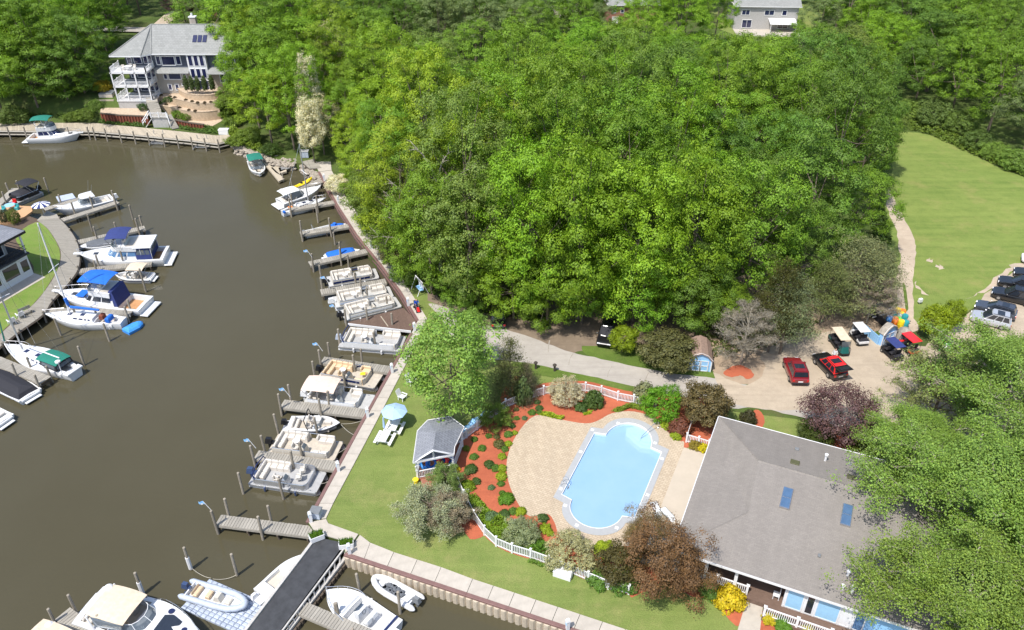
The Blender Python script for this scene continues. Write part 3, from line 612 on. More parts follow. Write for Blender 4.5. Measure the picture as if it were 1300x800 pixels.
# riprap along the natural shore
mb = MB(); rk = random.Random(3)
line = smooth_poly(pxs([(300,183),(312,188),(326,193),(341,199.5),(352,203),(363,205),(372,205)]), 30, 0, False) + smooth_poly(pxs([(386,211),(394,216),(402,222),(404,228)]), 20, 0, False)
def rock(mb, c, r):
    vs, fs = [], []; ph = rk.uniform(0, 6)
    for k, (rr, z) in enumerate(((.8, -.4), (1, .1), (.55, .5))):
        for j in range(6): a = ph + j*math.pi/3; q = r*rr*rk.uniform(.75, 1.2); vs.append((c[0]+q*math.cos(a), c[1]+q*math.sin(a), c[2]+z*r*rk.uniform(.8, 1.1)))
    for k in (0, 1):
        for j in range(6): fs.append((k*6+j, k*6+(j+1) % 6, k*6+6+(j+1) % 6, k*6+6+j))
    fs.append(tuple(range(12, 18))); mb.add(vs, fs)
for v in line:
    for q in range(5): rock(mb, (v[0]+rk.uniform(-.6, .6), v[1]+rk.uniform(-.9, 1.3), rk.uniform(-1.2, -.1)), rk.uniform(.18, .5))
tag(mb.build('riprap', 'rock'), kind='stuff')
# ================================================================ BOATS (local x = bow, origin at the stern on the waterline)
class Hull:
    def __init__(s, L, B, fs, fb, draft=.25, full=.5, transom=.9, pw=2.2, rake=.12, n=18):
        s.L, s.B, s.fs, s.fb, s.full, s.tr, s.pw, s.rake, s.draft, s.n = L, B, fs, fb, full, transom, pw, rake, draft, n
    def w(s, t):
        if t <= s.full: k = s.tr + (1-s.tr)*sstep(0, s.full, t)
        else: k = 1 - ((t-s.full)/(1-s.full))**s.pw
        return max(.02, s.B/2*k)
    def h(s, t): return s.fs + (s.fb-s.fs)*t*t
    def x(s, t, z): 
        f = 1 - max(-.2, z)/s.h(t); return s.L*t - s.rake*s.L*max(0, f)*t**4
    def body(s, m='gelcoat', parent=None, stripe=None, boot='navy'):
        secs = []
        for i in range(s.n+1):
            t = i/s.n; w, h = s.w(t), s.h(t); f = 1 if t < .7 else 1-(t-.7)/.3*.6
            half = [(w, h), (w*1.01, h-.08), (w*(.93+.04*f-.04), h*.5), (w*.84*(.6+.4*f), .10), (w*.74*(.55+.45*f), -.06), (0, -s.draft)]
            pts = [(s.x(t, z), y, z) for y, z in half] + [(s.x(t, z), -y, z) for y, z in half[-2::-1]]
            secs.append(pts)
        mb = MB().loft(secs, False, False); mb.f.append(tuple(range(len(secs[0])-1, -1, -1)))
        o = mb.build('hull', m, parent, True)
        if stripe:
            st = MB()
            for sg in (1, -1):
                for i in range(s.n):
                    q = []
                    for t, fz in ((i/s.n, .62), ((i+1)/s.n, .62), ((i+1)/s.n, .82), (i/s.n, .82)):
                        z = s.h(t)*fz; f = 1 if t < .7 else 1-(t-.7)/.3*.6; ww = s.w(t)*(.93 + (1.01-.93)*(fz-.5)/.45)
                        q.append((s.x(t, z), sg*(ww+.012), z))
                    st.quad(*q)
            st.build('hull_stripe', stripe, o)
        return o
    def deck(s, parent, m='gelcoat', floor='gelcoat_cream', pit=None, inset=.22, depth=.5, camber=.06):
        """pit = (t0, t1) open cockpit between those stations"""
        d, fl = MB(), MB(); T = [i/s.n for i in range(s.n+1)]
        if pit: T = sorted(set([t for t in T if abs(t-pit[0]) > .015 and abs(t-pit[1]) > .015] + list(pit)))
        def row(t): w, h = s.w(t), s.h(t); return w, h, s.L*t
        for a, b in zip(T, T[1:]):
            wa, ha, xa = row(a); wb, hb, xb = row(b); ha -= .01; hb -= .01
            if pit and a >= pit[0]-1e-6 and b <= pit[1]+1e-6:
                ia, ib = max(.03, wa-inset), max(.03, wb-inset)
                for sg in (1, -1):
                    d.quad((xa, sg*wa, ha), (xb, sg*wb, hb), (xb, sg*ib, hb+.02), (xa, sg*ia, ha+.02))
                    d.quad((xa, sg*ia, ha+.02), (xb, sg*ib, hb+.02), (xb, sg*ib*.96, hb-depth), (xa, sg*ia*.96, ha-depth))
                fl.quad((xa, ia, s.h(0)-depth), (xb, ib, s.h(0)-depth), (xb, -ib, s.h(0)-depth), (xa, -ia, s.h(0)-depth))
                if abs(a-pit[0]) < 1e-6: d.quad((xa, ia, ha+.02), (xa, -ia, ha+.02), (xa, -ia, s.h(0)-depth), (xa, ia, s.h(0)-depth))
                if abs(b-pit[1]) < 1e-6: d.quad((xb, ib, hb+.02), (xb, -ib, hb+.02), (xb, -ib, s.h(0)-depth), (xb, ib, s.h(0)-depth))
            else:
                for sg in (1, -1):
                    d.quad((xa, sg*wa, ha), (xb, sg*wb, hb), (xb, 0, hb+camber), (xa, 0, ha+camber))
        d.build('deck', m, parent)
        if pit: fl.build('cockpit_floor', floor, parent)
    def rail(s, parent, t0=.45, t1=1.0, up=.55, ins=.08, m='steel', r=.025):
        mb = MB(); k = 9; both = []
        for sg in (1, -1):
            P = []
            for i in range(k+1):
                t = t0+(t1-t0)*i/k; y = max(.05, s.w(t)-ins); P.append(Vector((s.L*t, sg*y, s.h(t)+up*min(1, i/1.5))))
                if i % 2 == 1: mb.tube([(s.L*t, sg*y, s.h(t)), P[-1]], r*.8, 4)
            mb.tube(P, r, 4); both.append(P[-1])
        mb.tube([both[0], both[0]+Vector((.12, -both[0].y, 0)), both[1]], r, 4)
        mb.build('bow_rail', m, parent)
def plan(x0, x1, wr, wf, fr=.5, k=6):
    return [(x0, -wr), (x1-fr, -wf)] + [(x1-fr+fr*math.sin(a), -wf*math.cos(a)) for a in [math.pi*i/k for i in range(1, k)]] + [(x1-fr, wf), (x0, wr)]
def shrink(pl_, s, dx0=0, dx1=0):
    xs = [p[0] for p in pl_]; a, b = min(xs), max(xs)
    return [(a+dx0 + (p[0]-a)/(b-a)*((b-dx1)-(a+dx0)), p[1]*s) for p in pl_]
def cabin(parent, base, top, z0, z1, m='gelcoat', name='cabin'): return MB().prism(base, z0, z1, top).build(name, m, parent)
def win(parent, base, top, z0, z1, e, u0, u1, v0, v1, m='glass_dark', name='window', off=.015):
    n = len(base); a, b, c, d = Vector((*base[e], z0)), Vector((*base[(e+1) % n], z0)), Vector((*top[(e+1) % n], z1)), Vector((*top[e], z1))
    P = lambda u, v: a.lerp(b, u).lerp(d.lerp(c, u), v)
    q = [P(u0, v0), P(u1, v0), P(u1, v1), P(u0, v1)]; nr = (q[1]-q[0]).cross(q[3]-q[0]).normalized()
    cen = sum((Vector((*p, z0)) for p in base), Vector())/n
    if nr.dot(q[0]-cen) < 0: nr = -nr
    MB().loft([[p+nr*off for p in q], [p-nr*.02 for p in q]], True).build(name, m, parent)
def canopy(parent, x0, x1, w, z, m, camber=.16, bow=.12, name='canopy', poles=None, pole_m='steel', drop=0):
    mb = MB(); nu, nv = 7, 7; top = []
    for layer in (0, -.035):
        for i in range(nu):
            for j in range(nv):
                u, v = i/(nu-1), j/(nv-1)*2-1
                top.append((x0+(x1-x0)*u, w*v*(1-.05*abs(2*u-1)**3), z + camber*(1-v*v) + bow*(1-(2*u-1)**2) + drop*(u-.5) + layer))
    N0 = nu*nv; fs = []
    for i in range(nu-1):
        for j in range(nv-1):
            a = i*nv+j; fs.append((a, a+nv, a+nv+1, a+1)); fs.append(tuple(N0+q for q in (a, a+1, a+nv+1, a+nv)))
    rim = [i*nv for i in range(nu)] + [(nu-1)*nv+j for j in range(1, nv)] + [i*nv+nv-1 for i in range(nu-2, -1, -1)] + [j for j in range(nv-2, 0, -1)]
    for a, b in zip(rim, rim[1:]+rim[:1]): fs.append((a, b, N0+b, N0+a))
    mb.add(top, fs); o = mb.build(name, m, parent, True)
    if poles is not None:
        p = MB(); xm = (x0+x1)/2
        for sg in (1, -1):
            for xa in (x0+.08, xm, x1-.08): p.tube([(xm + (xa-xm)*.25, sg*w*.98, poles), (xa, sg*w*.96, z+(bow*.4 if xa == xm else 0))], .028, 5)
        p.build('canopy_frame', pole_m, parent)
    return o
def seat(parent, c, d, m, name='seat', back=None, rz=0):
    mb = MB()
    for cc, dd in ((c, d), back) if back else ((c, d),):
        a = 0 if dd[0] > dd[1] else 1; n = max(1, round(dd[a]/.75)); e = list(dd); e[a] = dd[a]/n-.03
        for k in range(n):
            q = list(cc); o = (k-(n-1)/2)*dd[a]/n; q[0] += o*(math.cos(rz) if a == 0 else -math.sin(rz)); q[1] += o*(math.sin(rz) if a == 0 else math.cos(rz)); mb.box(q, e, rz, .06)
    return mb.build(name, m, parent)
def chair(parent, x, y, z, m, rz=0, name='helm_chair'):
    mb = MB().lathe([(.06, 0), (.06, .35)], (x, y, z), 6); mb.box((x, y, z+.45), (.5, .52, .18), rz, .05)
    mb.box((x-.24*math.cos(rz), y-.24*math.sin(rz), z+.75), (.13, .5, .5), rz, .04)
    for s in (-1, 1): mb.box((x-s*.26*math.sin(rz), y+s*.26*math.cos(rz), z+.62), (.36, .08, .12), rz, .03)
    mb.build(name, m, parent)
def outboard(parent, x, y, z, m='black', s=1.0):
    mb = MB(); mb.prism([(x-.42*s, y-.19*s), (x+.2*s, y-.19*s), (x+.2*s, y+.19*s), (x-.42*s, y+.19*s)], z+.15*s, z+.6*s, [(x-.32*s, y-.15*s), (x+.12*s, y-.15*s), (x+.12*s, y+.15*s), (x-.32*s, y+.15*s)])
    mb.box((x-.1*s, y, z-.25*s), (.2*s, .12*s, .85*s)); mb.box((x-.2*s, y, z-.7*s), (.5*s, .1*s, .16*s)); mb.box((x+.25*s, y, z+.15*s), (.25*s, .3*s, .22*s))
    mb.prism([(x-.43*s, y-.2*s), (x+.21*s, y-.2*s), (x+.21*s, y+.2*s), (x-.43*s, y+.2*s)], z+.08*s, z+.15*s)
    mb.build('outboard', m, parent)
def wheel(parent, c, m='black'): 
    mb = MB(); mb.tube([(c[0]+.17*math.sin(a)*.35, c[1]+.17*math.cos(a), c[2]+.17*math.sin(a)) for a in [i*math.pi/5 for i in range(11)]], .018, 4); mb.build('steering_wheel', m, parent)
def moor(name, label, stern, bow, z=-.6, length=None, group=None, cat='boat'):
    S, Bw = at(*stern, z), at(*bow, z); d = Bw-S; t = thing(name, label, cat, (S.x, S.y, WATER), math.atan2(d.y, d.x), group)
    return t, (length or d.length)

def pontoon(label, stern, bow, B=2.55, fence='gelcoat_cream', seatm='cushion_white', floor='carpet_beige', log='aluminium', stripe=None, bimini=None, engine='black', chairs=False, cover=None, arch=False, bag=None, front=.75, logz=.32):
    t, L = moor('pontoon_boat', label, stern, bow, -.5); zd = .62; hb = B/2
    for s in (-1, 1):
        mb = MB(); mb.tube([(-.05, s*(hb-.42), .12), (L-.55, s*(hb-.42), .12), (L-.2, s*(hb-.42), .2), (L-.02, s*(hb-.42), .36)], logz, 9, None); mb.build('pontoon_log', log, t, True)
    MB().prism([(0, -hb), (L-.15, -hb), (L, -hb+.2), (L, hb-.2), (L-.15, hb), (0, hb)], zd-.16, zd).build('deck', floor if floor != 'carpet_beige' else 'carpet_beige', t)
    mb = MB(); [mb.box((L/2, s*(hb+.01), zd-.1), (L-.1, .05, .16)) for s in (-1, 1)]; mb.box((L-.02, 0, zd-.1), (.06, B-.3, .15)); mb.build('deck_trim', 'aluminium', t)
    x0, x1 = .55, L-front; fh = .62; r = .45
    def pathpts(y, xa, xb): return [(xa, y), (xb, y)]
    side = {}
    for s in (-1, 1):
        P = [(x0, s*(hb-.06)), (x1-r, s*(hb-.06))] + [(x1-r+r*math.sin(a), s*(hb-.06-r+r*math.cos(a))) for a in (.4, .8, 1.2, 1.57)]
        gate = 2.7 if (s > 0) == (not chairs) else None
        mb = MB()
        for a, b in zip(P, P[1:]):
            segs = [(a, b)]
            if a == P[0] and gate:
                f0, f1 = (L*.52-x0)/(x1-r-x0), (L*.52+.75-x0)/(x1-r-x0); segs = [(a, lerp2(a, b, f0)), (lerp2(a, b, f1), b)]
            for p, q in segs:
                d = Vector(q)-Vector(p); mb.box(((p[0]+q[0])/2, (p[1]+q[1])/2, zd+fh/2+.04), (d.length, .05, fh), math.atan2(d.y, d.x))
        fp = mb.build('fence_panel', fence, t)
        if stripe:
            st = MB().box(((x0+x1-r)/2, s*(hb-.025), zd+.36), (x1-r-x0, .03, .26)); st.build('stripe', stripe, fp)
        rl = MB().tube([(x, y, zd+fh+.07) for x, y in P], .035, 6); rl.build('rail', 'steel', t)
    MB().box((x1, 0, zd+fh/2+.04), (.05, B-1.15, fh)).build('bow_panel', fence, t)
    MB().box((x0, .0, zd+fh/2+.04), (.05, B-.15, fh)).build('stern_panel', fence, t)
    c = .46
    if cover is None:
        la, lb = x0+.08, L*.50
        seat(t, ((la+lb)/2, hb-.42, zd+c/2), (lb-la, .62, c), seatm, 'lounge', (((la+lb)/2, hb-.16, zd+.62), (lb-la, .2, .42)))
        seat(t, (la+.32, -.05, zd+c/2), (.64, B-1.2, c), seatm, 'stern_bench', ((la+.08, 0, zd+.62), (.2, B-.4, .42)))
        seat(t, (lb-.1, hb-.42, zd+.62), (.2, .66, .42), seatm, 'armrest')
        if chairs:
            for y in (hb-.6, -.15): chair(t, L*.68, y, zd, seatm, R(200), 'swivel_chair')
            chair(t, L*.42, -hb+.75, zd, seatm, R(70), 'swivel_chair')
        else:
            for s in (-1, 1):
                xa, xb = L*.66, x1-.1
                seat(t, ((xa+xb)/2, s*(hb-.42), zd+c/2), (xb-xa, .6, c), seatm, 'bow_lounge', (((xa+xb)/2, s*(hb-.16), zd+.6), (xb-xa, .18, .38)))
            seat(t, (L*.66-.05, hb-.42, zd+.6), (.18, .62, .42), seatm, 'armrest')
        cx = L*.50; MB().prism([(cx-.1, -hb+.2), (cx+.55, -hb+.2), (cx+.55, -hb+1.0), (cx-.1, -hb+1.0)], zd, zd+.8, [(cx, -hb+.22), (cx+.4, -hb+.22), (cx+.4, -hb+.95), (cx, -hb+.95)]).build('console', fence, t)
        wheel(t, (cx-.1, -hb+.6, zd+.78)); chair(t, cx-.65, -hb+.62, zd, seatm, 0)
        MB().prism([(cx+.3, -hb+.25), (cx+.42, -hb+.25), (cx+.42, -hb+.9), (cx+.3, -hb+.9)], zd+.8, zd+1.05, [(cx+.15, -hb+.3), (cx+.2, -hb+.3), (cx+.2, -hb+.85), (cx+.15, -hb+.85)]).build('windscreen', 'screen', t)
        if not chairs: MB().lathe([(.04, 0), (.04, .5), (.36, .52), (.36, .56)], (L*.36, .15, zd), 10).build('table', 'gelcoat', t)
    else:
        base = plan(x0+.1, x1-.1, hb-.12, hb-.12, .5); MB().prism(base, zd+.35, zd+.75, shrink(base, .96, .05, .05)).prism(shrink(base, .96, .05, .05), zd+.75, zd+.98, shrink(base, .5, .6, .5)).build('mooring_cover', cover, t)
    if bimini:
        canopy(t, .0, L*.5, hb-.02, zd+1.75, bimini, .14, .14, 'bimini_top', zd+.5)
    if arch:
        mb = MB(); mb.tube([(x0+.2, -hb+.05, zd+.6), (x0-.05, -hb+.15, zd+1.1), (x0-.12, 0, zd+1.2), (x0-.05, hb-.15, zd+1.1), (x0+.2, hb-.05, zd+.6)], .06, 6); mb.build('ski_arch', 'navy', t)
        base = [(x0-.05, -hb+.1), (x0+.2, -hb+.1), (x0+.2, hb-.1), (x0-.05, hb-.1)]; MB().prism(base, zd+.6, zd+.68).build('folded_bimini', 'canvas_navy', t)
    if bag: MB().box((L*.72, .1, zd+.52), (.55, .4, .1), .4, .03).build('towel', bag, t)
    outboard(t, -.22, 0, zd-.05, engine, 1.15)
    for x in (L*.25, L*.7): MB().tube([(x, -hb-.12, zd-.05), (x, -hb-.12, zd-.5)], .10, 7).tube([(x, -hb-.12, zd-.05), (x, -hb-.03, zd+.5)], .012, 3).build('fender', 'engine_blue' if chairs else 'white', t)
    for s in (-1, 1): MB().box((L*.9, s*(hb-.2), zd+.04), (.2, .06, .07)).build('cleat', 'steel', t)
    return t
pontoon('upper pontoon boat with cream lounges and dark blue side panels under the wood', (416,357), (479,346), stripe='navy', seatm='cushion_white', floor='grey_deck')
pontoon('second pontoon boat from the wood, cream lounges inside and a grey blue lower stripe', (424,383), (497,369), log='gelcoat', stripe='float_grey', floor='grey_deck', engine='gelcoat')
pontoon('pontoon boat with cream lounges lying along the slanted edge of the wedge dock', (435,400), (506,382), B=2.5, floor='grey_deck', stripe='gelcoat')
pontoon('long white pontoon boat with black stern arch just below the wedge dock', (434,430), (512,436), B=2.9, floor='carpet_grey', fence='gelcoat', log='gelcoat', engine='float_grey', arch=True, front=.5)
pontoon('pontoon boat with tan lounges, dark sides and a yellow towel at the bow', (409,470), (481,483), B=2.6, fence='gelcoat_cream', seatm='cushion_tan', stripe='navy', bag='yellow', front=1.2)
pontoon('white pontoon boat under a pinkish beige bimini top', (390,502), (472,511), B=2.6, fence='gelcoat', floor='grey_deck', bimini='canvas_pink', log='gelcoat', engine='gelcoat', front=1.2)
pontoon('cream pontoon boat with beige floor just below the white bowrider', (346,562), (430,572), B=2.65, fence='gelcoat_cream', floor='carpet_beige', front=.6)
pontoon('grey floored pontoon boat with two round swivel chairs, lowest of the slips', (323,600), (408,612), B=2.7, fence='aluminium', floor='carpet_grey', chairs=True, engine='engine_blue', log='aluminium', arch=True, front=.9)
pontoon('pontoon boat wrapped in black canvas with a raised black top', (47,241), (12,256), B=2.7, fence='black', floor='grey_deck', cover='canvas_black', bimini='canvas_black')

def runabout(label, stern, bow, B, open_bow=True, stripe='navy', engine='black', bimini=None, cover=None, tower=False, fs=.65, fb=.85, name='motorboat', seatm='cushion_white'):
    t, L = moor(name, label, stern, bow, -.7); H = Hull(L, B, fs, fb, full=.5, transom=.88, pw=2.3, rake=.14)
    H.body('gelcoat', t, stripe)
    if cover:
        H.deck(t)
        base = [(L*.03, -H.w(0)*.85)] + [(L*q, -H.w(q)*.92) for q in (.2, .4, .6, .75, .85)] + [(L*q, H.w(q)*.92) for q in (.85, .75, .6, .4, .2)] + [(L*.03, H.w(0)*.85)]
        mid = [(L*.5+(x-L*.5)*.93, y*.75) for x, y in base]; top = [(L*.48+(x-L*.48)*.7, y*.2) for x, y in base]
        MB().prism(base, fs+.0, fs+.38, mid).prism(mid, fs+.38, fs+.6, top).build('mooring_cover', cover, t)
    else:
        H.deck(t, pit=(.08, .92 if open_bow else .58), inset=.24, depth=.45, floor='carpet_beige')
        z = fs-.45
        seat(t, (L*.14, 0, z+.22), (.5, B*.62, .42), seatm, 'stern_bench', ((L*.10, 0, z+.55), (.16, B*.62, .4)))
        for s in (-1, 1):
            chair(t, L*.42, s*B*.22, z, seatm, 0); MB().prism([(L*.50, s*B*.13), (L*.60, s*B*.13), (L*.60, s*B*.36), (L*.50, s*B*.36)] if s > 0 else [(L*.50, -B*.36), (L*.60, -B*.36), (L*.60, -B*.13), (L*.50, -B*.13)], z, fs+.12).build('console', 'gelcoat', t)
            if open_bow: seat(t, (L*.72, s*B*.22, z+.2), (L*.18, .42, .4), seatm, 'bow_seat', ((L*.62, s*B*.22, z+.5), (.12, .4, .4)))
        wheel(t, (L*.49, -B*.24, fs+.1))
        mb = MB(); q = [(L*.56, -H.w(.56)+.15, fs+.05), (L*.66, -B*.2, fs+.08), (L*.67, B*.2, fs+.08), (L*.56, H.w(.56)-.15, fs+.05)]
        for a, b in zip(q, q[1:]): mb.quad(a, b, (b[0]-.16, b[1]*.95, b[2]+.42), (a[0]-.16, a[1]*.95, a[2]+.42))
        mb.build('windscreen', 'screen', t)
    if tower:
        mb = MB(); mb.tube([(L*.42, -B*.46, fs), (L*.36, -B*.4, fs+1.1), (L*.36, B*.4, fs+1.1), (L*.42, B*.46, fs)], .05, 6); mb.build('wake_tower', 'black', t)
    if bimini: canopy(t, L*.12, L*.56, B*.46, fs+1.35, bimini, .12, .1, 'bimini_top', fs)
    MB().box((-.25, 0, fs*.45), (.6, B*.6, .08), 0, .03).build('swim_platform', 'gelcoat', t)
    if engine: outboard(t, -.35, 0, .45, engine)
    else: MB().box((-.1, 0, fs-.1), (.2, B*.7, .2), 0, .05).build('engine_hatch', 'gelcoat', t)
    return t
runabout('white bowrider with a navy hull and black tower, moored to the seawall by ropes', (367,538), (432,540), 2.3, tower=True)
runabout('white and grey runabout with a green bimini top moored at the T dock', (322,204), (331,223), 2.5, bimini='canvas_green', engine=None, stripe=None)
runabout('small white boat with a beige canopy tucked behind the blue canopied cruiser', (193,352), (146,351), 2.2, bimini='canvas_beige', engine=None)
runabout('grey tarpaulin covered boat in the slip above the large flybridge yacht', (159,304), (101,316), 2.6, cover='canvas_grey', engine=None, stripe=None)
runabout('bright blue covered small boat beside the long pale finger dock', (414,327), (457,318), 2.2, cover='canvas_blue', engine=None, stripe=None, fs=.55, fb=.65)
t = runabout('black covered white speedboat at the grey plank dock near the left edge', (39,503), (-22,470), 2.9, cover='canvas_black', engine=None)
runabout('white stern of a motorboat entering from the left edge', (5,536), (-60,510), 2.7, open_bow=False, engine=None)
# white skiff with a blue bow cover
t, L = moor('skiff', 'narrow white skiff with a crumpled blue bow cover', (388,296), (440,285), -.7); H = Hull(L, 1.9, .5, .65, full=.55, rake=.1); H.body('gelcoat', t); H.deck(t, pit=(.06, .7), inset=.2, depth=.3)
mb = MB(); base = [(L*q, -H.w(q)*.95) for q in (.62, .75, .88)] + [(L*.97, 0)] + [(L*q, H.w(q)*.95) for q in (.88, .75, .62)]
mb.prism(base, .55, .8, [(L*.78+(x-L*.78)*.7, y*.55) for x, y in base]); mb.box((L*.72, .1, .95), (.4, .5, .35), .5, .12); mb.build('bow_cover', 'canvas_blue', t)
outboard(t, -.2, 0, .4, 'greyplastic'); seat(t, (L*.4, 0, .35), (.35, 1.4, .25), 'cushion_white', 'thwart'); mb = MB(); mb.tube([(L*.2, -.8, .5), (L*.18, -.7, 1.3), (L*.18, .7, 1.3), (L*.2, .8, .5)], .03, 5); mb.build('arch', 'steel', t)

# flybridge yachts
def flybridge(label, stern, bow, B, fs, fb, top, L=None, encl=None, hard=False, rear=None, winm='glass_dark', name='motor_yacht', bx=(.30, .62), topx=(.22, .52), radar=True):
    t, L = moor(name, label, stern, bow, -.5, L); H = Hull(L, B, fs, fb, draft=.4, full=.5, transom=.93, pw=2.4, rake=.13); H.body('gelcoat', t); H.deck(t, pit=(.04, .24), inset=.3, depth=.6, floor='teak')
    MB().box((-.45, 0, .28), (1.0, B*.86, .14), 0, .05).build('swim_platform', 'gelcoat', t); H.rail(t, .42, 1.0, .6)
    MB().prism([(L*.95, -.28), (L*1.05, -.2), (L*1.05, .2), (L*.95, .28)], fb-.06, fb+.06).build('bow_pulpit', 'gelcoat', t)
    x0, x1 = L*bx[0]-L*.06, L*bx[1]+L*.07; hz0 = H.h(.5); base = plan(x0, x1, B*.40, B*.36, 1.4); zt = hz0+1.15; tp = shrink(base, .88, .1, 1.1)
    cb = cabin(t, base, tp, hz0-.1, zt)
    n = len(base)
    for e, u in ((0, (.10, .50)), (0, (.54, .92)), (n-2, (.08, .46)), (n-2, (.50, .90))): win(cb, base, tp, hz0-.1, zt, e, u[0], u[1], .38, .86, winm)
    for e in range(1, n-2): win(cb, base, tp, hz0-.1, zt, e, .04, .96, .34, .88, winm, 'windscreen')
    # bridge
    b0, b1 = L*bx[0]-L*.04, L*bx[1]-L*.02; bb = plan(b0, b1, B*.40, B*.34, 1.0); bt = shrink(bb, 1.03, -.1, .1); fbz = zt+.62
    br = cabin(t, bb, bt, zt-.03, fbz, 'gelcoat', 'flybridge')
    inn = shrink(bt, .84, .25, .45); MB().prism(inn, fbz-.1, fbz+.012).build('bridge_floor', 'gelcoat_cream', br)
    MB().prism(shrink(bt, .80, 1.4, .35), fbz, fbz+.25, shrink(bt, .7, 1.6, .5)).build('bridge_console', 'gelcoat', br)
    for y in (-.5, .5): chair(br, b0+(b1-b0)*.45, y, fbz-.05, 'cushion_white')
    mb = MB()
    for e in range(1, len(bt)-2): a, b = bt[e], bt[e+1]; mb.quad((*a, fbz), (*b, fbz), (b[0]-.2, b[1]*.95, fbz+.4), (a[0]-.2, a[1]*.95, fbz+.4))
    mb.build('bridge_windscreen', 'screen', br)
    if top: canopy(t, L*topx[0], L*topx[1], B*.40, fbz+1.25, top, .2, .16, 'bimini_top', fbz-.1)
    if encl:
        ex0, ex1 = L*.12, L*bx[0]-L*.02; ep = [(ex0, -B*.40), (ex1, -B*.40), (ex1, B*.40), (ex0, B*.40)]; et = [(ex0+.15, -B*.37), (ex1, -B*.37), (ex1, B*.37), (ex0+.15, B*.37)]
        en = MB().prism(ep, fs+.05, zt+.35, et).build('canvas_enclosure', encl, t)
        for e in (0, 2, 3):
            for u in ((.06, .32), (.37, .63), (.68, .94)): win(en, ep, et, fs+.05, zt+.35, e, u[0], u[1], .42, .88, 'screen', 'clear_panel')
    if hard: 
        hp = plan(L*.10, L*bx[0]+L*.02, B*.42, B*.42, .3); MB().prism(hp, zt+.45, zt+.6, shrink(hp, .97, .05, .05)).build('hardtop', 'gelcoat', t)
        mb = MB(); [mb.tube([(x, s*B*.38, fs), (x, s*B*.38, zt+.46)], .04, 5) for x in (L*.12, L*.24) for s in (-1, 1)]; mb.build('hardtop_post', 'gelcoat', t)
    if radar:
        mb = MB(); mb.tube([(L*bx[0]-.1, -B*.36, fbz-.3), (L*bx[0]-.5, -B*.3, fbz+.9), (L*bx[0]-.5, B*.3, fbz+.9), (L*bx[0]-.1, B*.36, fbz-.3)], .07, 6); mb.build('radar_arch', 'gelcoat', t)
        MB().lathe([(.1, 0), (.3, .06), (.3, .2), (.16, .27)], (L*bx[0]-.5, 0, fbz+.95), 12).build('radar_dome', 'white', t)
    MB().box((L*.80, 0, H.h(.8)+.05), (.6, .6, .06), 0, .02).build('deck_hatch', 'glass_dark', t)
    return t, L, H
flybridge('large white flybridge yacht with a navy bridge canopy and white hardtop aft', (212,325), (102,330.5), 4.1, 1.2, 1.75, 'canvas_navy', encl='canvas_navy', hard=True, radar=False, topx=(.36, .60), bx=(.32, .62), winm='glass_blue')
fb2, L, H = flybridge('white flybridge cruiser under a bright blue canopy with teak cockpit', (186,388), (75,377), 3.7, 1.0, 1.6, 'canvas_blue', radar=False, topx=(.30, .62), bx=(.34, .62))
q = [(L*.24, -1.4), (L*.31, -1.4), (L*.31, 1.4), (L*.24, 1.4)]; MB().prism(q, 1.1, 3.1, [(L*.27, -1.3), (L*.31, -1.3), (L*.31, 1.3), (L*.27, 1.3)]).build('canvas_enclosure', 'canvas_navy', fb2)
MB().box((L*.70, 0, 1.62), (1.1, 1.5, .06), 0, .02).build('windscreen_cover', 'canvas_blue', fb2).rotation_euler.y = 0
flybridge('white cruiser with dark green bridge canopy moored along the far shore dock', (38,174.5), (104,173), 3.2, .95, 1.4, 'canvas_green', radar=True, topx=(.16, .50), bx=(.28, .58), winm='glass_navy')
# open sterned fishing boat with hardtop
t, L = moor('fishing_boat', 'white fishing boat with a small hardtop and open stern in the upper left slip', (143,252), (71,271), -.6); H = Hull(L, 2.9, .85, 1.35, full=.5, rake=.13); H.body('gelcoat', t); H.deck(t, pit=(.04, .40), inset=.28, depth=.5)
base = plan(L*.40, L*.74, 1.05, .8, 1.2); tp = shrink(base, .8, .1, .9); cb = cabin(t, base, tp, H.h(.5)-.1, H.h(.5)+.45)
b2 = plan(L*.36, L*.60, 1.1, .9, .6); t2 = shrink(b2, .9, .1, .5); mb = MB(); 
for e in range(0, len(b2)-1): a, b, c, d = b2[e], b2[e+1], t2[e+1], t2[e]; mb.quad((*a, H.h(.5)+.3), (*b, H.h(.5)+.3), (*c, H.h(.5)+1.1), (*d, H.h(.5)+1.1))
mb.build('windscreen', 'screen', t); hp = plan(L*.30, L*.56, 1.1, 1.0, .5); MB().prism(hp, H.h(.5)+1.1, H.h(.5)+1.22, shrink(hp, .95, .05, .05)).build('hardtop', 'gelcoat', t)
mb = MB(); [mb.tube([(x, s*1.05, H.h(.4)-.1), (x+.1, s*1.0, H.h(.4)+1.15)], .035, 5) for x in (L*.32, L*.44) for s in (-1, 1)]; mb.build('hardtop_post', 'steel', t)
for y in (-.5, .5): chair(t, L*.36, y, .4, 'cushion_white')
seat(t, (L*.09, 0, .55), (.5, 2.0, .45), 'cushion_white', 'stern_bench'); H.rail(t, .5, 1.0, .5); mb = MB(); [mb.tube([(L*.36, s*.8, 2.2), (L*.30, s*.9, 3.9)], .02, 4) for s in (-1, 1)]; mb.build('fishing_rod', 'greyplastic', t)
outboard(t, -.3, 0, .5, 'gelcoat', 1.2)

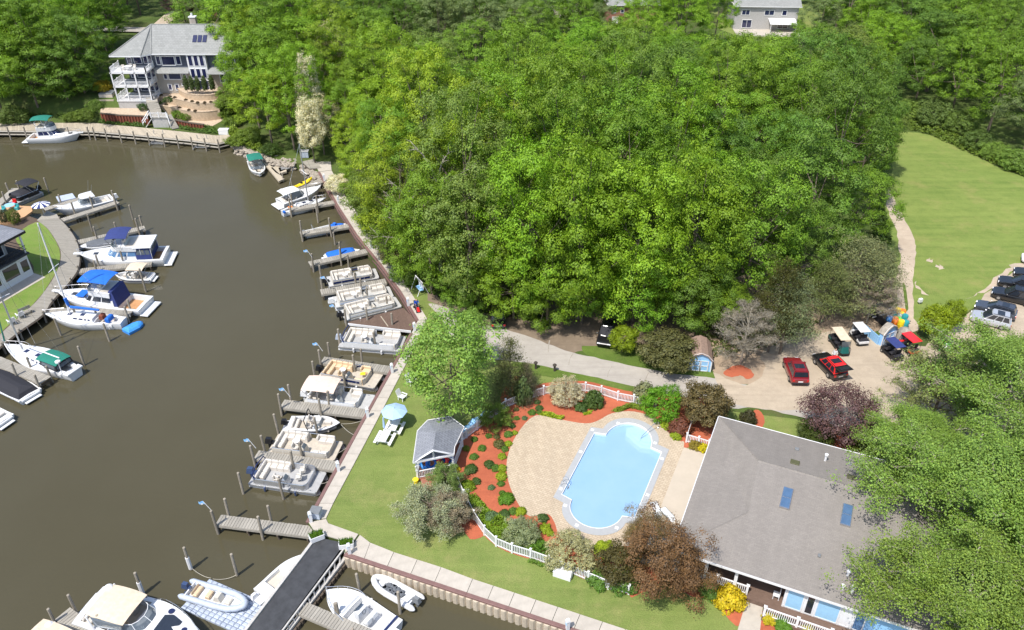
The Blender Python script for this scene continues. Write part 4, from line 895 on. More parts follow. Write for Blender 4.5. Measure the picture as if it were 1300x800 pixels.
# sailboats
def sailboat(label, stern, bow, B, mast, fs=.95, fb=1.15, sail=None, hood=None, boom_dir=-1, wheelx=.17, mastx=.58, furl=None, boomlen=.36):
    t, L = moor('sailboat', label, stern, bow, -.4, None, None, 'sailboat'); H = Hull(L, B, fs, fb, draft=.35, full=.45, transom=.48, pw=1.75, rake=.13); H.body('gelcoat', t, None); H.deck(t, pit=(.06, .32), inset=.42, depth=.5, floor='cushion_white')
    base = plan(L*.33, L*.74, B*.30, B*.22, 1.0); tp = shrink(base, .84, .1, .5); z0 = H.h(.5); cb = cabin(t, base, tp, z0-.08, z0+.36)
    n = len(base)
    for e in (0, n-2):
        for u in ((.10, .28), (.36, .54), (.62, .72), (.78, .88)): win(cb, base, tp, z0-.08, z0+.36, e, u[0], u[1], .42, .78, 'glass_navy')
    for x in (.50, .66): MB().box((L*x, 0, z0+.38), (.5, .5, .05), 0, .02).build('deck_hatch', 'glass_navy', cb)
    mx = L*mastx; mz = z0+.34
    ms = MB(); ms.tube([(mx, 0, mz), (mx-.05, 0, mz+mast)], .10, 8, .075); mst = ms.build('mast', 'aluminium' if not sail else 'white', t)
    MB().tube([(mx, -1.0, mz+mast*.52), (mx-.08, 0, mz+mast*.53), (mx, 1.0, mz+mast*.52)], .045, 5).build('spreader', 'white', mst)
    bm = MB(); bm.tube([(mx-.1, 0, mz+.85), (mx-L*boomlen, 0, mz+.75)], .07, 6); boom = bm.build('boom', 'white', t)
    if sail: MB().tube([(mx-.06, 0, mz+2.2), (mx-.15, 0, mz+1.3), (mx-.35, 0, mz+1.02), (mx-L*boomlen*.55, 0, mz+.95), (mx-L*boomlen*.98, 0, mz+.85)], .20, 7, .13).build('sail_cover', sail, boom)
    rg = MB()
    for s in (-1, 1): rg.tube([(mx-.1, s*B*.44, z0), (mx, s*1.0, mz+mast*.52), (mx-.05, 0, mz+mast)], .014, 3)
    rg.tube([(L*.98, 0, fb), (mx-.05, 0, mz+mast)], .014, 3); rg.tube([(.1, 0, fs), (mx-.05, 0, mz+mast)], .014, 3); rg.build('rigging', 'steel', t)
    if furl: MB().tube([(L*.97, 0, fb+.5), (L*.97+(mx-L*.97)*.95, 0, fb+.2+(mz+mast-fb)*.94)], .09, 6, .05).build('furled_headsail', furl, t)
    H.rail(t, .72, 1.0, .5, .1)
    if hood:
        hb = plan(L*.13, L*.42, B*.32, B*.28, .5); ht = shrink(hb, .9, .12, .3); hd = MB().prism(hb, z0+.1, z0+.75, ht).build('hood_side', 'canvas_black', t)
        for e in (0, len(hb)-2, len(hb)-1): win(hd, hb, ht, z0+.1, z0+.75, e, .08, .92, .25, .85, 'screen', 'clear_panel')
        canopy(t, L*.13, L*.41, B*.31, z0+.78, hood, .16, .12, 'hood')
    if boom_dir: wheel(t, (L*wheelx, 0, fs+.3), 'steel')
    for s in (-1, 1): seat(t, (L*.20, s*B*.24, fs-.28), (L*.2, .4, .35), 'gelcoat', 'cockpit_bench')
    return t, L, H
sb, L, H = sailboat('white sailboat with a bright blue sail cover on its boom', (157,408), (57,401), 3.1, 12.0, sail='canvas_blue', mastx=.66, boomlen=.40)
MB().box((L*.15, .3, 1.35), (.5, 1.1, .6), 0, .12).build('wheel_cover', 'canvas_blue', sb); MB().box((L*.27, -.2, 1.25), (.5, .7, .7), 0, .2).build('cockpit_cover', 'rust', sb); seat(sb, (L*.22, -.6, .85), (1.6, .35, .12), 'teak', 'cockpit_seat')
sb, L, H = sailboat('white sailboat with a dark green hood and furled green headsail near the left edge', (96,473), (7,441), 3.4, 13.0, hood='canvas_green', furl='canvas_green', mastx=.72, fs=1.0, fb=1.3, boomlen=.55)
MB().lathe([(.04, 0), (.04, 1.5), (.28, 1.52), (.28, 1.68), (.1, 1.76)], (L*.08, .9, 1.0), 10).build('radar_dome', 'white', sb); MB().box((.3, 0, 1.02), (.7, 2.0, .2), 0, .05).build('stern_seat', 'gelcoat', sb)
sb, L, H = sailboat('small white sailboat with a tall bare mast at the upper end of the quay', (358,268), (414,252), 2.4, 9.0, fs=.75, fb=.95, mastx=.60); MB().box((L*.2, .2, .95), (.6, .5, .15), 0, .05).build('cockpit_cushion', 'orange', sb); MB().box((.1, -.6, .9), (.3, .5, .35), 0, .1).build('fender', 'canvas_blue', sb)

# express cruisers
def express(label, stern, bow, B, fs, fb, top, frame='gelcoat', L=None, hatch=True, extra=True, pit=(.05, .46), tx=(.14, .46), name='cruiser', sheer=True):
    t, L = moor(name, label, stern, bow, -.3, L); H = Hull(L, B, fs, fb, draft=.35, full=.46, transom=.9, pw=2.1, rake=.10); H.body('gelcoat', t); H.deck(t, pit=pit, inset=.38, depth=.6, floor='gelcoat_cream', camber=.16)
    MB().box((-.4, 0, .3), (.95, B*.82, .14), 0, .05).build('swim_platform', 'gelcoat', t); H.rail(t, .46, 1.0, .5)
    z = H.h(.4); wb = plan(L*.30, L*.60, B*.40, B*.33, 1.3); wt = shrink(wb, .84, .5, .75); mb = MB()
    for e in range(0, len(wb)-1): a, b, c, d = wb[e], wb[e+1], wt[e+1], wt[e]; mb.quad((*a, z), (*b, z), (*c, z+.75), (*d, z+.75))
    mb.build('windscreen', 'screen', t); fr = MB(); fr.tube([(*p, z+.76) for p in wt], .035, 5)
    for p, q in list(zip(wb, wt))[::2]: fr.tube([(*p, z), (*q, z+.75)], .03, 4)
    fr.build('windscreen_frame', frame, t)
    mb = MB(); mb.tube([(L*.2, -B*.44, z-.05), (L*.15, -B*.40, z+1.0), (L*.15, B*.40, z+1.0), (L*.2, B*.44, z-.05)], .09, 6); mb.build('radar_arch', 'gelcoat', t)
    canopy(t, L*tx[0], L*tx[1], B*.38, z+1.15, top, .10, .08, 'canvas_top', None)
    sd = MB()
    for s in (-1, 1): sd.quad((L*.20, s*B*.40, z+.05), (L*.44, s*B*.38, z+.6), (L*tx[1]-.1, s*B*.37, z+1.15), (L*.18, s*B*.38, z+1.12))
    sd.build('side_curtain', 'screen', t)
    MB().lathe([(.08, 0), (.30, .05), (.32, .2), (.18, .3)], (L*.14, B*.28, z+1.02), 12).build('radar_dome', 'white', t)
    if hatch:
        MB().prism([(L*.64, -.75), (L*.70, -.95), (L*.80, -.62), (L*.80, .62), (L*.70, .95), (L*.64, .75)], H.h(.72)+.12, H.h(.72)+.17).build('deck_window', 'glass_dark', t)
        for s in (-1, 1): MB().lathe([(.24, 0), (.24, .05)], (L*.66 if s > 0 else L*.66, s*1.22, H.h(.66)+.08), 12).build('deck_hatch', 'glass_navy', t)
        MB().lathe([(.22, 0), (.22, .05)], (L*.86, 0, H.h(.86)+.14), 12).build('deck_hatch', 'glass_navy', t)
    seat(t, (L*.10, 0, fs-.35), (.6, B*.7, .5), 'cushion_white', 'stern_bench', ((L*.07, 0, fs), (.2, B*.7, .4))); chair(t, L*.36, -.6, fs-.6, 'cushion_tan'); seat(t, (L*.30, .8, fs-.35), (1.4, .6, .5), 'cushion_white', 'lounge')
    return t, L, H
express('large white express cruiser with beige canvas top and dark deck windows', (113,771), (258,815), 3.9, 1.25, 1.7, 'canvas_beige')
express('white cruiser with beige canvas top cut off by the bottom edge', (40,815), (165,868), 3.4, 1.1, 1.5, 'canvas_beige', tx=(.05, .40))
ec, L, H = express('white cruiser with a raised white canvas top behind the small sailboat', (355,256), (408,238.5), 2.9, .95, 1.3, 'canvas_white', hatch=False, tx=(.04, .42))
# centre deck boat at the pier
t, L = moor('deck_boat', 'white open deck boat with navy stern trim moored across from the black pier', (498,803), (415,752), -.4); H = Hull(L, 2.75, .85, 1.1, full=.55, transom=.92, pw=2.6, rake=.10); H.body('gelcoat', t, None); H.deck(t, pit=(.10, .60), inset=.32, depth=.55, floor='gelcoat')
seat(t, (L*.14, 0, .55), (.55, 1.9, .5), 'gelcoat', 'stern_bench', ((L*.10, 0, .9), (.18, 2.1, .35))); MB().box((L*.075, 0, .98), (.16, 2.5, .1), 0, .03).build('stern_trim', 'navy', t)
MB().prism([(L*.42, -.55), (L*.54, -.45), (L*.54, .45), (L*.42, .55)], .3, 1.35, [(L*.43, -.5), (L*.50, -.42), (L*.50, .42), (L*.43, .5)]).build('console', 'gelcoat', t); wheel(t, (L*.41, 0, 1.25)); chair(t, L*.33, .32, .3, 'gelcoat'); chair(t, L*.33, -.32, .3, 'gelcoat')
MB().prism([(L*.50, -.42), (L*.52, -.42), (L*.52, .42), (L*.50, .42)], 1.3, 1.75, [(L*.47, -.38), (L*.48, -.38), (L*.48, .38), (L*.47, .38)]).build('windscreen', 'screen', t)
cu = plan(L*.62, L*.92, 1.0, .5, 1.2); MB().prism(cu, H.h(.7), H.h(.7)+.16, shrink(cu, .92, .1, .1)).build('bow_cushion', 'gelcoat', t); H.rail(t, .55, 1.0, .32, .06); outboard(t, -.3, 0, .55, 'white', 1.3)
for s in (-1, 1): MB().tube([(L*.5, s*1.42, .75), (L*.5, s*1.44, .2)], .12, 8).build('fender', 'white', t)
# half hidden boat beyond the pier
t, L = moor('motorboat', 'white boat half hidden along the far side of the black pier', (331,754), (392,703), -.5); H = Hull(L, 2.1, .6, .8, full=.5); H.body('gelcoat', t); H.deck(t, pit=(.2, .5), depth=.3); MB().box((-.3, 0, .4), (.6, 1.2, .1), 0, .03).build('swim_platform', 'gelcoat', t); outboard(t, -.35, .3, .4, 'white', .8)
# inflatables
def rib(label, stern, bow, B, tubem, seats, motor, console=True, cover=None):
    t, L = moor('inflatable_boat', label, stern, bow, -.5); r = .25; hb = B/2-r
    P = [(-.35, -hb, .42), (L*.55, -hb, .42), (L*.74, -hb*.92, .46), (L*.88, -hb*.62, .52), (L*.96, -hb*.25, .58), (L*.975, 0, .6), (L*.96, hb*.25, .58), (L*.88, hb*.62, .52), (L*.74, hb*.92, .46), (L*.55, hb, .42), (-.35, hb, .42)]
    sm = []; 
    for a, b in zip(P, P[1:]): sm += [lerp2(a, b, k/3)+(a[2]+(b[2]-a[2])*k/3,) for k in range(3)]
    sm.append(P[-1]); mb = MB().tube(sm, r, 10); mb.lathe([(r*.99, 0), (r*.6, -.2), (.05, -.3)], (0, 0, 0), 10, 'x'); k = 30
    mb.v[-k:] = [(x-.35, y-hb, z+.42) for x, y, z in mb.v[-k:]]; mb.lathe([(r*.99, 0), (r*.6, -.2), (.05, -.3)], (0, 0, 0), 10, 'x'); mb.v[-k:] = [(x-.35, y+hb, z+.42) for x, y, z in mb.v[-k:]]
    mb.build('buoyancy_tube', tubem, t, True)
    base = [(0, -hb), (L*.6, -hb), (L*.85, -hb*.5), (L*.93, 0), (L*.85, hb*.5), (L*.6, hb), (0, hb)]; MB().prism(base, .0, .32, base).build('hull', 'gelcoat', t)
    if cover:
        mb = MB(); rr = random.Random(5)
        for k in range(16): mb.box((L*.28+rr.random()*L*.4, rr.uniform(-.35, .35), .45), (.5, .4, .22), rr.random()*3, .1)
        mb.build('crumpled_cover', cover, t)
    else:
        seat(t, (L*.14, 0, .5), (.35, 1.0, .3), seats, 'stern_bench', ((L*.09, 0, .72), (.1, 1.0, .3))); seat(t, (L*.34, 0, .5), (.4, .7, .34), seats, 'seat')
        MB().prism([(L*.44, -.35), (L*.58, -.3), (L*.58, .3), (L*.44, .35)], .3, .85, [(L*.47, -.3), (L*.54, -.28), (L*.54, .28), (L*.47, .3)]).build('console', 'gelcoat_cream', t); wheel(t, (L*.43, 0, .85)); seat(t, (L*.68, 0, .42), (.5, .6, .22), 'gelcoat_cream', 'bow_locker')
    MB().box((-.02, 0, .45), (.1, 2*hb, .45)).build('transom', 'gelcoat', t); outboard(t, -.3, 0, .5, motor)
    return t
r_ = rib('grey inflatable boat with tan seats on the floating cube platform', (242,748), (313,769), 2.0, 'rib_grey', 'cushion_tan', 'engine_blue'); r_.location.z += .18
rib('small white inflatable dinghy with a crumpled cover beside the tan seawall', (524,760), (474,732), 1.75, 'gelcoat', 'cushion_grey', 'greyplastic', cover='canvas_grey')
t, L = moor('dinghy', 'bright blue covered dinghy tied behind the sailboat', (159,420), (181,408), -.8); base = [(0, -.7), (L*.6, -.75), (L*.9, -.4), (L, 0), (L*.9, .4), (L*.6, .75), (0, .7)]
MB().prism([(x, y*.9) for x, y in base], -.1, .35, base).build('hull', 'tarp_blue', t); MB().prism(base, .35, .55, [(L*.5+(x-L*.5)*.86, y*.72) for x, y in base]).prism([(L*.5+(x-L*.5)*.86, y*.72) for x, y in base], .55, .68, [(L*.5+(x-L*.5)*.6, y*.25) for x, y in base]).build('cover', 'tarp_blue', t)
# kayak
K0, K1 = at(372,239,-.0), at(396,227,-.0); d = K1-K0; L = d.length*1.0; t = thing('kayak', 'yellow kayak lying on the short grey dock', 'kayak', (K0.x, K0.y, -.22), math.atan2(d.y, d.x)); secs = []
for i in range(13):
    q = i/12; w = .42*math.sin(math.pi*min(.97, max(.03, q)))**.7; h = .16+.14*abs(2*q-1)**2; secs.append([(L*q, w*math.cos(a), .2+h*math.sin(a)*(1.0 if math.sin(a) > 0 else .9)+.1*abs(2*q-1)**3) for a in [k*math.pi/4 for k in range(8)]])
MB().loft(secs, True).build('hull', 'yellow', t, True); MB().lathe([(.22, .0), (.24, .05)], (L*.45, 0, .36), 10).build('cockpit_rim', 'black', t)
# ================================================================ BUILDINGS
def opening(parent, o, ux, wd, ht, m='glass_navy', frame='white', name='window', depth=.08, fw=.09, bars=0):
    """window on a wall: o = lower corner, ux = unit vector along the wall (outside is to its right)"""
    nx = Vector((ux.y, -ux.x, 0)); ang = math.atan2(ux.y, ux.x); c = o + ux*wd/2 + Vector((0, 0, ht/2))
    f = MB()
    for s in (-1, 1): f.box((s*(wd/2-fw/2), 0, 0), (fw, depth, ht)); f.box((0, 0, s*(ht/2-fw/2)), (wd-2*fw, depth, fw))
    for b in range(bars): f.box((-wd/2+wd*(b+1)/(bars+1), 0, 0), (fw*.6, depth*.8, ht-2*fw))
    w_ = f.build(name, frame, parent); w_.location = c + nx*(depth/2-.02); w_.rotation_euler.z = ang
    MB().box((0, -.0, 0), (wd-2*fw, .03, ht-2*fw)).build('pane', m, w_)
    return w_
def roof_faces(parent, vs, faces, m, th=.18, name='roof', fascia='white', edge=None):
    mb = MB(); mb.add(vs, faces); o = mb.build(name, m, parent)
    if edge:
        f = MB()
        for a, b in zip(edge, edge[1:]+edge[:1]):
            p, q = Vector(vs[a]), Vector(vs[b]); dn = Vector((0, 0, -th)); n = (q-p).cross(Vector((0, 0, 1))).normalized()*.05
            f.loft([[p+n+Vector((0,0,.02)), p-n+Vector((0,0,-.01)), p-n+dn, p+n+dn], [q+n+Vector((0,0,.02)), q-n+Vector((0,0,-.01)), q-n+dn, q+n+dn]], True)
        f.build('fascia', fascia, parent)
        MB().add([Vector(vs[i])-Vector((0, 0, th)) for i in edge], [tuple(range(len(edge)))]).build('soffit', fascia, parent)
    return o
# ---- clubhouse: local x along PV, local y along PU, origin at the north-west eave corner
RO = at(912.5, 528.5, 3.3); RO.z = 0; CA = math.atan2(PV.y, PV.x)
ch = thing('clubhouse', 'long low clubhouse with grey brown shingle roof beside the pool', 'building', RO, CA)
MB().prism([(.7,-.7),(20.8,-.7),(20.8,-16.5),(14.5,-16.5),(14.5,-13.8),(.7,-13.8)], 0, 3.22).build('wall', 'lightblue', ch)
RV = [(0,0,3.3),(0,-17.1,3.3),(21.5,-17.1,3.3),(21.5,0,3.3),(4.45,-6.25,4.9),(17.0,-6.3,4.9),(4.75,-11.7,4.10),(16.8,-11.7,4.10)]
roof_faces(ch, RV, [(0,6,1),(0,4,6),(0,3,5,4),(1,6,4),(1,2,4),(2,5,4),(2,7,5),(2,3,7),(3,5,7)][:0] + [(0,1,6),(0,6,4),(0,4,5,3),(1,2,7,6),(6,7,5,4),(2,3,7),(7,3,5)], 'shingle', .2, 'roof', 'white', [0,1,2,3])
roof = [c for c in ch.children if c.name == 'roof'][0]
for a, b, wd in ((4,5,.30),(1,6,.26),(0,4,.10),(2,7,.26)):
    p, q = Vector(RV[a]), Vector(RV[b]); d = q-p; n = max(4, int(d.length/.32)); mb = MB()
    for k in range(n):
        c = p.lerp(q, (k+.5)/n); side = Vector((d.y, -d.x, 0)).normalized()*wd/2; f = d.normalized()*d.length/n*.48
        mb.loft([[c-f-side+Vector((0,0,-.03)), c-f+Vector((0,0,.05)), c-f+side+Vector((0,0,-.03))], [c+f-side+Vector((0,0,-.02)), c+f+Vector((0,0,.065)), c+f+side+Vector((0,0,-.02))]], True)
    mb.build('ridge_cap', 'shingle', roof)
def roofz(x, y):
    return min(3.3 + 1.6*min(1, -y/6.28), 3.3 + (17.1+y)*.1475, 3.3 + .30*x + .0, 3.3+.3*(21.5-x))
def on_roof(px, py):
    z = 4.2
    for _ in range(6):
        d = at(px, py, z)-RO; x = d.x*math.cos(CA)+d.y*math.sin(CA); y = -d.x*math.sin(CA)+d.y*math.cos(CA); z = roofz(x, y)
    return x, y, z
for px, py in ((998,633.5),(1074.5,655)):
    x, y, z = on_roof(px, py); s = MB().box((0, 0, .06), (.78, 2.1, .14)).build('skylight', 'steel', ch); s.location = (x, y, z+.05); s.rotation_euler.x = .147
    for k in (-.5, .5): MB().box((0, k, .14), (.66, .94, .03)).build('pane', 'skylight_blue', s)
for px, py, m, sz in ((1011.5,571,'greyplastic',(.35,.3,.16)),(1009,588,'olive_glass',(.75,.55,.14)),(1079.5,590,'greyplastic',(.35,.3,.16)),(1081,607,'olive_glass',(.75,.55,.14)),(1040,706,'greyplastic',(.22,.3,.14))):
    x, y, z = on_roof(px, py); MB().box((x, y, z+.08), sz, 0, .03).build('roof_vent', m, ch)
for px, py, h in ((1047.5,585,.6),(1076,731,.4),(1069,748,.3),(1081.5,752,.5)):
    x, y, z = on_roof(px, py); MB().lathe([(.10, -.1), (.10, h), (.16, h+.02), (.16, h+.16), (.05, h+.2)], (x, y, z), 8).build('vent_pipe', 'white', ch)
MB().prism([(.3,-13.8),(.3,-16.7),(6.1,-16.7),(6.1,-16.95),(7.5,-16.95),(7.5,-18.15),(17,-18.15),(17,-13.8)], 0, .48).build('porch_floor', 'wood_brown', ch)
for x in (.6, 2.75, 5.05): MB().box((x, -16.55, 1.85), (.24, .24, 2.75)).build('porch_post', 'white', ch)
def railing(parent, a, b, z, h=.95, step=.13, posts=2.0, m='white', name='railing', cap=True):
    a, b = Vector(a), Vector(b); d = b-a; L = d.length; ang = math.atan2(d.y, d.x); r = MB(); c = (a+b)/2
    r.box((c.x, c.y, z+h-.05), (L, .10, .07), ang); r.box((c.x, c.y, z+.12), (L, .07, .07), ang)
    for k in range(int(L/step)): p = a.lerp(b, (k+.5)/int(L/step)); r.box((p.x, p.y, z+h/2), (.055, .045, h-.22), ang)
    o = r.build(name, m, parent); n = max(1, round(L/posts))
    for k in range(n+1):
        p = a.lerp(b, k/n); mb = MB().box((p.x, p.y, z+(h+.12)/2), (.16, .16, h+.12), ang)
        if cap: mb.prism([(p.x-.13, p.y-.13), (p.x+.13, p.y-.13), (p.x+.13, p.y+.13), (p.x-.13, p.y+.13)], z+h+.12, z+h+.2, [(p.x-.03, p.y-.03), (p.x+.03, p.y-.03), (p.x+.03, p.y+.03), (p.x-.03, p.y+.03)])
        mb.build('railing_post', m, o)
    return o
railing(ch, (1.4,-16.55,0), (6.05,-16.6,0), .48, .95, .15, 2.3); railing(ch, (7.6,-18.0,0), (14.8,-18.05,0), .48, .95, .15, 2.4); railing(ch, (.45,-13.9,0), (.45,-16.55,0), .48, .95, .15, 2.6)
bx = lambda x: 8.75 + (x-700)/510*5.6
sr = MB().prism([(8.7,-13.8),(8.7,-16.62),(14.5,-16.62),(14.5,-13.8)], .48, 3.2).build('sunroom', 'white', ch)
for a, b, m, nm in ((708,825,'shade_blue','window'),(838,897,'glass_dark','window'),(907,1060,'shade_blue','window'),(1066,1140,'white','door'),(1150,1222,'glass_blue','window')):
    w_ = opening(sr, Vector((bx(a), -16.63, .62)), Vector((1, 0, 0)), bx(b)-bx(a), 2.3 if m != 'white' else 2.2, m, 'white', nm)
MB().box((8.685, -15.2, 1.7), (.03, 2.2, 1.7)).build('window', 'glass_dark', sr)
for x, y, wd in ((3.0, -13.82, 1.6), (5.6, -13.82, 1.8), (1.4, -13.82, .95)): opening(ch, Vector((x, y, .95)), Vector((1, 0, 0)), wd, 1.4, 'glass_dark')
for x in (2.5, 6.5, 10.5): opening(ch, Vector((x+1.4, -.69, 1.1)), Vector((-1, 0, 0)), 1.4, 1.2, 'glass_dark')
t = thing('porch_chair', 'white chair on the clubhouse porch beside the sunroom', 'chair', RO + PU*-16.0 + PV*8.2 + Vector((0, 0, .48)), CA); MB().box((0, 0, .42), (.5, .5, .06)).build('seat', 'white', t); MB().box((.22, 0, .75), (.06, .5, .6)).build('backrest', 'white', t)
for a in (-1, 1):
    for b in (-1, 1): MB().box((a*.21, b*.21, .2), (.05, .05, .4)).build('leg', 'white', t)
t = tag(MB().box((0, 0, .012), (1.5, .95, .024), 0, .008).build('door_mat', 'greyplastic'), 'dark grey door mat at the top of the porch walkway', 'mat'); t.location = at(957.5, 760.5, .064); t.rotation_euler.z = CA

# ---- pool
pool = thing('swimming_pool', 'blue roman ended swimming pool with pale coping', 'swimming pool', (0, 0, 0))
def ring(outer, inner, z0, z1):
    n = len(outer); mb = MB(); vs = [(p[0], p[1], z) for p, z in [(q, z1) for q in outer] + [(q, z1) for q in inner] + [(q, z0) for q in outer] + [(q, z0) for q in inner]]; fs = []
    for i in range(n):
        j = (i+1) % n; fs += [(i, j, n+j, n+i), (n+i, n+j, 3*n+j, 3*n+i), (j, i, 2*n+i, 2*n+j)]
    return mb.add(vs, fs)
ring(POOL_OUT, POOL_IN, -.5, .085).build('coping', 'coping', pool)
def inset(P, k): c = sum((Vector((p[0], p[1], 0)) for p in P), Vector())/len(P); return [Vector((p[0], p[1], 0))+(Vector((p[0], p[1], 0))-c).normalized()*k for p in P]
mb = MB(); n = len(POOL_IN); mb.add([(p[0], p[1], .03) for p in POOL_IN] + [(p[0], p[1], -1.5) for p in POOL_IN], [(i, (i+1) % n, n+(i+1) % n, n+i) for i in range(n)]); mb.build('pool_wall', 'poolwall', pool)
MB().sheet(inset(POOL_IN, .05), -1.5).build('pool_floor', 'poolwall', pool); MB().sheet(inset(POOL_IN, .02), -.12).build('pool_water', 'pool_water', pool)
ring(inset(POOL_IN, .02), inset(POOL_IN, -.10), -.3, .06).build('pool_lip', 'white', pool)
for k, (r_o, z) in enumerate(((1.9, -.22), (1.45, -.42), (1.0, -.62))):
    o_ = MB(); 
    P = [pl(7.9, -1.0), pl(6.7, -.75), pl(5.9, .45), pl(5.5, 1.1), pl(5.75, 2.15), pl(6.9, 1.75), pl(7.6, .9), pl(7.95, 0)]
    c = pl(7.35, 1.2); f = 1 - .17*(2-k); P = [c.lerp(p, [1, .84, .68][2-k] if i in (0, 1, 2, 3, 4) else 1) for i, p in enumerate(P)]
    o_.prism(P, -1.4, -.62+.2*(2-k)).build('pool_step', 'poolstep', pool)
for u, v in ((5.35,-3.75),(2,-3.76),(-3.2,-3.76),(-4.9,-2.7),(-6.6,-1.0),(-5.5,2.2),(4.2,3.52),(-.8,3.54),(7.3,-1.75),(6.0,2.35)):
    o = MB().box((0, 0, .09), (.3, .3, .02)).build('skimmer_lid', 'white', pool); o.location = pl(u, v); o.rotation_euler.z = PA
def ladder(label, u, v, out):
    t = thing('pool_ladder', label, 'ladder', pl(u, v, .085), PA); s = 1 if out > 0 else -1
    for k in (-.26, .26): MB().tube([(k, s*.35, 0), (k, s*.34, .6), (k, s*.12, .82), (k, -s*.15, .7), (k, -s*.28, .3), (k, -s*.28, -.9)], .025, 6).build('side_rail', 'steel', t)
    for z in (-.2, -.5): MB().box((0, -s*.28, z), (.5, .1, .03)).build('tread', 'steel', t)
# in the pool frame local y = PA+90 = -PV
ladder('chrome pool ladder on the wide paved side of the pool', -2.6, -3.55, 1); ladder('chrome pool ladder on the clubhouse side of the pool by the brown tree', -3.6, 3.3, -1)
t = thing('handrail', 'slender steel handrail over the pool entry steps', 'handrail', pl(7.3, 1.5, .06), PA)
MB().tube([(.9, -.55, 0), (.8, -.5, .85), (.5, -.3, .95), (-.9, .55, .1), (-1.2, .7, -.5)], .03, 6).build('rail', 'steel', t); MB().box((.9, -.55, 0), (.35, .1, .05)).build('base', 'steel', t)
def lounger(label, px, rz):
    t = thing('lounge_chair', label, 'lounge chair', at(*px, .06), rz)
    MB().box((.25, 0, .34), (1.2, .62, .05)).build('seat', 'canvas_white', t); o = MB().box((.35, 0, 0), (.72, .62, .05)).build('backrest', 'canvas_white', t); o.location = (-.32, 0, .36); o.rotation_euler = (0, R(50), math.pi)
    for a in (-.3, .8):
        for b in (-.28, .28): MB().box((a, b, .17), (.05, .05, .34)).build('leg', 'greyplastic', t)
    for b in (-.31, .31): MB().box((.25, b, .36), (1.25, .04, .06)).build('side_frame', 'greyplastic', t)
lounger('grey framed lounge chair beside the brown tree at the pool, nearer the pool', (833,650), R(100)); lounger('grey framed lounge chair beside the brown tree at the pool, nearer the clubhouse', (848,657), R(120))

# ---- pavilion beside the pool
E = [at(*p, 2.55) for p in ((524.5,587),(576,577),(577,567),(589,542),(571,529),(543,533.5),(530,547))]; o0 = at(552, 570, 0); E = [Vector((p.x-o0.x, p.y-o0.y, 2.55)) for p in E]
A_ = at(549.5, 571, 3.75)-o0; B_ = at(553, 550, 3.9)-o0
gz = thing('pavilion', 'open white pavilion with grey shingle roof at the pool fence', 'pavilion', o0)
roof_faces(gz, E+[A_, B_], [(0,7,8,6),(6,8,5),(5,8,4),(4,8,3),(3,8,2),(2,8,7),(2,7,1)], 'shingle_blue', .14, 'roof', 'white', [0,1,2,3,4,5,6])
cen = sum(E, Vector())/7
for i, p in enumerate(E):
    if i == 2: continue
    q = p.lerp(Vector((cen.x, cen.y, p.z)), .10); MB().box((q.x, q.y, 1.25), (.16, .16, 2.5)).build('post', 'white', gz)
MB().prism([p.lerp(Vector((cen.x, cen.y, p.z)), .06) for p in E], .0, .22).build('floor', 'redwood', gz)
mb = MB(); a, b = E[0].lerp(cen, .05), E[1].lerp(cen, .05)
for p, q in ((a, A_), (A_, b), (a, b)): mb.tube([(p.x, p.y-.05, p.z-.05), (q.x, q.y-.05, q.z-.05)], .10, 4)
m_ = a.lerp(b, .5); mb.tube([(m_.x, m_.y-.05, m_.z), (A_.x, A_.y-.05, A_.z)], .08, 4); mb.tube([(a.x, a.y, 1.8), a.lerp(b, .22)], .06, 4); mb.tube([(b.x, b.y, 1.8), b.lerp(a, .22)], .06, 4)
mb.build('gable_frame', 'white', gz)
rv = [p.lerp(Vector((cen.x, cen.y, p.z)), .10) for p in E]
railing(gz, rv[0], rv[1], .22, .9, .14, 3); railing(gz, rv[6], rv[0], .22, .9, .14, 3); railing(gz, rv[1], rv[3], .22, .9, .14, 3); railing(gz, rv[5], rv[6], .22, .9, .14, 3)
t = tag(MB().prism([at(*p)-at(544,612) for p in ((533,602),(553,598),(556,622),(537,627))], .0, .16).build('deck_ramp', 'redwood'), 'reddish wood deck in front of the pavilion railing', 'deck'); t.location = at(544, 612)
def torus(R_, r, n=14, k=7): return [[((R_+r*math.cos(b))*math.cos(a), (R_+r*math.cos(b))*math.sin(a), r*math.sin(b)) for b in [j*2*math.pi/k for j in range(k)]] for a in [i*2*math.pi/n for i in range(n+1)]]
for px, z, m, lb in (((548,588),.9,'canvas_blue','blue pool float piled inside the pavilion'),((562,585),1.0,'redbright','red pool float piled inside the pavilion'),((539,588),.8,'tarp_blue','pale blue pool float at the front of the pavilion'),((569,582),.9,'canvas_blue','dark blue pool float beside the red one in the pavilion')):
    t = tag(MB().loft(torus(.42, .17), True, False).build('pool_float', m, None, True), lb, 'pool float'); t.location = at(*px, z); t.rotation_euler = (R(60), 0, rng.uniform(-.4, .4))
t = tag(MB().lathe([(.2, 0), (.26, .42), (.28, .44), (.24, .46)], (0, 0, 0), 12).build('bucket', 'yellow'), 'yellow tub on the grass by the pavilion deck', 'bucket'); t.location = at(528, 613)
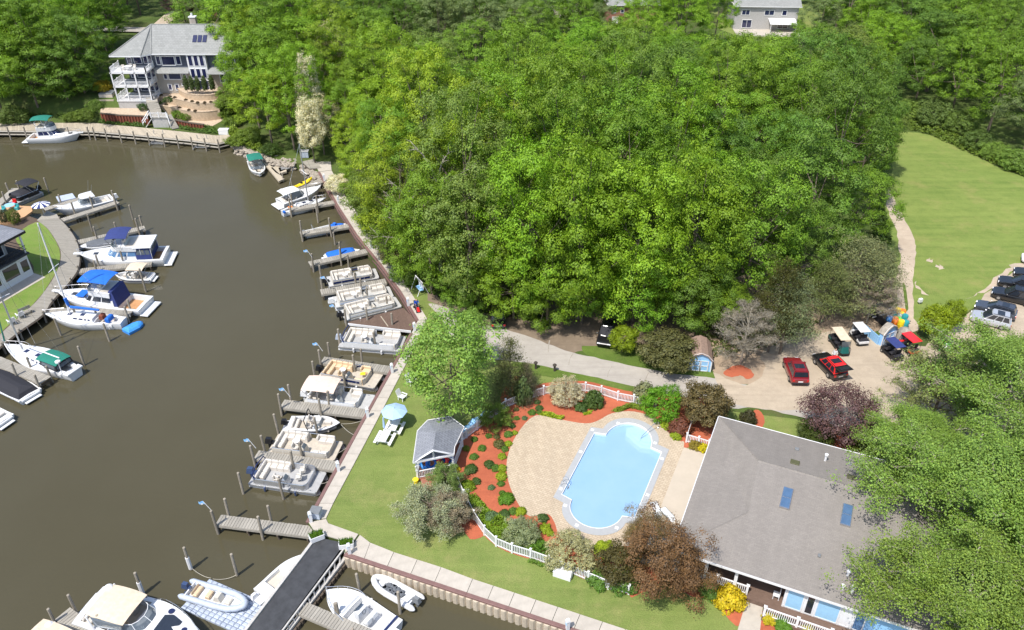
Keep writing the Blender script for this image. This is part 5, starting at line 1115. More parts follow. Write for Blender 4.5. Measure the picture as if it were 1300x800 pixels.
for i, (px, ang, lb) in enumerate((((627,529),35,'light blue reclining chair against the fence, farthest from the pavilion'),((612,540),35,'light blue reclining chair against the fence, middle of the row'),((598,551),35,'light blue reclining chair against the fence, nearest the pavilion'))):
    t = thing('deck_chair', lb, 'deck chair', at(*px) + Vector((-.5, .5, 0)), R(ang)); MB().box((.2, 0, .32), (1.3, .6, .08)).build('seat', 'lightblue', t); o = MB().box((.3, 0, 0), (.8, .6, .08)).build('backrest', 'lightblue', t); o.location = (-.4, 0, .32); o.rotation_euler = (0, R(40), math.pi)
    for a in (-.3, .7): MB().box((a, 0, .15), (.08, .6, .3)).build('leg', 'white', t)

# ---- white picket fences
def fence(label, px, h=1.05, post=2.2, z=.02):
    P = pxs(px, z); t = thing('picket_fence', label, 'fence', P[0]); o = P[0]; pk = MB(); acc = 0; L0 = 0
    pm = MB().box((0, 0, (h+.15)/2), (.13, .13, h+.15)).prism([(-.1,-.1),(.1,-.1),(.1,.1),(-.1,.1)], h+.15, h+.22, [(-.02,-.02),(.02,-.02),(.02,.02),(-.02,.02)]).mesh('post', 'white')
    for i, (a, b) in enumerate(zip(P, P[1:])):
        d = b-a; L = d.length; n = max(1, round(L/post)); ang = math.atan2(d.y, d.x)
        for k in range(n):
            p, q = a.lerp(b, k/n)-o, a.lerp(b, (k+1)/n)-o; inst('post', pm, t, p, ang); c = (p+q)/2; l = L/n-.13
            for zz in (.16, h-.08): MB().box((0, 0, 0), (l, .05, .09)).build('rail', 'white', t).matrix_local = Matrix.Translation((c.x, c.y, zz)) @ Matrix.Rotation(ang, 4, 'Z')
            m = int(l/.125)
            for j in range(m): w_ = p.lerp(q, (j+.5)/m); pk.box((w_.x, w_.y, h/2+.02), (.065, .025, h-.06), ang)
    inst('post', pm, t, P[-1]-o, 0); tag(pk.build('picket', 'white', t), kind='stuff')
fence('white picket fence from the pavilion along the red mulch to the white flowering bush', [(577,568),(592.5,556),(606,546),(620,535),(642,518),(660,511),(690,501.5)])
fence('white picket fence between the white flowering bush and the round green tree', [(690,501),(718,497),(743,497),(763,501.5),(784,508.5),(804,512.5),(832,518)])
fence('short white picket fence at the corner of the clubhouse roof', [(876,546),(871,561.5),(886,566),(899,570)])
fence('white picket fence curving along the lower lawn from the pavilion to the brown tree', [(577,598),(582.5,619),(589,634),(602,660),(615,679.5),(630,693.5),(650,702),(673.5,709),(697,717.5),(721,726.5),(746.5,737.5),(772,748),(798,754.5),(803,736),(809,716)])

# ---- big house on the far shore (front faces -Y)
HX, HY, HZ = -71.0, 149.2, 3.1
hs = thing('big_house', 'large three storey house with grey hip roof above the far dock', 'house', (HX, HY, HZ)); X = lambda px, z=5: at(px, 100, z).x - HX
# main block x 6..22, tower of balconies x 0..6.5
MB().prism([(5.6,0),(21.5,0),(21.5,9),(5.6,9)], 0, 3.9).build('stone_wall', 'stone', hs); MB().prism([(5.62,.05),(21.48,.05),(21.48,8.95),(5.62,8.95)], 3.9, 7.5).build('upper_wall', 'siding_slate', hs)
MB().prism([(.6,.4),(5.6,.4),(5.6,9),(.6,9)], 0, 7.5).build('side_wall', 'siding_slate', hs)
e = [(-.9,-2.2,7.5),(4.7,-2.2,7.5),(6.2,-.9,7.5),(22.4,-.9,7.5),(22.4,9.8,7.5),(-.9,9.8,7.5),(-1.0,2.0,7.5)]
roof_faces(hs, e+[(5.2,4.2,11.3),(17.5,4.2,11.3)], [(0,1,7),(1,2,7),(2,3,8,7),(3,4,8),(4,5,7,8),(5,6,7),(6,0,7)], 'shingle_grey', .22, 'roof', 'white', [0,1,2,3,4,5,6])
rf = [c for c in hs.children if c.name.startswith('roof')][0]
for a, b in ((e[1],(5.2,4.2,11.3)),(e[2],(5.2,4.2,11.3)),(e[0],(5.2,4.2,11.3)),((5.2,4.2,11.3),(17.5,4.2,11.3))): MB().tube([Vector(a)+Vector((0,0,.03)), Vector(b)+Vector((0,0,.04))], .11, 5).build('ridge_cap', 'shingle_grey', rf)
ch_ = MB().box((12.6, 5.4, 11.4), (1.1, .9, 1.8)).build('chimney', 'stone', rf); MB().box((12.6, 5.4, 12.4), (1.3, 1.1, .15)).build('chimney_cap', 'white', ch_); MB().tube([(12.5, 5.4, 12.4), (12.5, 5.4, 13.0)], .18, 6).build('flue', 'white', ch_)
def on_slope(x, z): y = -.9 + (z-7.5)/(11.3-7.5)*5.1; return (x, y, z+.06)
for x in (13.6, 14.5, 15.4): s = MB().box((0, 0, 0), (.7, 1.5, .12)).build('skylight', 'glass_navy', rf); s.location = on_slope(x, 9.4); s.rotation_euler.x = math.atan2(3.8, 5.1)
s = MB().box((0, 0, 0), (.8, 1.1, .16)).build('skylight', 'greyplastic', rf); s.location = on_slope(4.3, 9.5); s.rotation_euler.x = math.atan2(3.8, 5.1)
ux = Vector((1, 0, 0))
for x, z, wd, ht, b in ((6.3,5.2,.9,1.7,0),(7.3,5.1,2.5,1.75,0),(9.9,5.2,1.0,1.7,0),(17.5,5.1,1.2,1.8,0),(18.9,5.1,1.8,1.8,0),(7.0,2.55,.8,1.15,0),(7.9,2.5,2.4,1.25,0),(10.5,2.55,.8,1.15,0),(7.4,.5,.8,1.25,0),(8.7,.5,.8,1.25,0),(10.0,1.35,.7,.5,0),(11.3,1.35,.7,.5,0),(17.3,1.9,.9,1.9,0),(18.5,1.9,1.0,1.9,0),(19.7,1.9,1.0,1.9,0)):
    opening(hs, Vector((x, -.01 if z < 3.9 else .04, z)), ux, wd, ht, 'glass_navy', 'white', 'window', .1, .14, b)
bay = MB().prism([(12.2,0),(12.2,-.7),(15.6,-.7),(15.6,0)], .7, 7.35).build('stair_bay', 'white', hs)
for i in range(3):
    for z0, h_ in ((.9,1.7),(3.0,1.8),(5.2,2.0)): opening(bay, Vector((12.42+i*1.03, -.71, z0)), ux, .85, h_, 'glass_navy', 'white', 'window', .08, .09)
MB().prism([(6.0,.0),(12.1,.0),(12.1,-1.1),(6.0,-1.1)], 4.15, 4.3, [(6.0,.1),(12.1,.1),(12.1,.0),(6.0,.0)]).build('pent_roof', 'shingle_grey', hs) if False else MB().loft([[(5.8,.05,4.75),(5.8,-1.1,4.05),(5.8,-1.1,3.92),(5.8,.05,3.92)],[(12.15,.05,4.75),(12.15,-1.1,4.05),(12.15,-1.1,3.92),(12.15,.05,3.92)]], True).build('pent_roof', 'shingle_grey', hs)
MB().loft([[(15.7,.05,4.75),(15.7,-1.6,4.05),(15.7,-1.6,3.92),(15.7,.05,3.92)],[(22,.05,4.75),(22,-1.6,4.05),(22,-1.6,3.92),(22,.05,3.92)]], True).build('pent_roof', 'shingle_grey', hs)
# balcony tower
for z in (2.45, 4.95): MB().box((2.5, -1.9, z), (6.6, 4.2, .22)).build('balcony_floor', 'white', hs)
MB().box((2.6, -1.9, -.1), (6.8, 4.2, .24)).build('balcony_floor', 'white', hs); MB().box((2.6, -1.9, -1.4), (6.6, 4.0, 2.4)).build('base_panel', 'siding_grey', hs)
for x in (-.6, 1.5, 3.6, 5.6):
    MB().box((x, -3.9, 2.55), (.2, .2, 5.1)).build('balcony_post', 'white', hs)
for z in (.0, 2.55, 5.05):
    for a, b in (((-.7,-3.9,0),(5.7,-3.9,0)),((-.7,-3.9,0),(-.7,.2,0)),((5.7,-3.9,0),(5.7,-.1,0))): railing(hs, a, b, z, .85, .22, 2.1, 'white', 'railing', False)
for z in (.15, 2.7, 5.2):
    for x, wd in ((.9,.9),(2.1,1.5),(3.9,.8),(4.75,.75)): opening(hs, Vector((x, .38, z+.1)), ux, wd, 1.9 if wd != .9 else 1.2, 'glass_navy', 'white', 'window', .1, .1)
t = thing('patio_table', 'white table on the top balcony of the big house', 'table', (HX+2.2, HY-2.6, HZ+5.06)); MB().lathe([(.05,0),(.05,.7),(.7,.72),(.7,.76)], (0,0,0), 10).build('table_top', 'white', t)
for dx, dy in ((-1.0,0),(1.0,.2),(0,.9)): t = tag(MB().box((0,0,.3),(.5,.5,.6),0,.05).box((0,.22,.7),(.5,.08,.5)).build('patio_chair','cushion_white'), 'pale chair around the white table on the top balcony', 'chair', 'chairs on the top balcony'); t.location = (HX+2.2+dx, HY-2.6+dy, HZ+5.06)
t = thing('hot_tub', 'covered hot tub beside the balconies of the big house', 'hot tub', at(138, 123, 2.6)); MB().box((0,0,.4),(2.5,2.2,.8),0,.05).build('tub', 'cream_wall', t); [MB().box((x,0,.9),(1.2,2.2,.16),0,.05).build('cover', 'canvas_grey' if False else 'greyplastic', t) for x in (-.62,.62)]; MB().box((0,-.2,-.15),(3.2,3.2,.3)).build('platform','wood_tan',t)
# stairs from the dock
t = thing('stairs', 'white railed wooden stairs climbing from the dock to the big house', 'stairs', at(195, 150, 1)); o0 = at(195, 150, 1)
def ribbon(pts, wd, m, name, par, th=.14, step=True):
    mb = MB()
    for (a, b) in zip(pts, pts[1:]):
        d = b-a; n = max(2, int(d.length/.32)); s = Vector((d.y, -d.x, 0)).normalized()*wd/2
        for k in range(n):
            p, q = a.lerp(b, k/n), a.lerp(b, (k+.94)/n); z = q.z if step else None
            mb.loft([[p-s, p+s, p+s-Vector((0,0,th)), p-s-Vector((0,0,th))], [q-s, q+s, q+s-Vector((0,0,th)), q-s-Vector((0,0,th))]], True)
    return mb.build(name, m, par)
wk = [at(192,121,3.4)-o0, at(193,130,3.0)-o0, at(197,139,2.0)-o0, at(198,146,1.9)-o0]; ribbon(wk, 1.9, 'wood', 'walkway', t)
ribbon([at(194,148,1.9)-o0, at(186,160,.2)-o0], 1.1, 'white', 'flight', t); ribbon([at(213,146,1.9)-o0, at(223,163,.2)-o0], 1.2, 'wood', 'flight', t)
MB().prism([p-o0 for p in [at(190,146,1.9), at(192,149,1.9), at(213,149,1.9), at(213,144,1.9), at(200,143,1.9)]], .7, .9).build('landing', 'wood', t); MB().prism([p-o0 for p in [at(192,149,1.9), at(212,149,1.9), at(212,147,1.9), at(192,147,1.9)]], -1, .7).build('landing_base', 'siding_grey', t)
for a, b in ((at(192,149.5,1.9), at(212,149.5,1.9)),): railing(t, a-o0, b-o0, .9, .9, .25, 1.6, 'white', 'railing', False)
for a, b in (((190,147,1.9),(182,160,.2)),((213,150,1.9),(217,163,.2))):
    A, B = at(*a)-o0, at(*b)-o0; mb = MB(); [mb.tube([A+Vector((0,0,zz)), B+Vector((0,0,zz))], .07, 4) for zz in (.45, .9)]; [mb.tube([A.lerp(B, f), A.lerp(B, f)+Vector((0,0,.95))], .06, 4) for f in (0, .33, .66, 1)]; mb.build('stair_rail', 'white', t)
# terraced retaining walls
def wall_ribbon(label, px, z1, h, m='blockwall', cap=True, name='retaining_wall', panels=None):
    P = [Vector((v.x, v.y, z1)) for v in smooth_poly(pxs(px, z1), 5, 0, False)]; t = thing(name, label, 'retaining wall', P[0]); o = P[0]; mb = MB(); cp = MB()
    for a, b in zip(P, P[1:]):
        d = (b-a).normalized(); n = Vector((-d.y, d.x, 0))*.35; a, b = a-o, b-o; dn = Vector((0, 0, -h)); u = Vector((0, 0, .1))
        mb.loft([[a, a+n, a+n+dn, a+dn], [b, b+n, b+n+dn, b+dn]], True)
        if cap: f = n*-.12; cp.loft([[a+f, a+n*1.1, a+n*1.1+u, a+f+u], [b+f, b+n*1.1, b+n*1.1+u, b+f+u]], True)
    if panels:
        pass
    mb.build('wall_face', m, t)
    if cap: cp.build('wall_cap', 'bed_tan' if m == 'blockwall' else 'wood_dark', t)
    return t
def bed(px, z, m='bed_tan'): tag(MB().sheet([v for v in pxs(px, z)], z).build('planting_bed', m), kind='structure')
wall_ribbon('topmost tan block terrace wall below the five tall evergreens', [(226,113),(235,118.5),(250,121),(268,120.5),(285,117)], 4.0, 1.6)
wall_ribbon('middle tan block terrace wall of the big house', [(199,122),(214,124),(232,128),(250,131.5),(277,131.5)], 3.0, 1.7)
wall_ribbon('lowest tan block terrace wall of the big house', [(199,134),(220,137),(236,141),(258,142.5),(279,140)], 1.7, 1.7)
bed([(224,112),(235,118),(250,120.5),(268,120),(287,116.5),(290,112),(225,110)], 4.04); bed([(198,121),(214,123.5),(232,127),(250,131),(279,131),(287,122),(268,122),(250,122),(235,120),(226,117),(205,119)], 3.04); bed([(198,133),(220,136.5),(236,140.5),(258,142),(281,139),(281,131),(250,133),(232,130),(214,128),(199,128)], 1.74)
bed([(200,140),(236,146),(262,150),(283,140),(290,128),(295,132),(288,150),(270,160),(200,152)], .05)
def rustwall(label, px, z1, h):
    P = pxs(px, z1); t = thing('sheet_wall', label, 'retaining wall', P[0]); o = P[0]
    for a, b in zip(P, P[1:]):
        d = b-a; n = int(d.length/.55); ang = math.atan2(d.y, d.x); key = MB().prism([(-.27, 0), (-.17, -.16), (.1, -.16), (.2, 0), (.27, 0), (.27, .12), (-.27, .12)], -h, 0).mesh('sheet_pile', 'rust')
        for k in range(n): inst('sheet_pile', key, t, a.lerp(b, (k+.5)/n)-o, ang)
        c = (a+b)/2-o; MB().box((0, 0, .05), (d.length, .4, .12)).build('cap', 'wood_dark', t).matrix_local = Matrix.Translation(c) @ Matrix.Rotation(ang, 4, 'Z')
rustwall('rusty sheet pile wall left of the white stairs', [(127,144),(150,146.5),(188,148)], 1.55, 1.6); rustwall('short rusty sheet pile wall right of the white stairs', [(222,152.5),(240,156),(259,158.5)], 1.0, 1.1)
bed([(127,143.5),(150,146),(188,147.5),(187,136),(172,133),(140,134),(128,138)], 1.58)

# ---- other houses
def house(label, c, rz, w_, d_, h, wallm, roofm, rh=2.6, hip=False, wins=(), name='house', zb=0):
    t = thing(name, label, 'house', (c[0], c[1], zb), rz); MB().prism([(-w_/2,-d_/2),(w_/2,-d_/2),(w_/2,d_/2),(-w_/2,d_/2)], 0, h).build('wall', wallm, t); o = .5; W, D = w_/2+o, d_/2+o
    if hip: k = D*.95; vs = [(-W,-D,h),(W,-D,h),(W,D,h),(-W,D,h),(-W+k,0,h+rh),(W-k,0,h+rh)]; fs = [(0,1,5,4),(1,2,5),(2,3,4,5),(3,0,4)]
    else: vs = [(-W,-D,h),(W,-D,h),(W,D,h),(-W,D,h),(-W,0,h+rh),(W,0,h+rh)]; fs = [(0,1,5,4),(2,3,4,5)]; MB().add([(-w_/2,-d_/2,h),(-w_/2,d_/2,h),(-w_/2,0,h+rh*.9),(w_/2,-d_/2,h),(w_/2,d_/2,h),(w_/2,0,h+rh*.9)], [(0,1,2),(3,4,5)]).build('gable', wallm, t)
    roof_faces(t, vs, fs, roofm, .2, 'roof', 'white', [0,1,2,3])
    for x, z, ww, hh, m in wins: opening(t, Vector((x, -d_/2-.01, z)), Vector((1, 0, 0)), ww, hh, m, 'white', 'window', .1, .12, 1 if ww > 1.5 else 0)
    return t
c = at(966, 38, 0); h5 = house('grey sided house with a white awning at the top edge', (c.x+1, c.y+5), R(-3), 15, 10, 5.6, 'siding_grey', 'shingle_grey', 3, False, [(-6,3.4,2.0,1.3,'glass_navy'),(-.6,3.4,2.4,1.3,'glass_navy'),(3.6,3.4,1.2,1.3,'glass_navy'),(-5.6,.4,2.4,2.0,'glass_navy'),(3.0,.3,2.6,2.0,'glass_dark')])
aw = MB().loft([[(.6,-5.0,2.75),(.6,-8.0,2.1),(.6,-8.0,2.0),(.6,-5.0,2.65)],[(7.0,-5.0,2.75),(7.0,-8.0,2.1),(7.0,-8.0,2.0),(7.0,-5.0,2.65)]], True).build('awning', 'white', h5); [MB().box((x,-7.9,1),(.12,.12,2)).build('awning_post', 'white', h5) for x in (.8,6.8)]; MB().box((0,-8,.06),(15,6,.12)).build('patio', 'concrete', h5)
c = at(786, 33, 0); house('brick house with white trim seen between the treetops', (c.x+3, c.y+5), R(4), 12, 9, 5.0, 'brick_red', 'shingle_grey', 3, False, [(-5.2,3.0,.9,1.4,'glass_navy'),(-3.2,3.0,.9,1.4,'glass_navy'),(-5.2,.6,1.6,1.6,'white')])
c = at(706, 24, 0); house('grey roofed house almost hidden by the woods at the top edge', (c.x, c.y+6), R(0), 11, 9, 4.6, 'cream_wall', 'shingle_grey', 3, True, [(-2,1,1.4,1.4,'glass_navy')])
c = at(258, 24, 3.4); house('small brick house with grey gable behind the purple tree', (c.x+4, c.y+4), R(10), 10, 9, 3.4, 'brick_red', 'shingle_grey', 2.6, False, [(-3.5,.8,1.2,1.4,'white'),(-1,.8,.9,2,'glass_dark')], zb=3.4)

# west house at the left edge
A_, B_ = at(0, 373, 0), at(43, 348, 0); d = (B_-A_).normalized(); wh = thing('grey_house', 'grey house with balcony and glass doors cut by the left edge', 'house', B_, math.atan2(d.y, d.x))
MB().prism([(-14,0),(0,0),(0,10),(-14,10)], 0, 3.0).build('wall', 'white', wh); MB().prism([(-14,1.6),(-1.2,1.6),(-1.2,10),(-14,10)], 3.2, 6.0).build('upper_wall', 'siding_grey', wh)
MB().box((-7,4.9,3.1),(14.4,10.6,.22)).build('balcony_floor', 'mat_black', wh)
for x, wd, ht in ((-1.35,1.2,1.7),(-3.9,2.3,1.9),(-6.5,2.2,1.9),(-9.5,2.2,1.9)): opening(wh, Vector((x, -.01, .8)), ux, wd, ht, 'glass_dark', 'white', 'window', .1, .1)
for x, wd in ((-3.4,1.8),(-6.4,2.4),(-9.5,2.4)): opening(wh, Vector((x, 1.59, 3.3)), ux, wd, 2.0, 'glass_dark', 'white', 'window', .1, .12)
mb = MB(); [mb.box((-7,-.25,3.2+z),(14.2,.06,.06)) for z in (.5,1.0)]; [mb.box((-.05,4.8,3.2+z),(.06,10,.06)) for z in (.5,1.0)]; [mb.box((-.05-.35*k,-.25,3.7),(.03,.03,1.0)) for k in range(40)]; mb.build('balcony_rail', 'black', wh)
for x in (-.1,-5,-10): MB().box((x,-.15,4.6),(.18,.18,2.9)).build('post', 'white', wh)
W_ = [(-14.6,-.6,6.1),(.5,-.6,6.1),(.5,10.6,6.1),(-14.6,10.6,6.1),(-14.6,5,8.2),(-5,5,8.2)]; roof_faces(wh, W_, [(0,1,5,4),(1,2,5),(2,3,4,5)], 'shingle_blue', .3, 'roof', 'black', [0,1,2,3])
ground_sheet('patio', [(58,352),(0,386),(-30,404),(-40,390),(0,372),(43,347)], .03, 'concrete', 1, 0); ground_sheet('lawn', [(46,282),(60,291),(70,305),(76,319),(75,335),(66,355),(48,380),(29,398),(8,416),(-30,448),(-60,420),(0,372),(43,347),(30,320),(20,300)], .012, 'west_lawn', 3, .05)
t = tag(MB().prism([at(*p, .3)-at(15,272,.3) for p in ((-25,272),(0,261),(20,261),(40,262),(41,268),(30,276),(18,281),(-25,290))], -.3, 0).build('patio_deck', 'wood_orange'), 'orange wood deck with a table above the west lawn', 'deck'); t.location = at(15, 272, .3)
t = thing('patio_table', 'round glass table on the orange wood deck', 'table', at(14, 266, .3)); MB().lathe([(.05,0),(.05,.68),(.75,.7),(.75,.74)], (0,0,0), 12).build('table_top', 'shade_blue', t)
for px, m, lb in (((5,269),'teal','teal chair left of the glass table'),((22,266),'teal','teal chair right of the glass table'),((19,260),'lamp_red','pink red folded sunshade by the glass table')): t = tag(MB().box((0,0,.25),(.55,.55,.5),0,.08).box((0,.24,.6),(.55,.1,.5),0,.03).build('patio_chair', m), lb, 'chair'); t.location = at(*px, .3)
def parasol(label, px, z, h, r, m1, m2=None, n=8, loc=None):
    t = thing('parasol', label, 'parasol', loc or at(*px, z)); MB().tube([(0,0,0),(0,0,h)], .03, 6).build('pole', 'white', t)
    for k in range(n):
        a, b = 2*math.pi*k/n, 2*math.pi*(k+1)/n; mb = MB(); q = [(0,0,h+.02),(r*.5*math.cos(a),r*.5*math.sin(a),h-.15),(r*math.cos(a),r*math.sin(a),h-.42),(r*math.cos(b),r*math.sin(b),h-.42),(r*.5*math.cos(b),r*.5*math.sin(b),h-.15)]
        mb.add(q+[(x,y,z_-.02) for x,y,z_ in q], [(0,1,4),(1,2,3,4),(5,9,6),(6,9,8,7),(2,7,8,3)]); mb.build('canopy_panel', m2 if (m2 and k % 2) else m1, t)
    MB().lathe([(.12,0),(.05,.08)], (0,0,h), 8).build('cap', m1, t)
    return t
parasol('small blue and white striped parasol by the boardwalk', (56,272), .1, 1.9, 1.25, 'canvas_navy', 'umb_white', 16)

# ---- picnic tables
def picnic(label, a, b, m='white'):
    A, B = at(*a, .74), at(*b, .74); d = B-A; c = (A+B)/2; t = thing('picnic_table', label, 'picnic table', (c.x, c.y, .01), math.atan2(d.y, d.x)); L = 1.75
    for k in range(5): MB().box((0, -.32+.16*k, .74), (L, .145, .04)).build('plank', m, t)
    for s in (-1, 1):
        for k in (0, 1): MB().box((0, s*(.66+.15*k), .44), (L, .135, .04)).build('seat_plank', m, t)
        for x in (-.55, .55): MB().tube([(x, s*.25, .72), (x, s*.62, .0)], .045, 4).build('leg', m, t)
    for x in (-.55, .55): MB().box((x, 0, .40), (.09, 1.6, .08)).build('crossbar', m, t)
    return t
picnic('pale blue picnic table under the open blue umbrella', (497,546), (504,532), 'lightblue' if False else 'white'); picnic('white picnic table with a folded blue umbrella', (484.5,560), (492,546))
u1 = at(500, 518, 2.45); parasol('open sky blue umbrella over a picnic table', None, 0, 2.45, 1.28, 'umbrella_blue', None, 8, (u1.x, u1.y, 0))
t = thing('folded_umbrella', 'folded sky blue umbrella standing in a white picnic table', 'umbrella', at(489, 553, .02)); MB().tube([(0,0,0),(0,0,2.3)], .025, 6).build('pole', 'white', t); MB().lathe([(.05,.95),(.13,1.1),(.10,1.7),(.06,2.25),(.02,2.35)], (0,0,0), 8).build('cloth', 'umbrella_blue', t)

# ---- small furniture along the quays
def pedestal(px, label, z=.1):
    t = thing('power_pedestal', label, 'power pedestal', at(*px, z), R(20), 'white power pedestals along the quay'); MB().box((0,0,.5),(.26,.24,1.0),0,.02).build('post', 'white', t); MB().prism([(-.17,-.16),(.17,-.16),(.17,.16),(-.17,.16)], 1.0, 1.22, [(-.1,-.1),(.1,-.1),(.1,.1),(-.1,.1)]).build('cap', 'white', t); MB().box((-.14,0,.7),(.03,.16,.25)).build('socket_panel', 'lightblue', t)
for px, lb in (((430,598),'white power pedestal at the root of the dock between the two grey pontoons'),((467,529.5),'white power pedestal at the root of the dock below the beige canopy pontoon'),((498,473),'white power pedestal at the root of the dock above the tan pontoon'),((526.5,420.5),'white power pedestal at the corner of the wedge dock'),((518.6,388.5),'white power pedestal between the scooter rider and the wedge dock'),
    ((497,355.6),'white power pedestal next to the dark grey cabinet'),((472,316),'white power pedestal half under the tree near the blue covered boat'),((430,258),'white power pedestal near the small sailboat'),((412,230),'white power pedestal at the upper end of the quay'),((395,662.5),'white power pedestal beside the grey utility box at the pier head'),((444,703),'white power pedestal in front of the right planter at the pier head'),((720.5,799),'white power pedestal on the lower promenade at the bottom edge')): pedestal(px, lb)
t = thing('utility_box', 'grey utility box on the promenade corner near the pier', 'utility box', at(402, 655, .1), R(-10)); MB().box((0,0,.36),(.85,.75,.72),0,.03).build('cabinet', 'float_grey', t); MB().box((0,0,.76),(.95,.85,.08),0,.03).build('lid', 'greyplastic', t)
t = thing('utility_box', 'dark grey cabinet on the promenade under the wood', 'utility box', at(503, 356, .1), R(30)); MB().box((0,0,.3),(.9,.6,.6),0,.04).build('cabinet', 'greyplastic', t); MB().box((0,0,.63),(1.0,.7,.07),0,.02).build('lid', 'black', t)
def grasstuft(par, w_, d_, z, h, n, col, name='plants', ln=.35):
    mb = MB(); r_ = random.Random(n)
    for k in range(n):
        x, y, a = r_.uniform(-w_/2, w_/2), r_.uniform(-d_/2, d_/2), r_.uniform(0, 6.3); hh = h*r_.uniform(.5, 1.1); dx, dy = math.cos(a)*.05, math.sin(a)*.05
        tx, ty = x+r_.uniform(-ln, ln)*h, y+r_.uniform(-ln, ln)*h; mb.add([(x-dx,y-dy,z),(x+dx,y+dy,z),(tx,ty,z+hh)], [(0,1,2)])
    o = mb.build(name, 'leaf', par); o.color = rgba(col); return o
for px, lb in (((402.5,683.5),'white planter box of grass on the left of the pier head'),((440,693),'white planter box of grass on the right of the pier head')):
    t = thing('planter_box', lb, 'planter', at(*px, .1), R(28) if px[0] < 410 else R(10)); mb = MB(); [mb.box((s*.58,0,.25),(.06,.66,.5)) for s in (-1,1)]; [mb.box((0,s*.33,.25),(1.1,.06,.5)) for s in (-1,1)]; mb.build('box', 'white', t); MB().box((0,0,.22),(1.1,.6,.4)).build('soil', 'soil', t); grasstuft(t, 1.05, .55, .42, .42, 260, (.13,.26,.03))
t = thing('dock_box', 'white dock box on the grass against the curving fence', 'dock box', at(714.5, 731), R(-22)); MB().box((0,0,.28),(1.45,.7,.56),0,.02).build('box', 'white', t); MB().prism([(-.76,-.38),(.76,-.38),(.76,.38),(-.76,.38)], .57, .72, [(-.7,-.25),(.7,-.25),(.7,.3),(-.7,.3)]).build('lid', 'white', t)
t = thing('dock_box', 'white dock box at the right end of the shore dock', 'dock box', at(285, 170, .1)); MB().box((0,0,.4),(1.7,.9,.8),0,.03).build('box', 'white', t); MB().box((0,0,.86),(1.8,1.0,.12),0,.05).build('lid', 'white', t)
t = thing('utility_box', 'pale grey chest at the head of the gangway', 'utility box', at(387.5, 199, .1)); MB().box((0,0,.5),(1.3,.9,1.0),0,.04).build('cabinet', 'float_grey', t); MB().box((0,0,1.04),(1.4,1.0,.08),0,.02).build('lid', 'coping', t)
def flag(px_top, z, label):
    p = at(*px_top, z); t = thing('flag', label, 'flag', p, R(0), 'blue and white pennants on the dock piles'); MB().tube([(0,0,-.2),(-.55,.1,.85)], .025, 5).build('staff', 'white', t); mb = MB(); P = []
    for i in range(6):
        u = i/5
        for j in (0, 1): P.append((-.55-.5*u + .09*j*(1-u), .1+.08*math.sin(u*6)+.15*u, .82-.10*u-(.38*j)*(1-.35*u)))
    mb.add(P+[(x,y+.012,z_) for x,y,z_ in P], [(2*i,2*i+1,2*i+3,2*i+2) for i in range(5)]+[(12+2*i,12+2*i+2,12+2*i+3,12+2*i+1) for i in range(5)]); mb.build('cloth', 'flag_blue', t); MB().quad((-.62,.06,.72),(-.62,.06,.55),(-.8,.05,.52),(-.8,.05,.68)).build('emblem', 'white', t)
for px, z, lb in (((268.6,647),1.65,'blue and white pennant at the end of the dock nearest the black pier'),((324.4,567),1.65,'blue and white pennant at the end of the dock between the two grey pontoons'),((368,502),1.65,'blue and white pennant at the end of the dock below the beige canopy pontoon'),((409.5,444),1.65,'blue and white pennant at the end of the dock above the tan pontoon'),((430,395),1.3,'blue and white pennant by the black outboard of the third pontoon'),((418,359),1.3,'blue and white pennant at the end of the narrow dock between two pontoons'),((396,325),1.6,'blue and white pennant at the end of the dock with the blue covered boat')): flag(px, z, lb)
def rope(label, a, za, b, zb, sag=.25):
    A, B = at(*a, za), at(*b, zb); n = 8; t = tag(MB().tube([A.lerp(B, k/n)-A-Vector((0,0,sag*4*(k/n)*(1-k/n))) for k in range(n+1)], .022, 4).build('mooring_rope', 'rope'), label, 'rope'); t.location = A
rope('mooring rope from the white bowrider bow to the pedestal dock', (433,538), -.4, (466,531), -.1); rope('mooring rope from the white bowrider bow down to the seawall', (433,539), -.4, (452,553), .1); rope('mooring rope from the lowest pontoon to the seawall', (408,614), -.6, (423,604), .1); rope('mooring rope from the cream pontoon to the seawall', (424,577), -.6, (447,561), .1); rope('mooring rope between white sleeved pile and float platform', (244,722), -.7, (268,734), -.9); rope('mooring rope between bare grey pile and float platform', (300,730), -.8, (270,735), -.9)
def adirondack(label, px, rz, m='white', z=0):
    t = thing('garden_chair', label, 'chair', at(*px, z), rz); [MB().box((.02+.0*k, -.25+.125*k, .36), (.55, .11, .04)).build('seat_slat', m, t) for k in range(5)]
    for k in range(5): MB().box((0,0,.42),(.04,.11,.85-.06*abs(k-2))).build('back_slat', m, t).matrix_local = Matrix.Translation((-.28,-.25+.125*k,.3)) @ Matrix.Rotation(R(-22), 4, 'Y')
    for s in (-1,1): MB().box((.05,s*.36,.56),(.7,.12,.04)).build('armrest', m, t); MB().box((.28,s*.34,.28),(.08,.06,.56)).build('leg', m, t); MB().box((-.28,s*.3,.15),(.08,.06,.34)).build('leg', m, t)
adirondack('white slatted chair on the grass between umbrella and light green tree', (511,507), R(-30)); adirondack('white slatted chair under the edge of the light green tree', (522,487), R(-40)); adirondack('white slatted chair on the west lawn nearest the water', (27,403), R(140), z=.05); adirondack('white slatted chair on the west lawn nearest the left edge', (16,411), R(140), z=.05)
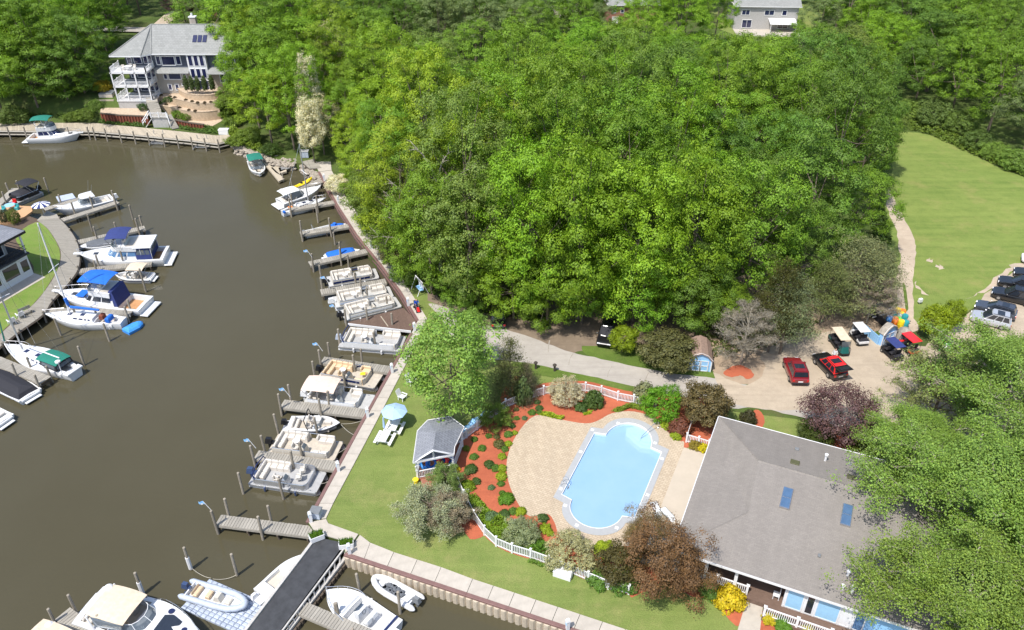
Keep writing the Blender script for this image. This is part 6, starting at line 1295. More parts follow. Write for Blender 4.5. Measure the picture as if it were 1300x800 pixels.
t = thing('bench', 'grey bench on the west lawn beside the boardwalk', 'bench', at(34, 399, .05), R(50)); [MB().box((0,-.2+.13*k,.42),(1.4,.11,.04)).build('seat_slat','wood',t) for k in range(4)]; [MB().box((0,.28,.55+.14*k),(1.4,.04,.11)).build('back_slat','wood',t) for k in range(3)]; [MB().box((x,0,.2),(.08,.5,.4)).build('leg','wood',t) for x in (-.6,.6)]
t = thing('swing_seat', 'white A frame garden swing on the grass by the promenade', 'swing', at(533, 370), R(-60))
for x in (-.95,.95): MB().tube([(x,-.75,0),(x,0,1.75),(x,.75,0)], .05, 4).build('leg', 'white', t)
MB().box((0,0,1.75),(2.1,.09,.09)).build('crossbeam','white',t); MB().box((0,0,.48),(1.3,.5,.07)).build('seat','lightblue',t); MB().box((0,.25,.8),(1.3,.07,.55)).build('backrest','white',t)
for px, lb in (((680,468),'small dark post on the verge nearer the conifer'),((704,471),'small dark post on the verge above the fence')): t = tag(MB().box((0,0,.35),(.22,.22,.7),0,.04).lathe([(.2,.7),(.24,.8),(.1,.95)],(0,0,0),8).build('marker_post','bark_dark'), lb, 'post'); t.location = at(*px)
t = tag(MB().box((0,0,.55),(.45,.3,.5),.3,.05).box((0,0,.2),(.06,.06,.5)).build('sign_post','white'), 'small white box on a post in the meadow by the path', 'sign'); t.location = at(1167, 386)

# ================================================================ VEHICLES
def car(label, rear, front, W=1.9, H=1.7, paint='black_paint', kind='suv', hatch=False, roofp=None, L=None, z=.03, glass='glass_dark', name='parked_car', stripe=None, rails=True, spare=False, sun=True):
    A, B = at(*rear, z), at(*front, z); d = B-A; L = L or min(5.2, max(4.2, d.length)); t = thing(name, label, 'car', (A.x, A.y, z), math.atan2(d.y, d.x)); w_ = W/2; hb = .98 if kind == 'suv' else .86
    secs = []
    for x, bw, zb, zt in ((0,.86,.42,hb-.1),(.12,.95,.30,hb),(.6,1,.24,hb+.02),(L*.5,1,.24,hb),(L*.70,1,.24,hb-.02),(L*.74,1,.24,hb+.0),(L*.92,.97,.26,hb-.12),(L*.975,.90,.34,hb-.22),(L,.78,.42,hb-.34)):
        y = w_*bw; secs.append([(x,-y*.9,zb),(x,-y,zb+.18),(x,-y,zt-.18),(x,-y*.90,zt),(x,y*.90,zt),(x,y,zt-.18),(x,y,zb+.18),(x,y*.9,zb)])
    b = MB().loft(secs, True).build('body', paint, t, True)
    g0, g1 = (.12, L*.74) if kind == 'suv' else (L*.14, L*.72); base = plan(g0, g1, w_*.88, w_*.84, .25, 4); top = shrink(base, .86, .28 if kind == 'suv' else .7, .95); rz_ = H
    gh = MB().prism(base, hb-.03, rz_, top).build('cabin', roofp or paint, t); n = len(base)
    for e, us in ((0, ((.04,.30),(.34,.62),(.66,.94))), (n-2, ((.06,.34),(.38,.66),(.70,.96)))):
        for u in us: win(gh, base, top, hb-.03, rz_, e, u[0], u[1], .14, .86, glass, 'side_window')
    for e in range(1, n-2): win(gh, base, top, hb-.03, rz_, e, 0, 1, .10, .92, glass, 'windscreen')
    win(gh, base, top, hb-.03, rz_, n-1, .06, .94, .22, .86, glass, 'rear_window')
    cx = (min(p[0] for p in top)+max(p[0] for p in top))/2; sun and MB().box((cx, 0, rz_+.012), (.75, w_*1.05, .02)).build('sunroof', glass, gh)
    if rails: [MB().tube([(cx-.9, s*w_*.70, rz_+.05), (cx+.8, s*w_*.70, rz_+.05)], .025, 5).build('roof_rail', 'black', gh) for s in (-1, 1)]
    for x in (.86, L-.88):
        for s in (-1, 1):
            wl = MB().lathe([(.22,-.11),(.33,-.11),(.35,-.06),(.35,.06),(.33,.11),(.22,.11)], (x, s*(w_-.10), .35), 16, 'y').build('wheel', 'tyre', t, True); MB().lathe([(.05,-.115),(.21,-.105),(.23,.105),(.05,.125)], (x, s*(w_-.10), .35), 12, 'y').build('rim', 'rim', wl)
    for s in (-1, 1):
        MB().box((L-.1, s*w_*.62, hb-.30), (.18, .38, .14), 0, .04).build('headlight', 'lamp_clear', t); MB().box((.03, s*w_*.74, hb-.22), (.12, .24, .24), 0, .03).build('tail_light', 'lamp_red', t); MB().box((L*.66, s*(w_+.08), hb+.1), (.14, .18, .13), 0, .03).build('wing_mirror', paint, t)
    MB().box((-.01, 0, hb-.35), (.03, .5, .14)).build('number_plate', 'white', t); MB().box((.02, 0, .42), (.14, W*.86, .2), 0, .05).build('bumper', 'black', t)
    if stripe: MB().box((L*.85, 0, hb-.08), (.5, .3, .01)).build('hood_stripe', stripe, t)
    if hatch:
        h_ = MB().box((-.45, 0, 0), (1.05, W*.78, .10), 0, .03).build('tailgate', paint, t); h_.location = (.35, 0, rz_-.02); h_.rotation_euler.y = R(8); MB().box((-.5, 0, .06), (.55, W*.6, .02)).build('rear_window', glass, h_)
        MB().box((.25, 0, 1.02), (.2, W*.72, .55)).build('cargo_opening', 'canvas_black', t)
    if spare: MB().lathe([(.1,-.1),(.36,-.1),(.38,.1),(.1,.1)], (-.12,0,.95), 14, 'x').build('spare_wheel', 'tyre', t)
    return t
car('dark red sport utility car parked on the sandy yard', (1015,491), (1003,461), 1.95, 1.72, 'carred')
car('black sport utility car with red roof and its tailgate open', (1066,484), (1041,458), 1.95, 1.75, 'black_paint', hatch=True, roofp='redbright')
car('black car with red tail lights half under the dark bushy tree by the drive', (633,419), (632,395), 1.85, 1.5, 'black_paint', 'sedan')
car('dark off road car facing the drive at the edge of the wood', (774,417), (766,443), 1.85, 1.8, 'black_paint', sun=False, glass='canvas_black')
car('silver sport utility car nearest the big right trees', (1281,417), (1230,404.5), 1.9, 1.72, 'carsilver')
car('dark grey wagon parked just behind the silver car', (1288,406), (1236,391), 1.85, 1.55, 'cargreyblue')
car('black sport utility car, first behind the gap in the right hand row', (1313,388), (1257,374), 1.95, 1.8, 'black_paint'); car('black car, second behind the gap in the right hand row', (1322,373), (1265,360), 1.9, 1.6, 'black_paint'); car('black car cut by the right edge, behind two others', (1342,360), (1285,348), 1.9, 1.55, 'black_paint', 'sedan'); car('white and dark blue car cut by the right edge at the top of the row', (1350,342), (1295,331), 1.9, 1.7, 'white', hatch=False)
def cart(label, rear, front, body, roofm, rows=2, seatm='canvas_black', L=None):
    A, B = at(*rear, .03), at(*front, .03); d = B-A; L = L or (2.7 if rows == 2 else 3.5); t = thing('golf_cart', label, 'golf cart', (A.x, A.y, .03), math.atan2(d.y, d.x))
    MB().prism([(.1,-.58),(L-.3,-.58),(L,-.4),(L,.4),(L-.3,.58),(.1,.58)], .28, .46).build('chassis', 'black', t); MB().prism([(L-.75,-.56),(L-.2,-.52),(L,-.36),(L,.36),(L-.2,.52),(L-.75,.56)], .42, .95, [(L-.75,-.5),(L-.5,-.46),(L-.3,-.3),(L-.3,.3),(L-.5,.46),(L-.75,.5)]).build('front_cowl', body, t)
    MB().prism([(.05,-.56),(.75,-.56),(.75,.56),(.05,.56)], .42, .68).build('rear_body', body, t)
    for k in range(rows):
        x = .95 + k*.85 if rows > 1 else 1.0
        if k < rows-0 and x < L-.8: MB().box((x,0,.78),(.46,1.1,.14),0,.04).build('seat', seatm, t); MB().box((x-.27,0,1.05),(.1,1.1,.42),0,.03).build('backrest', seatm, t)
    MB().box((.35,0,.76),(.42,1.1,.13),0,.04).build('seat', seatm, t)
    rl = MB().box((L*.47,0,1.88),(L*.72,1.2,.07),0,.03).build('roof', roofm, t)
    for x in (.35, L-.5):
        for s in (-1, 1): MB().tube([(x+(.25 if x > 1 else -.1),s*.5,.6),(x*1.0,s*.52,1.86)], .022, 5).build('roof_post', 'black', t)
    for x in (.45, L-.45):
        for s in (-1, 1): wl = MB().lathe([(.1,-.1),(.22,-.1),(.24,0),(.22,.1),(.1,.1)], (x,s*.52,.24), 12, 'y').build('wheel', 'tyre', t); MB().lathe([(.02,-.102),(.11,-.102),(.11,.104),(.02,.104)], (x,s*.52,.24), 8, 'y').build('rim', 'rim', wl)
    MB().quad((L-.52,-.5,.95),(L-.52,.5,.95),(L-.42,.5,1.8),(L-.42,-.5,1.8)).build('windscreen', 'screen', t); wheel(t, (L-.8,-.28,1.0))
cart('long dark green golf cart with a beige roof under the pine', (1056,430), (1070,450), 'cartgreen', 'canvas_beige', 3); cart('white golf cart with a white roof next to the blue plank wall', (1096,441), (1082,424), 'white', 'white', 2); cart('black golf cart with a dark roof on the sandy yard', (1141,461), (1122,444), 'black', 'canvas_navy', 2); cart('red golf cart with a bright red roof beside the black cart', (1162,454), (1143,438), 'redbright', 'redbright', 2)

# ---- sheds and the colourful store yard
def shed(label, c, rz, w_, d_, h, roofm='shingle_brown'):
    t = thing('shed', label, 'shed', at(*c), rz); MB().prism([(-w_/2,0),(w_/2,0),(w_/2,d_),(-w_/2,d_)], 0, h*.62).build('wall', 'lightblue', t); g = [(-w_/2-.12,h*.62),(-w_/2*.62,h*.88),(0,h),(w_/2*.62,h*.88),(w_/2+.12,h*.62)]
    MB().loft([[(x,y,z) for x,z in g]+[(x*.96,y,z-.07) for x,z in g[::-1]] for y in (-.2,d_+.2)], True).build('roof', roofm, t); MB().add([(x*.97,y,z-.03) for y in (.0,d_) for x,z in g], [(0,1,2,3,4),(5,6,7,8,9)]).build('gable','lightblue',t)
    for s in (-1,1): dr = MB().box((s*w_*.19,-.03,h*.31),(w_*.36,.06,h*.58)).build('door','lightblue',t); mb = MB(); [mb.box((s*w_*.19+k*w_*.165,-.07,h*.31),(.09,.05,h*.58)) for k in (-1,1)]; [mb.box((s*w_*.19,-.07,z),(w_*.36,.05,.09)) for z in (.1,h*.31,h*.58)]; mb.build('door_trim','white',dr)
    mb = MB(); [mb.box((s*(w_/2),-.04,h*.31),(.12,.08,h*.62)) for s in (-1,1)]; [mb.tube([(a[0],-.06,a[1]-.04),(b[0],-.06,b[1]-.04)],.06,4) for a,b in zip(g,g[1:])]; mb.build('trim','white',t)
    return t
shed('small light blue shed with brown roof beside the drive', (887.5,471), R(-8), 2.3, 3.1, 2.4); shed('light blue shed front with white framed double door in the store yard', (1126,436), R(30), 2.1, .5, 2.5, 'pumice'); t = tag(MB().lathe([(1.0,0),(1.0,.7),(.8,1.4),(.4,1.75),(.05,1.85)], (0,0,0), 12).build('covered_pile', 'pumice', None, True), 'brown rounded covered pile beside the light blue shed front', 'covered pile'); t.location = at(1146, 434); t.scale = (.85, 1.2, 1)
t = thing('plank_wall', 'low light blue plank wall of the store yard by the white cart', 'wall', at(1094,421)); A, B = at(1094,421), at(1114,438); d = B-A; ang = math.atan2(d.y,d.x); k_ = MB().box((0,0,.55),(.26,.08,1.1)).mesh('plank','lightblue'); n = int(d.length/.28)
for k in range(n): inst('plank', k_, t, (B-A)*((k+.5)/n), ang)
A, B = at(1103,399), at(1128,420); t = tag(MB().box((0,0,.45),((B-A).length,.2,.9)).build('low_wall','canvas_black'), 'dark low wall along the store yard', 'wall'); t.location = (A+B)/2; t.rotation_euler.z = math.atan2((B-A).y,(B-A).x)
A, B = at(1110,398), at(1152,412)
for i,(a,b,lb) in enumerate((((1106,400),(1134,391),'white pole lying across the rear of the store yard'),((1130,390),(1156,408),'grey pole edging the right of the store yard'),((1108,403),(1137,395),'second white pole lying across the rear of the store yard'))):
    A, B = at(*a,.5), at(*b,.5); t = tag(MB().tube([Vector((0,0,0)),B-A], .09, 6).build('pole','white' if i != 1 else 'wood'), lb, 'pole'); t.location = A
cols = dict(yellow='yellow', teal='teal', orange='orange', blue='tarp_blue', white='white', lime='lime_plastic')
for px, c, hh, lb in (((1138,400),'yellow',.9,'yellow drum at the back of the store yard'),((1133,405),'teal',.9,'teal drum behind the orange one in the store yard'),((1142,405),'white',.9,'white drum in the middle of the store yard'),((1128,409),'blue',.8,'blue drum at the left of the store yard'),((1135,412),'orange',.9,'orange drum in the store yard'),((1147,408),'teal',.9,'dark teal drum at the right of the store yard'),((1142,416),'yellow',1.0,'yellow drum nearest the light blue shed'),((1148,416),'teal',.9,'teal drum nearest the light blue shed'),((1151,426),'orange',.7,'orange drum beside the shed in the store yard'),((1139,409),'lime',.6,'small green tub among the drums'),((1145,399),'orange',.6,'small orange tub at the rear of the store yard')):
    t = thing('drum', lb, 'drum', at(*px), rng.uniform(0,6)); MB().lathe([(.34,0),(.37,.1),(.37,hh-.1),(.33,hh)], (0,0,0), 12).build('body', cols[c], t, True); MB().lathe([(.30,0),(.30,.03)], (0,0,hh), 12).build('lid', cols['yellow' if c == 'white' else c], t)
t = thing('paddle_boat', 'bright lime green plastic boat beside the lime green tree', 'paddle boat', at(1200,440), R(60)); b_ = [(-1.2,-.6),(.6,-.65),(1.3,-.3),(1.3,.3),(.6,.65),(-1.2,.6)]; MB().prism(b_, 0, .45, [(x*1.05,y*1.1) for x,y in b_]).build('hull','lime_plastic',t); [MB().box((-.2,s*.3,.6),(.5,.45,.5),0,.1).build('seat','lime_plastic',t) for s in (-1,1)]; MB().prism([(x*.9,y*.85) for x,y in b_], .45, .55).build('deck','white',t)

# ================================================================ PEOPLE
def person(label, loc, rz, joints, bones, shirt, name='person'):
    me = bpy.data.meshes.new('body'); ks = list(joints); me.from_pydata([joints[k][0] for k in ks], [(ks.index(a), ks.index(b)) for a, b in bones], []); o = bpy.data.objects.new('body_tmp', me); COL.objects.link(o); o.modifiers.new('skin', 'SKIN')
    for i, k in enumerate(ks): r = joints[k][1]; me.skin_vertices[0].data[i].radius = (r, r) if not isinstance(r, tuple) else r
    me.skin_vertices[0].data[0].use_root = True; s = o.modifiers.new('sub', 'SUBSURF'); s.levels = 1; s.render_levels = 1
    dg = bpy.context.evaluated_depsgraph_get(); bm_ = bpy.data.meshes.new_from_object(o.evaluated_get(dg)); bpy.data.objects.remove(o)
    for m in ('skin', shirt, 'trousers', 'hair'): bm_.materials.append(M[m])
    zs = joints['chest'][0][2]; zp = joints['pelvis'][0][2]; zn = joints['neck'][0][2]; zh = joints['head'][0][2]
    for p in bm_.polygons:
        c = p.center; p.material_index = 2 if c.z < zp+.05 else (1 if c.z < zn-.02 else 0); p.use_smooth = True
        if c.z > zh+.02 and not (c.x > .06 and c.z < zh+.09): p.material_index = 3
        if any((Vector(joints[k][0])-c).length < .14 for k in joints if k.startswith('hand')): p.material_index = 0
    t = bpy.data.objects.new(name, bm_); COL.objects.link(t); t.location = loc; t.rotation_euler.z = rz; return tag(t, label, 'person')
B_ = [('pelvis','chest'),('chest','neck'),('neck','head'),('head','crown')] + [x for s in 'ab' for x in (('chest','sho'+s),('sho'+s,'elb'+s),('elb'+s,'hand'+s),('hand'+s,'fing'+s),('pelvis','hip'+s),('hip'+s,'knee'+s),('knee'+s,'ank'+s),('ank'+s,'toe'+s))]
def pose(stand=True):
    j = {'pelvis':((0,0,.95),.14),'chest':((.02,0,1.32),(.16,.13)),'neck':((.03,0,1.52),.06),'head':((.06,0,1.66),.095),'crown':((.05,0,1.76),.075)} if stand else {'pelvis':((0,0,.62),.15),'chest':((.08,0,1.0),(.17,.14)),'neck':((.12,0,1.2),.06),'head':((.16,0,1.34),.095),'crown':((.15,0,1.44),.075)}
    for s, y in (('a',1),('b',-1)):
        if stand: j.update({'sho'+s:((.02,y*.19,1.44),.06),'elb'+s:((.0,y*.25,1.15),.045),'hand'+s:((.12,y*.24,.92),.035),'fing'+s:((.16,y*.23,.80),.022),'hip'+s:((0,y*.10,.88),.10),'knee'+s:((.04*y,y*.11,.48),.065),'ank'+s:((-.05+.05*y,y*.11,.09),.045),'toe'+s:((.12+.05*y,y*.12,.04),.035)})
        else: j.update({'sho'+s:((.09,y*.20,1.12),.06),'elb'+s:((.25,y*.25,.92),.045),'hand'+s:((.5,y*.22,.96),.035),'fing'+s:((.58,y*.2,.97),.022),'hip'+s:((.05,y*.11,.60),.10),'knee'+s:((.46,y*.14,.60),.07),'ank'+s:((.52,y*.14,.22),.045),'toe'+s:((.70,y*.14,.19),.035)})
    return j
P0 = at(529, 392, .1); hd = at(533, 400, .1)-P0; rz = math.atan2(hd.y, hd.x)
person('person in a blue shirt sitting on a mobility scooter on the promenade', P0+Vector((0,0,.02)), rz, pose(False), B_, 'shirt_blue'); person('person in a white shirt standing beside the open black car', at(1057, 459, .03), R(-100), pose(True), B_, 'shirt_white')
t = thing('mobility_scooter', 'red and black mobility scooter on the promenade under its rider', 'mobility scooter', P0, rz); MB().prism([(-.4,-.28),(.85,-.24),(.85,.24),(-.4,.28)], .12, .22).build('platform','black',t); MB().box((-.1,0,.47),(.45,.48,.1),0,.03).build('seat','black',t); MB().box((-.36,0,.75),(.1,.46,.5),0,.03).build('backrest','black',t); MB().box((-.15,0,.3),(.3,.34,.26)).build('motor_box','redbright',t); MB().prism([(.78,-.2),(1.05,-.15),(1.05,.15),(.78,.2)], .2, .65, [(.7,-.14),(.82,-.1),(.82,.1),(.7,.14)]).build('front_cowl','redbright',t); MB().tube([(.78,0,.6),(.62,0,1.0)],.03,6).tube([(.6,-.28,.98),(.62,0,1.0),(.6,.28,.98)],.02,5).build('tiller','black',t)
for x, y in ((-.3,.28),(-.3,-.28),(.85,.22),(.85,-.22)): MB().lathe([(.05,-.05),(.14,-.05),(.14,.05),(.05,.05)],(x,y,.14),10,'y').build('wheel','tyre',t)
# ================================================================ VEGETATION
def leaf_mesh(name, pos, nrm, size, m='leaf', aspect=.62):
    n = len(pos); rs = np.random.RandomState(n)
    nrm = nrm/np.maximum(1e-6, np.linalg.norm(nrm, axis=1, keepdims=True)); t = np.cross(nrm, rs.normal(size=(n, 3))); t /= np.maximum(1e-6, np.linalg.norm(t, axis=1, keepdims=True)); b = np.cross(nrm, t)
    s = size[:, None]; v = np.empty((n, 4, 3)); v[:, 0] = pos - t*s*.5; v[:, 1] = pos + b*s*.5*aspect + nrm*s*.08; v[:, 2] = pos + t*s*.5; v[:, 3] = pos - b*s*.5*aspect + nrm*s*.08
    me = bpy.data.meshes.new(name); me.vertices.add(n*4); me.vertices.foreach_set('co', v.reshape(-1)); me.loops.add(n*4); me.loops.foreach_set('vertex_index', np.arange(n*4, dtype=np.int32))
    me.polygons.add(n); me.polygons.foreach_set('loop_start', np.arange(0, n*4, 4, dtype=np.int32)); me.polygons.foreach_set('loop_total', np.full(n, 4, dtype=np.int32)); me.materials.append(M[m]); me.update(); me.validate(); return me
def unit(rs, n): v = rs.normal(size=(n, 3)); return v/np.linalg.norm(v, axis=1, keepdims=True)
def lobes_to_leaves(rs, lobes, cen, sprays, leaves, spread, lsize, up=.6, rnd=.30, flat=.55, droop=0.0, under=-.25):
    P, Nn, S = [], [], []
    for c, r in lobes:
        c = np.array(c); out = c-cen; out = out/max(1e-6, np.linalg.norm(out)); d = unit(rs, sprays*3); d = d[(d@out > under-.2) & (d[:, 2] > -.75)][:sprays]
        sc = c + d*r*rs.uniform(.72, 1.08, (len(d), 1))*np.array([1, 1, .85])
        for p, dd in zip(sc, d):
            k = leaves; o = rs.normal(size=(k, 3))*spread*np.array([1, 1, flat]); o[:, 2] -= droop*np.linalg.norm(o[:, :2], axis=1)
            P.append(p+o); Nn.append(dd*.75 + o/spread*.42 + np.array([0, 0, up]) + rs.normal(size=(k, 3))*rnd); S.append(rs.uniform(*lsize, k))
    return np.concatenate(P), np.concatenate(Nn), np.concatenate(S)
def trunk_mesh(name, rs, H, h1, r, lobes, m='bark', nl=9):
    mb = MB(); top = Vector((rs.uniform(-.3, .3), rs.uniform(-.3, .3), h1)); mb.tube([(0, 0, -.3), (0, 0, .4), top*.5, top], r*1.15, 8, r*.55)
    for i in sorted(range(len(lobes)), key=lambda i: rs.rand())[:nl]: c = Vector(lobes[i][0]); a = top*rs.uniform(.55, 1.0); mb.tube([a, a.lerp(c, .5)+Vector((0, 0, -.3)), c], r*.38, 5, r*.10)
    return mb.mesh(name, m, True)
PROTO = {}
def deciduous(key, seed, H=20., Rr=6., nl=36, sprays=24, leaves=13, lr=.36, zc=.58, zs=.42, lsize=(.30, .52), spread=.36, bark='bark', under=-.25, lopside=.15, mat='leaf', kr=(.58, .80), flat=.55):
    rs = np.random.RandomState(seed); cen = np.array([0, 0, zc*H]); lobes = []
    for i in range(nl):
        z = 1 - 1.72*(i+.5)/nl; a = i*2.39996 + rs.uniform(-.4, .4); q = math.sqrt(max(0, 1-z*z)); k = rs.uniform(*kr); sx = 1+rs.uniform(-lopside, lopside)
        lobes.append(((Rr*k*q*math.cos(a)*sx, Rr*k*q*math.sin(a)*sx, zc*H + zs*H*k*z*1.05), Rr*lr*rs.uniform(.75, 1.2)*(1.0 if z > -.3 else .8)))
    P, Nn, S = lobes_to_leaves(rs, lobes, cen, sprays, leaves, spread, lsize, under=under, flat=flat)
    PROTO[key] = (leaf_mesh('crown', P, Nn, S, mat), trunk_mesh('trunk', rs, H, H*.55, .28*H/20, lobes, bark), H, Rr)
for i in range(5): deciduous('broad%d' % i, 10+i, 20, 6.6, 30, 13, 56, lr=.30, lsize=(.17, .32), spread=.36, flat=.6, under=.0, kr=(.66, .98))
for i in range(2): deciduous('tall%d' % i, 30+i, 20, 4.8, 28, 12, 54, .33, .56, .45, (.17, .32), .36, flat=.6, under=.0, kr=(.60, .98))
for i in range(3): deciduous('skirt%d' % i, 35+i, 18, 6.2, 42, 13, 52, .27, .50, .50, (.17, .32), .36, flat=.6, under=-.35, kr=(.62, .98))
for i in range(2): deciduous('loose%d' % i, 40+i, 14, 4.6, 46, 24, 12, .26, .54, .45, (.18, .32), .30, 'bark', -.5, .25)
def branchy(key, seed, H, Rr, n1, n2, n3, per, lsize, spread, bark, keep=1.0, up=.45, aspect=.62, mat='leaf', z0=.25):
    rs = np.random.RandomState(seed); mb = MB(); P, Nn, S = [], [], []; mb.tube([(0, 0, -.3), (.1, .05, H*.3), (0, .1, H*.72)], .26*H/14, 8, .1)
    for i in range(n1):
        f = (i+.5)/n1; a = i*2.4 + rs.uniform(-.3, .3); zb = H*(z0+(.72-z0)*f); ln = Rr*(1.05-.55*f*f)*rs.uniform(.8, 1.1); rise = H*rs.uniform(.10, .26)
        b0 = Vector((0, 0, zb)); b1 = Vector((math.cos(a)*ln, math.sin(a)*ln, zb+rise)); bm_ = b0.lerp(b1, .5)+Vector((rs.uniform(-.4, .4), rs.uniform(-.4, .4), rise*.18)); mb.tube([b0, bm_, b1], .11*H/14, 5, .035)
        for j in range(n2):
            g = rs.uniform(.35, 1.0); q0 = b0.lerp(bm_, g*2) if g < .5 else bm_.lerp(b1, g*2-1); aa = a + rs.uniform(-1.3, 1.3); l2 = ln*rs.uniform(.25, .48); q1 = q0 + Vector((math.cos(aa)*l2, math.sin(aa)*l2, l2*rs.uniform(-.05, .6))); mb.tube([q0, q0.lerp(q1, .5)+Vector((0, 0, .12)), q1], .045*H/14, 4, .014)
            for k in range(n3):
                h = rs.uniform(.3, 1.05); t0 = q0.lerp(q1, min(1, h)); d = Vector(unit(rs, 1)[0]); d.z = abs(d.z)*.6; l3 = l2*rs.uniform(.25, .5); t1 = t0 + d*l3; mb.tube([t0, t1], .018*H/14, 3, .006)
                if rs.rand() < keep:
                    o = rs.normal(size=(per, 3))*spread*np.array([1, 1, .7]); P.append(np.array(t0.lerp(t1, .75))+o); Nn.append(rs.normal(size=(per, 3))*.6+np.array([d.x*.3, d.y*.3, up])); S.append(rs.uniform(*lsize, per))
    if key[:3] == 'cot': d = unit(rs, 5200); d[:, 2] = abs(d[:, 2]); P.append(d*rs.uniform(.75, 1, (5200, 1))*np.array([Rr*.55, Rr*.55, H*.26])+np.array([0, 0, H*.70])); Nn.append(d+np.array([0, 0, .5])+rs.normal(size=(5200, 3))*.4); S.append(rs.uniform(*lsize, 5200))
    PROTO[key] = (leaf_mesh('crown', np.concatenate(P), np.concatenate(Nn), np.concatenate(S), mat, aspect), mb.mesh('trunk', bark, True), H, Rr)
branchy('cotton0', 61, 14, 6.4, 22, 9, 7, 48, (.12, .23), .35, 'bark_pale', 1, .75); branchy('cotton1', 62, 14, 6.4, 22, 9, 7, 48, (.12, .23), .35, 'bark_pale', 1, .75)
branchy('dead', 63, 8.5, 3.4, 26, 9, 6, 16, (.14, .34), .22, 'bark_pale', .95, .4, .14, 'needle', .14); branchy('snag', 64, 16, 5, 10, 5, 4, 5, (.2, .35), .35, 'bark_pale', .5)
branchy('feather', 65, 9, 4.2, 24, 7, 5, 26, (.14, .30), .20, 'bark', 1, .5, .28, 'needle', .10)
def pine(key, seed, H, Rr, tiers, per, shape='pine', lsize=(.18, .34), dens=1.0):
    rs = np.random.RandomState(seed); lobes = []
    for t in range(tiers):
        f = (t+.5)/tiers; zz = H*((.30+.66*f) if shape == 'pine' else (.06+.90*f)); rad = Rr*((1.0-.75*f**1.6) if shape == 'pine' else (1.02-f)**.85); n = max(3, int(per*(1-.6*f)))
        for k in range(n): a = k*2*math.pi/n + rs.uniform(-.5, .5) + t; q = rad*rs.uniform(.45, 1.0); lobes.append(((q*math.cos(a), q*math.sin(a), zz+rs.uniform(-.35, .35)-(0 if shape == 'pine' else .12*q)), Rr*rs.uniform(.16, .28)))
    lobes.append(((0, 0, H*.97), Rr*.14)); P, Nn, S = [], [], []
    for c, r in lobes:
        k = int(150*dens); o = rs.normal(size=(k, 3))*r*np.array([.75, .75, .30]); P.append(np.array(c)+o); Nn.append(rs.normal(size=(k, 3))*.75+np.array([c[0]*.12, c[1]*.12, .7])); S.append(rs.uniform(*lsize, k))
    mb = MB(); mb.tube([(0, 0, -.3), (.05, 0, H*.5), (0, .05, H*.96)], .17*H/10, 7, .03)
    for c, r in lobes: mb.tube([(0, 0, c[2]-.15*H/10), (c[0], c[1], c[2])], .03*H/10, 4, .01)
    PROTO[key] = (leaf_mesh('crown', np.concatenate(P), np.concatenate(Nn), np.concatenate(S), 'needle', .22), mb.mesh('trunk', 'bark', True), H, Rr)
pine('pine0', 71, 10, 3.6, 8, 10, dens=1.7); pine('pine1', 72, 10, 3.6, 7, 9, dens=1.7); pine('fir', 73, 7, 2.7, 9, 11, 'fir', (.16, .30), .9); deciduous('spire', 74, 4, .55, 44, 14, 9, .55, .50, .52, (.10, .2), .10, 'bark', -.8)
deciduous('copper', 81, 8, 4.3, 38, 20, 22, .25, .50, .46, (.10, .22), .26, 'bark_dark', -.4, .3, kr=(.55, 1.0)); deciduous('purple', 82, 6.5, 4.2, 52, 24, 10, .20, .56, .40, (.12, .24), .24, 'bark_dark', -.5, .2)
deciduous('flower', 83, 13, 4.0, 46, 22, 12, .26, .52, .46, (.16, .32), .26, 'bark', -.4); deciduous('small0', 84, 4.5, 2.3, 34, 22, 11, .27, .52, .46, (.12, .22), .16); deciduous('willow', 85, 4.5, 2.6, 48, 22, 12, .22, .50, .46, (.10, .24), .20, 'bark', -.6, .3)
branchy('silver', 86, 4.2, 2.6, 26, 8, 6, 20, (.10, .24), .16, 'bark', 1, .45, .30, 'leaf', .12)
def shrubp(key, seed, nl, sprays, leaves, lr, lsize, spread, top=.85, mat='leaf'):
    rs = np.random.RandomState(seed); lobes = []
    for i in range(nl): z = 1-.98*(i+.5)/nl; a = i*2.4+rs.uniform(-.4, .4); q = math.sqrt(1-z*z); k = rs.uniform(.6, .8); lobes.append(((k*q*math.cos(a), k*q*math.sin(a), .12+top*k*z), lr*rs.uniform(.8, 1.2)))
    P, Nn, S = lobes_to_leaves(rs, lobes, np.array([0, 0, .1]), sprays, leaves, spread, lsize); P[:, 2] = np.maximum(P[:, 2], .01)
    mb = MB(); [mb.tube([(0, 0, -.05), Vector(c)*.9], .03, 4, .01) for c, r in lobes[::4]]; PROTO[key] = (leaf_mesh('foliage', P, Nn, S, mat), mb.mesh('stem', 'bark_dark'), 1, 1)
for i in range(3): shrubp('bush%d' % i, 90+i, 22, 16, 9, .34, (.13, .24), .10)
for i in range(2): shrubp('ball%d' % i, 95+i, 26, 16, 9, .26, (.11, .19), .07, .95)
for i in range(2): deciduous('bigbush%d' % i, 100+i, 2.5, 2.1, 44, 22, 13, .24, .44, .52, (.07, .15), .10, 'bark_dark', -.4, .3)
shrubp('spiky', 97, 26, 14, 8, .34, (.14, .34), .16, 1.0)

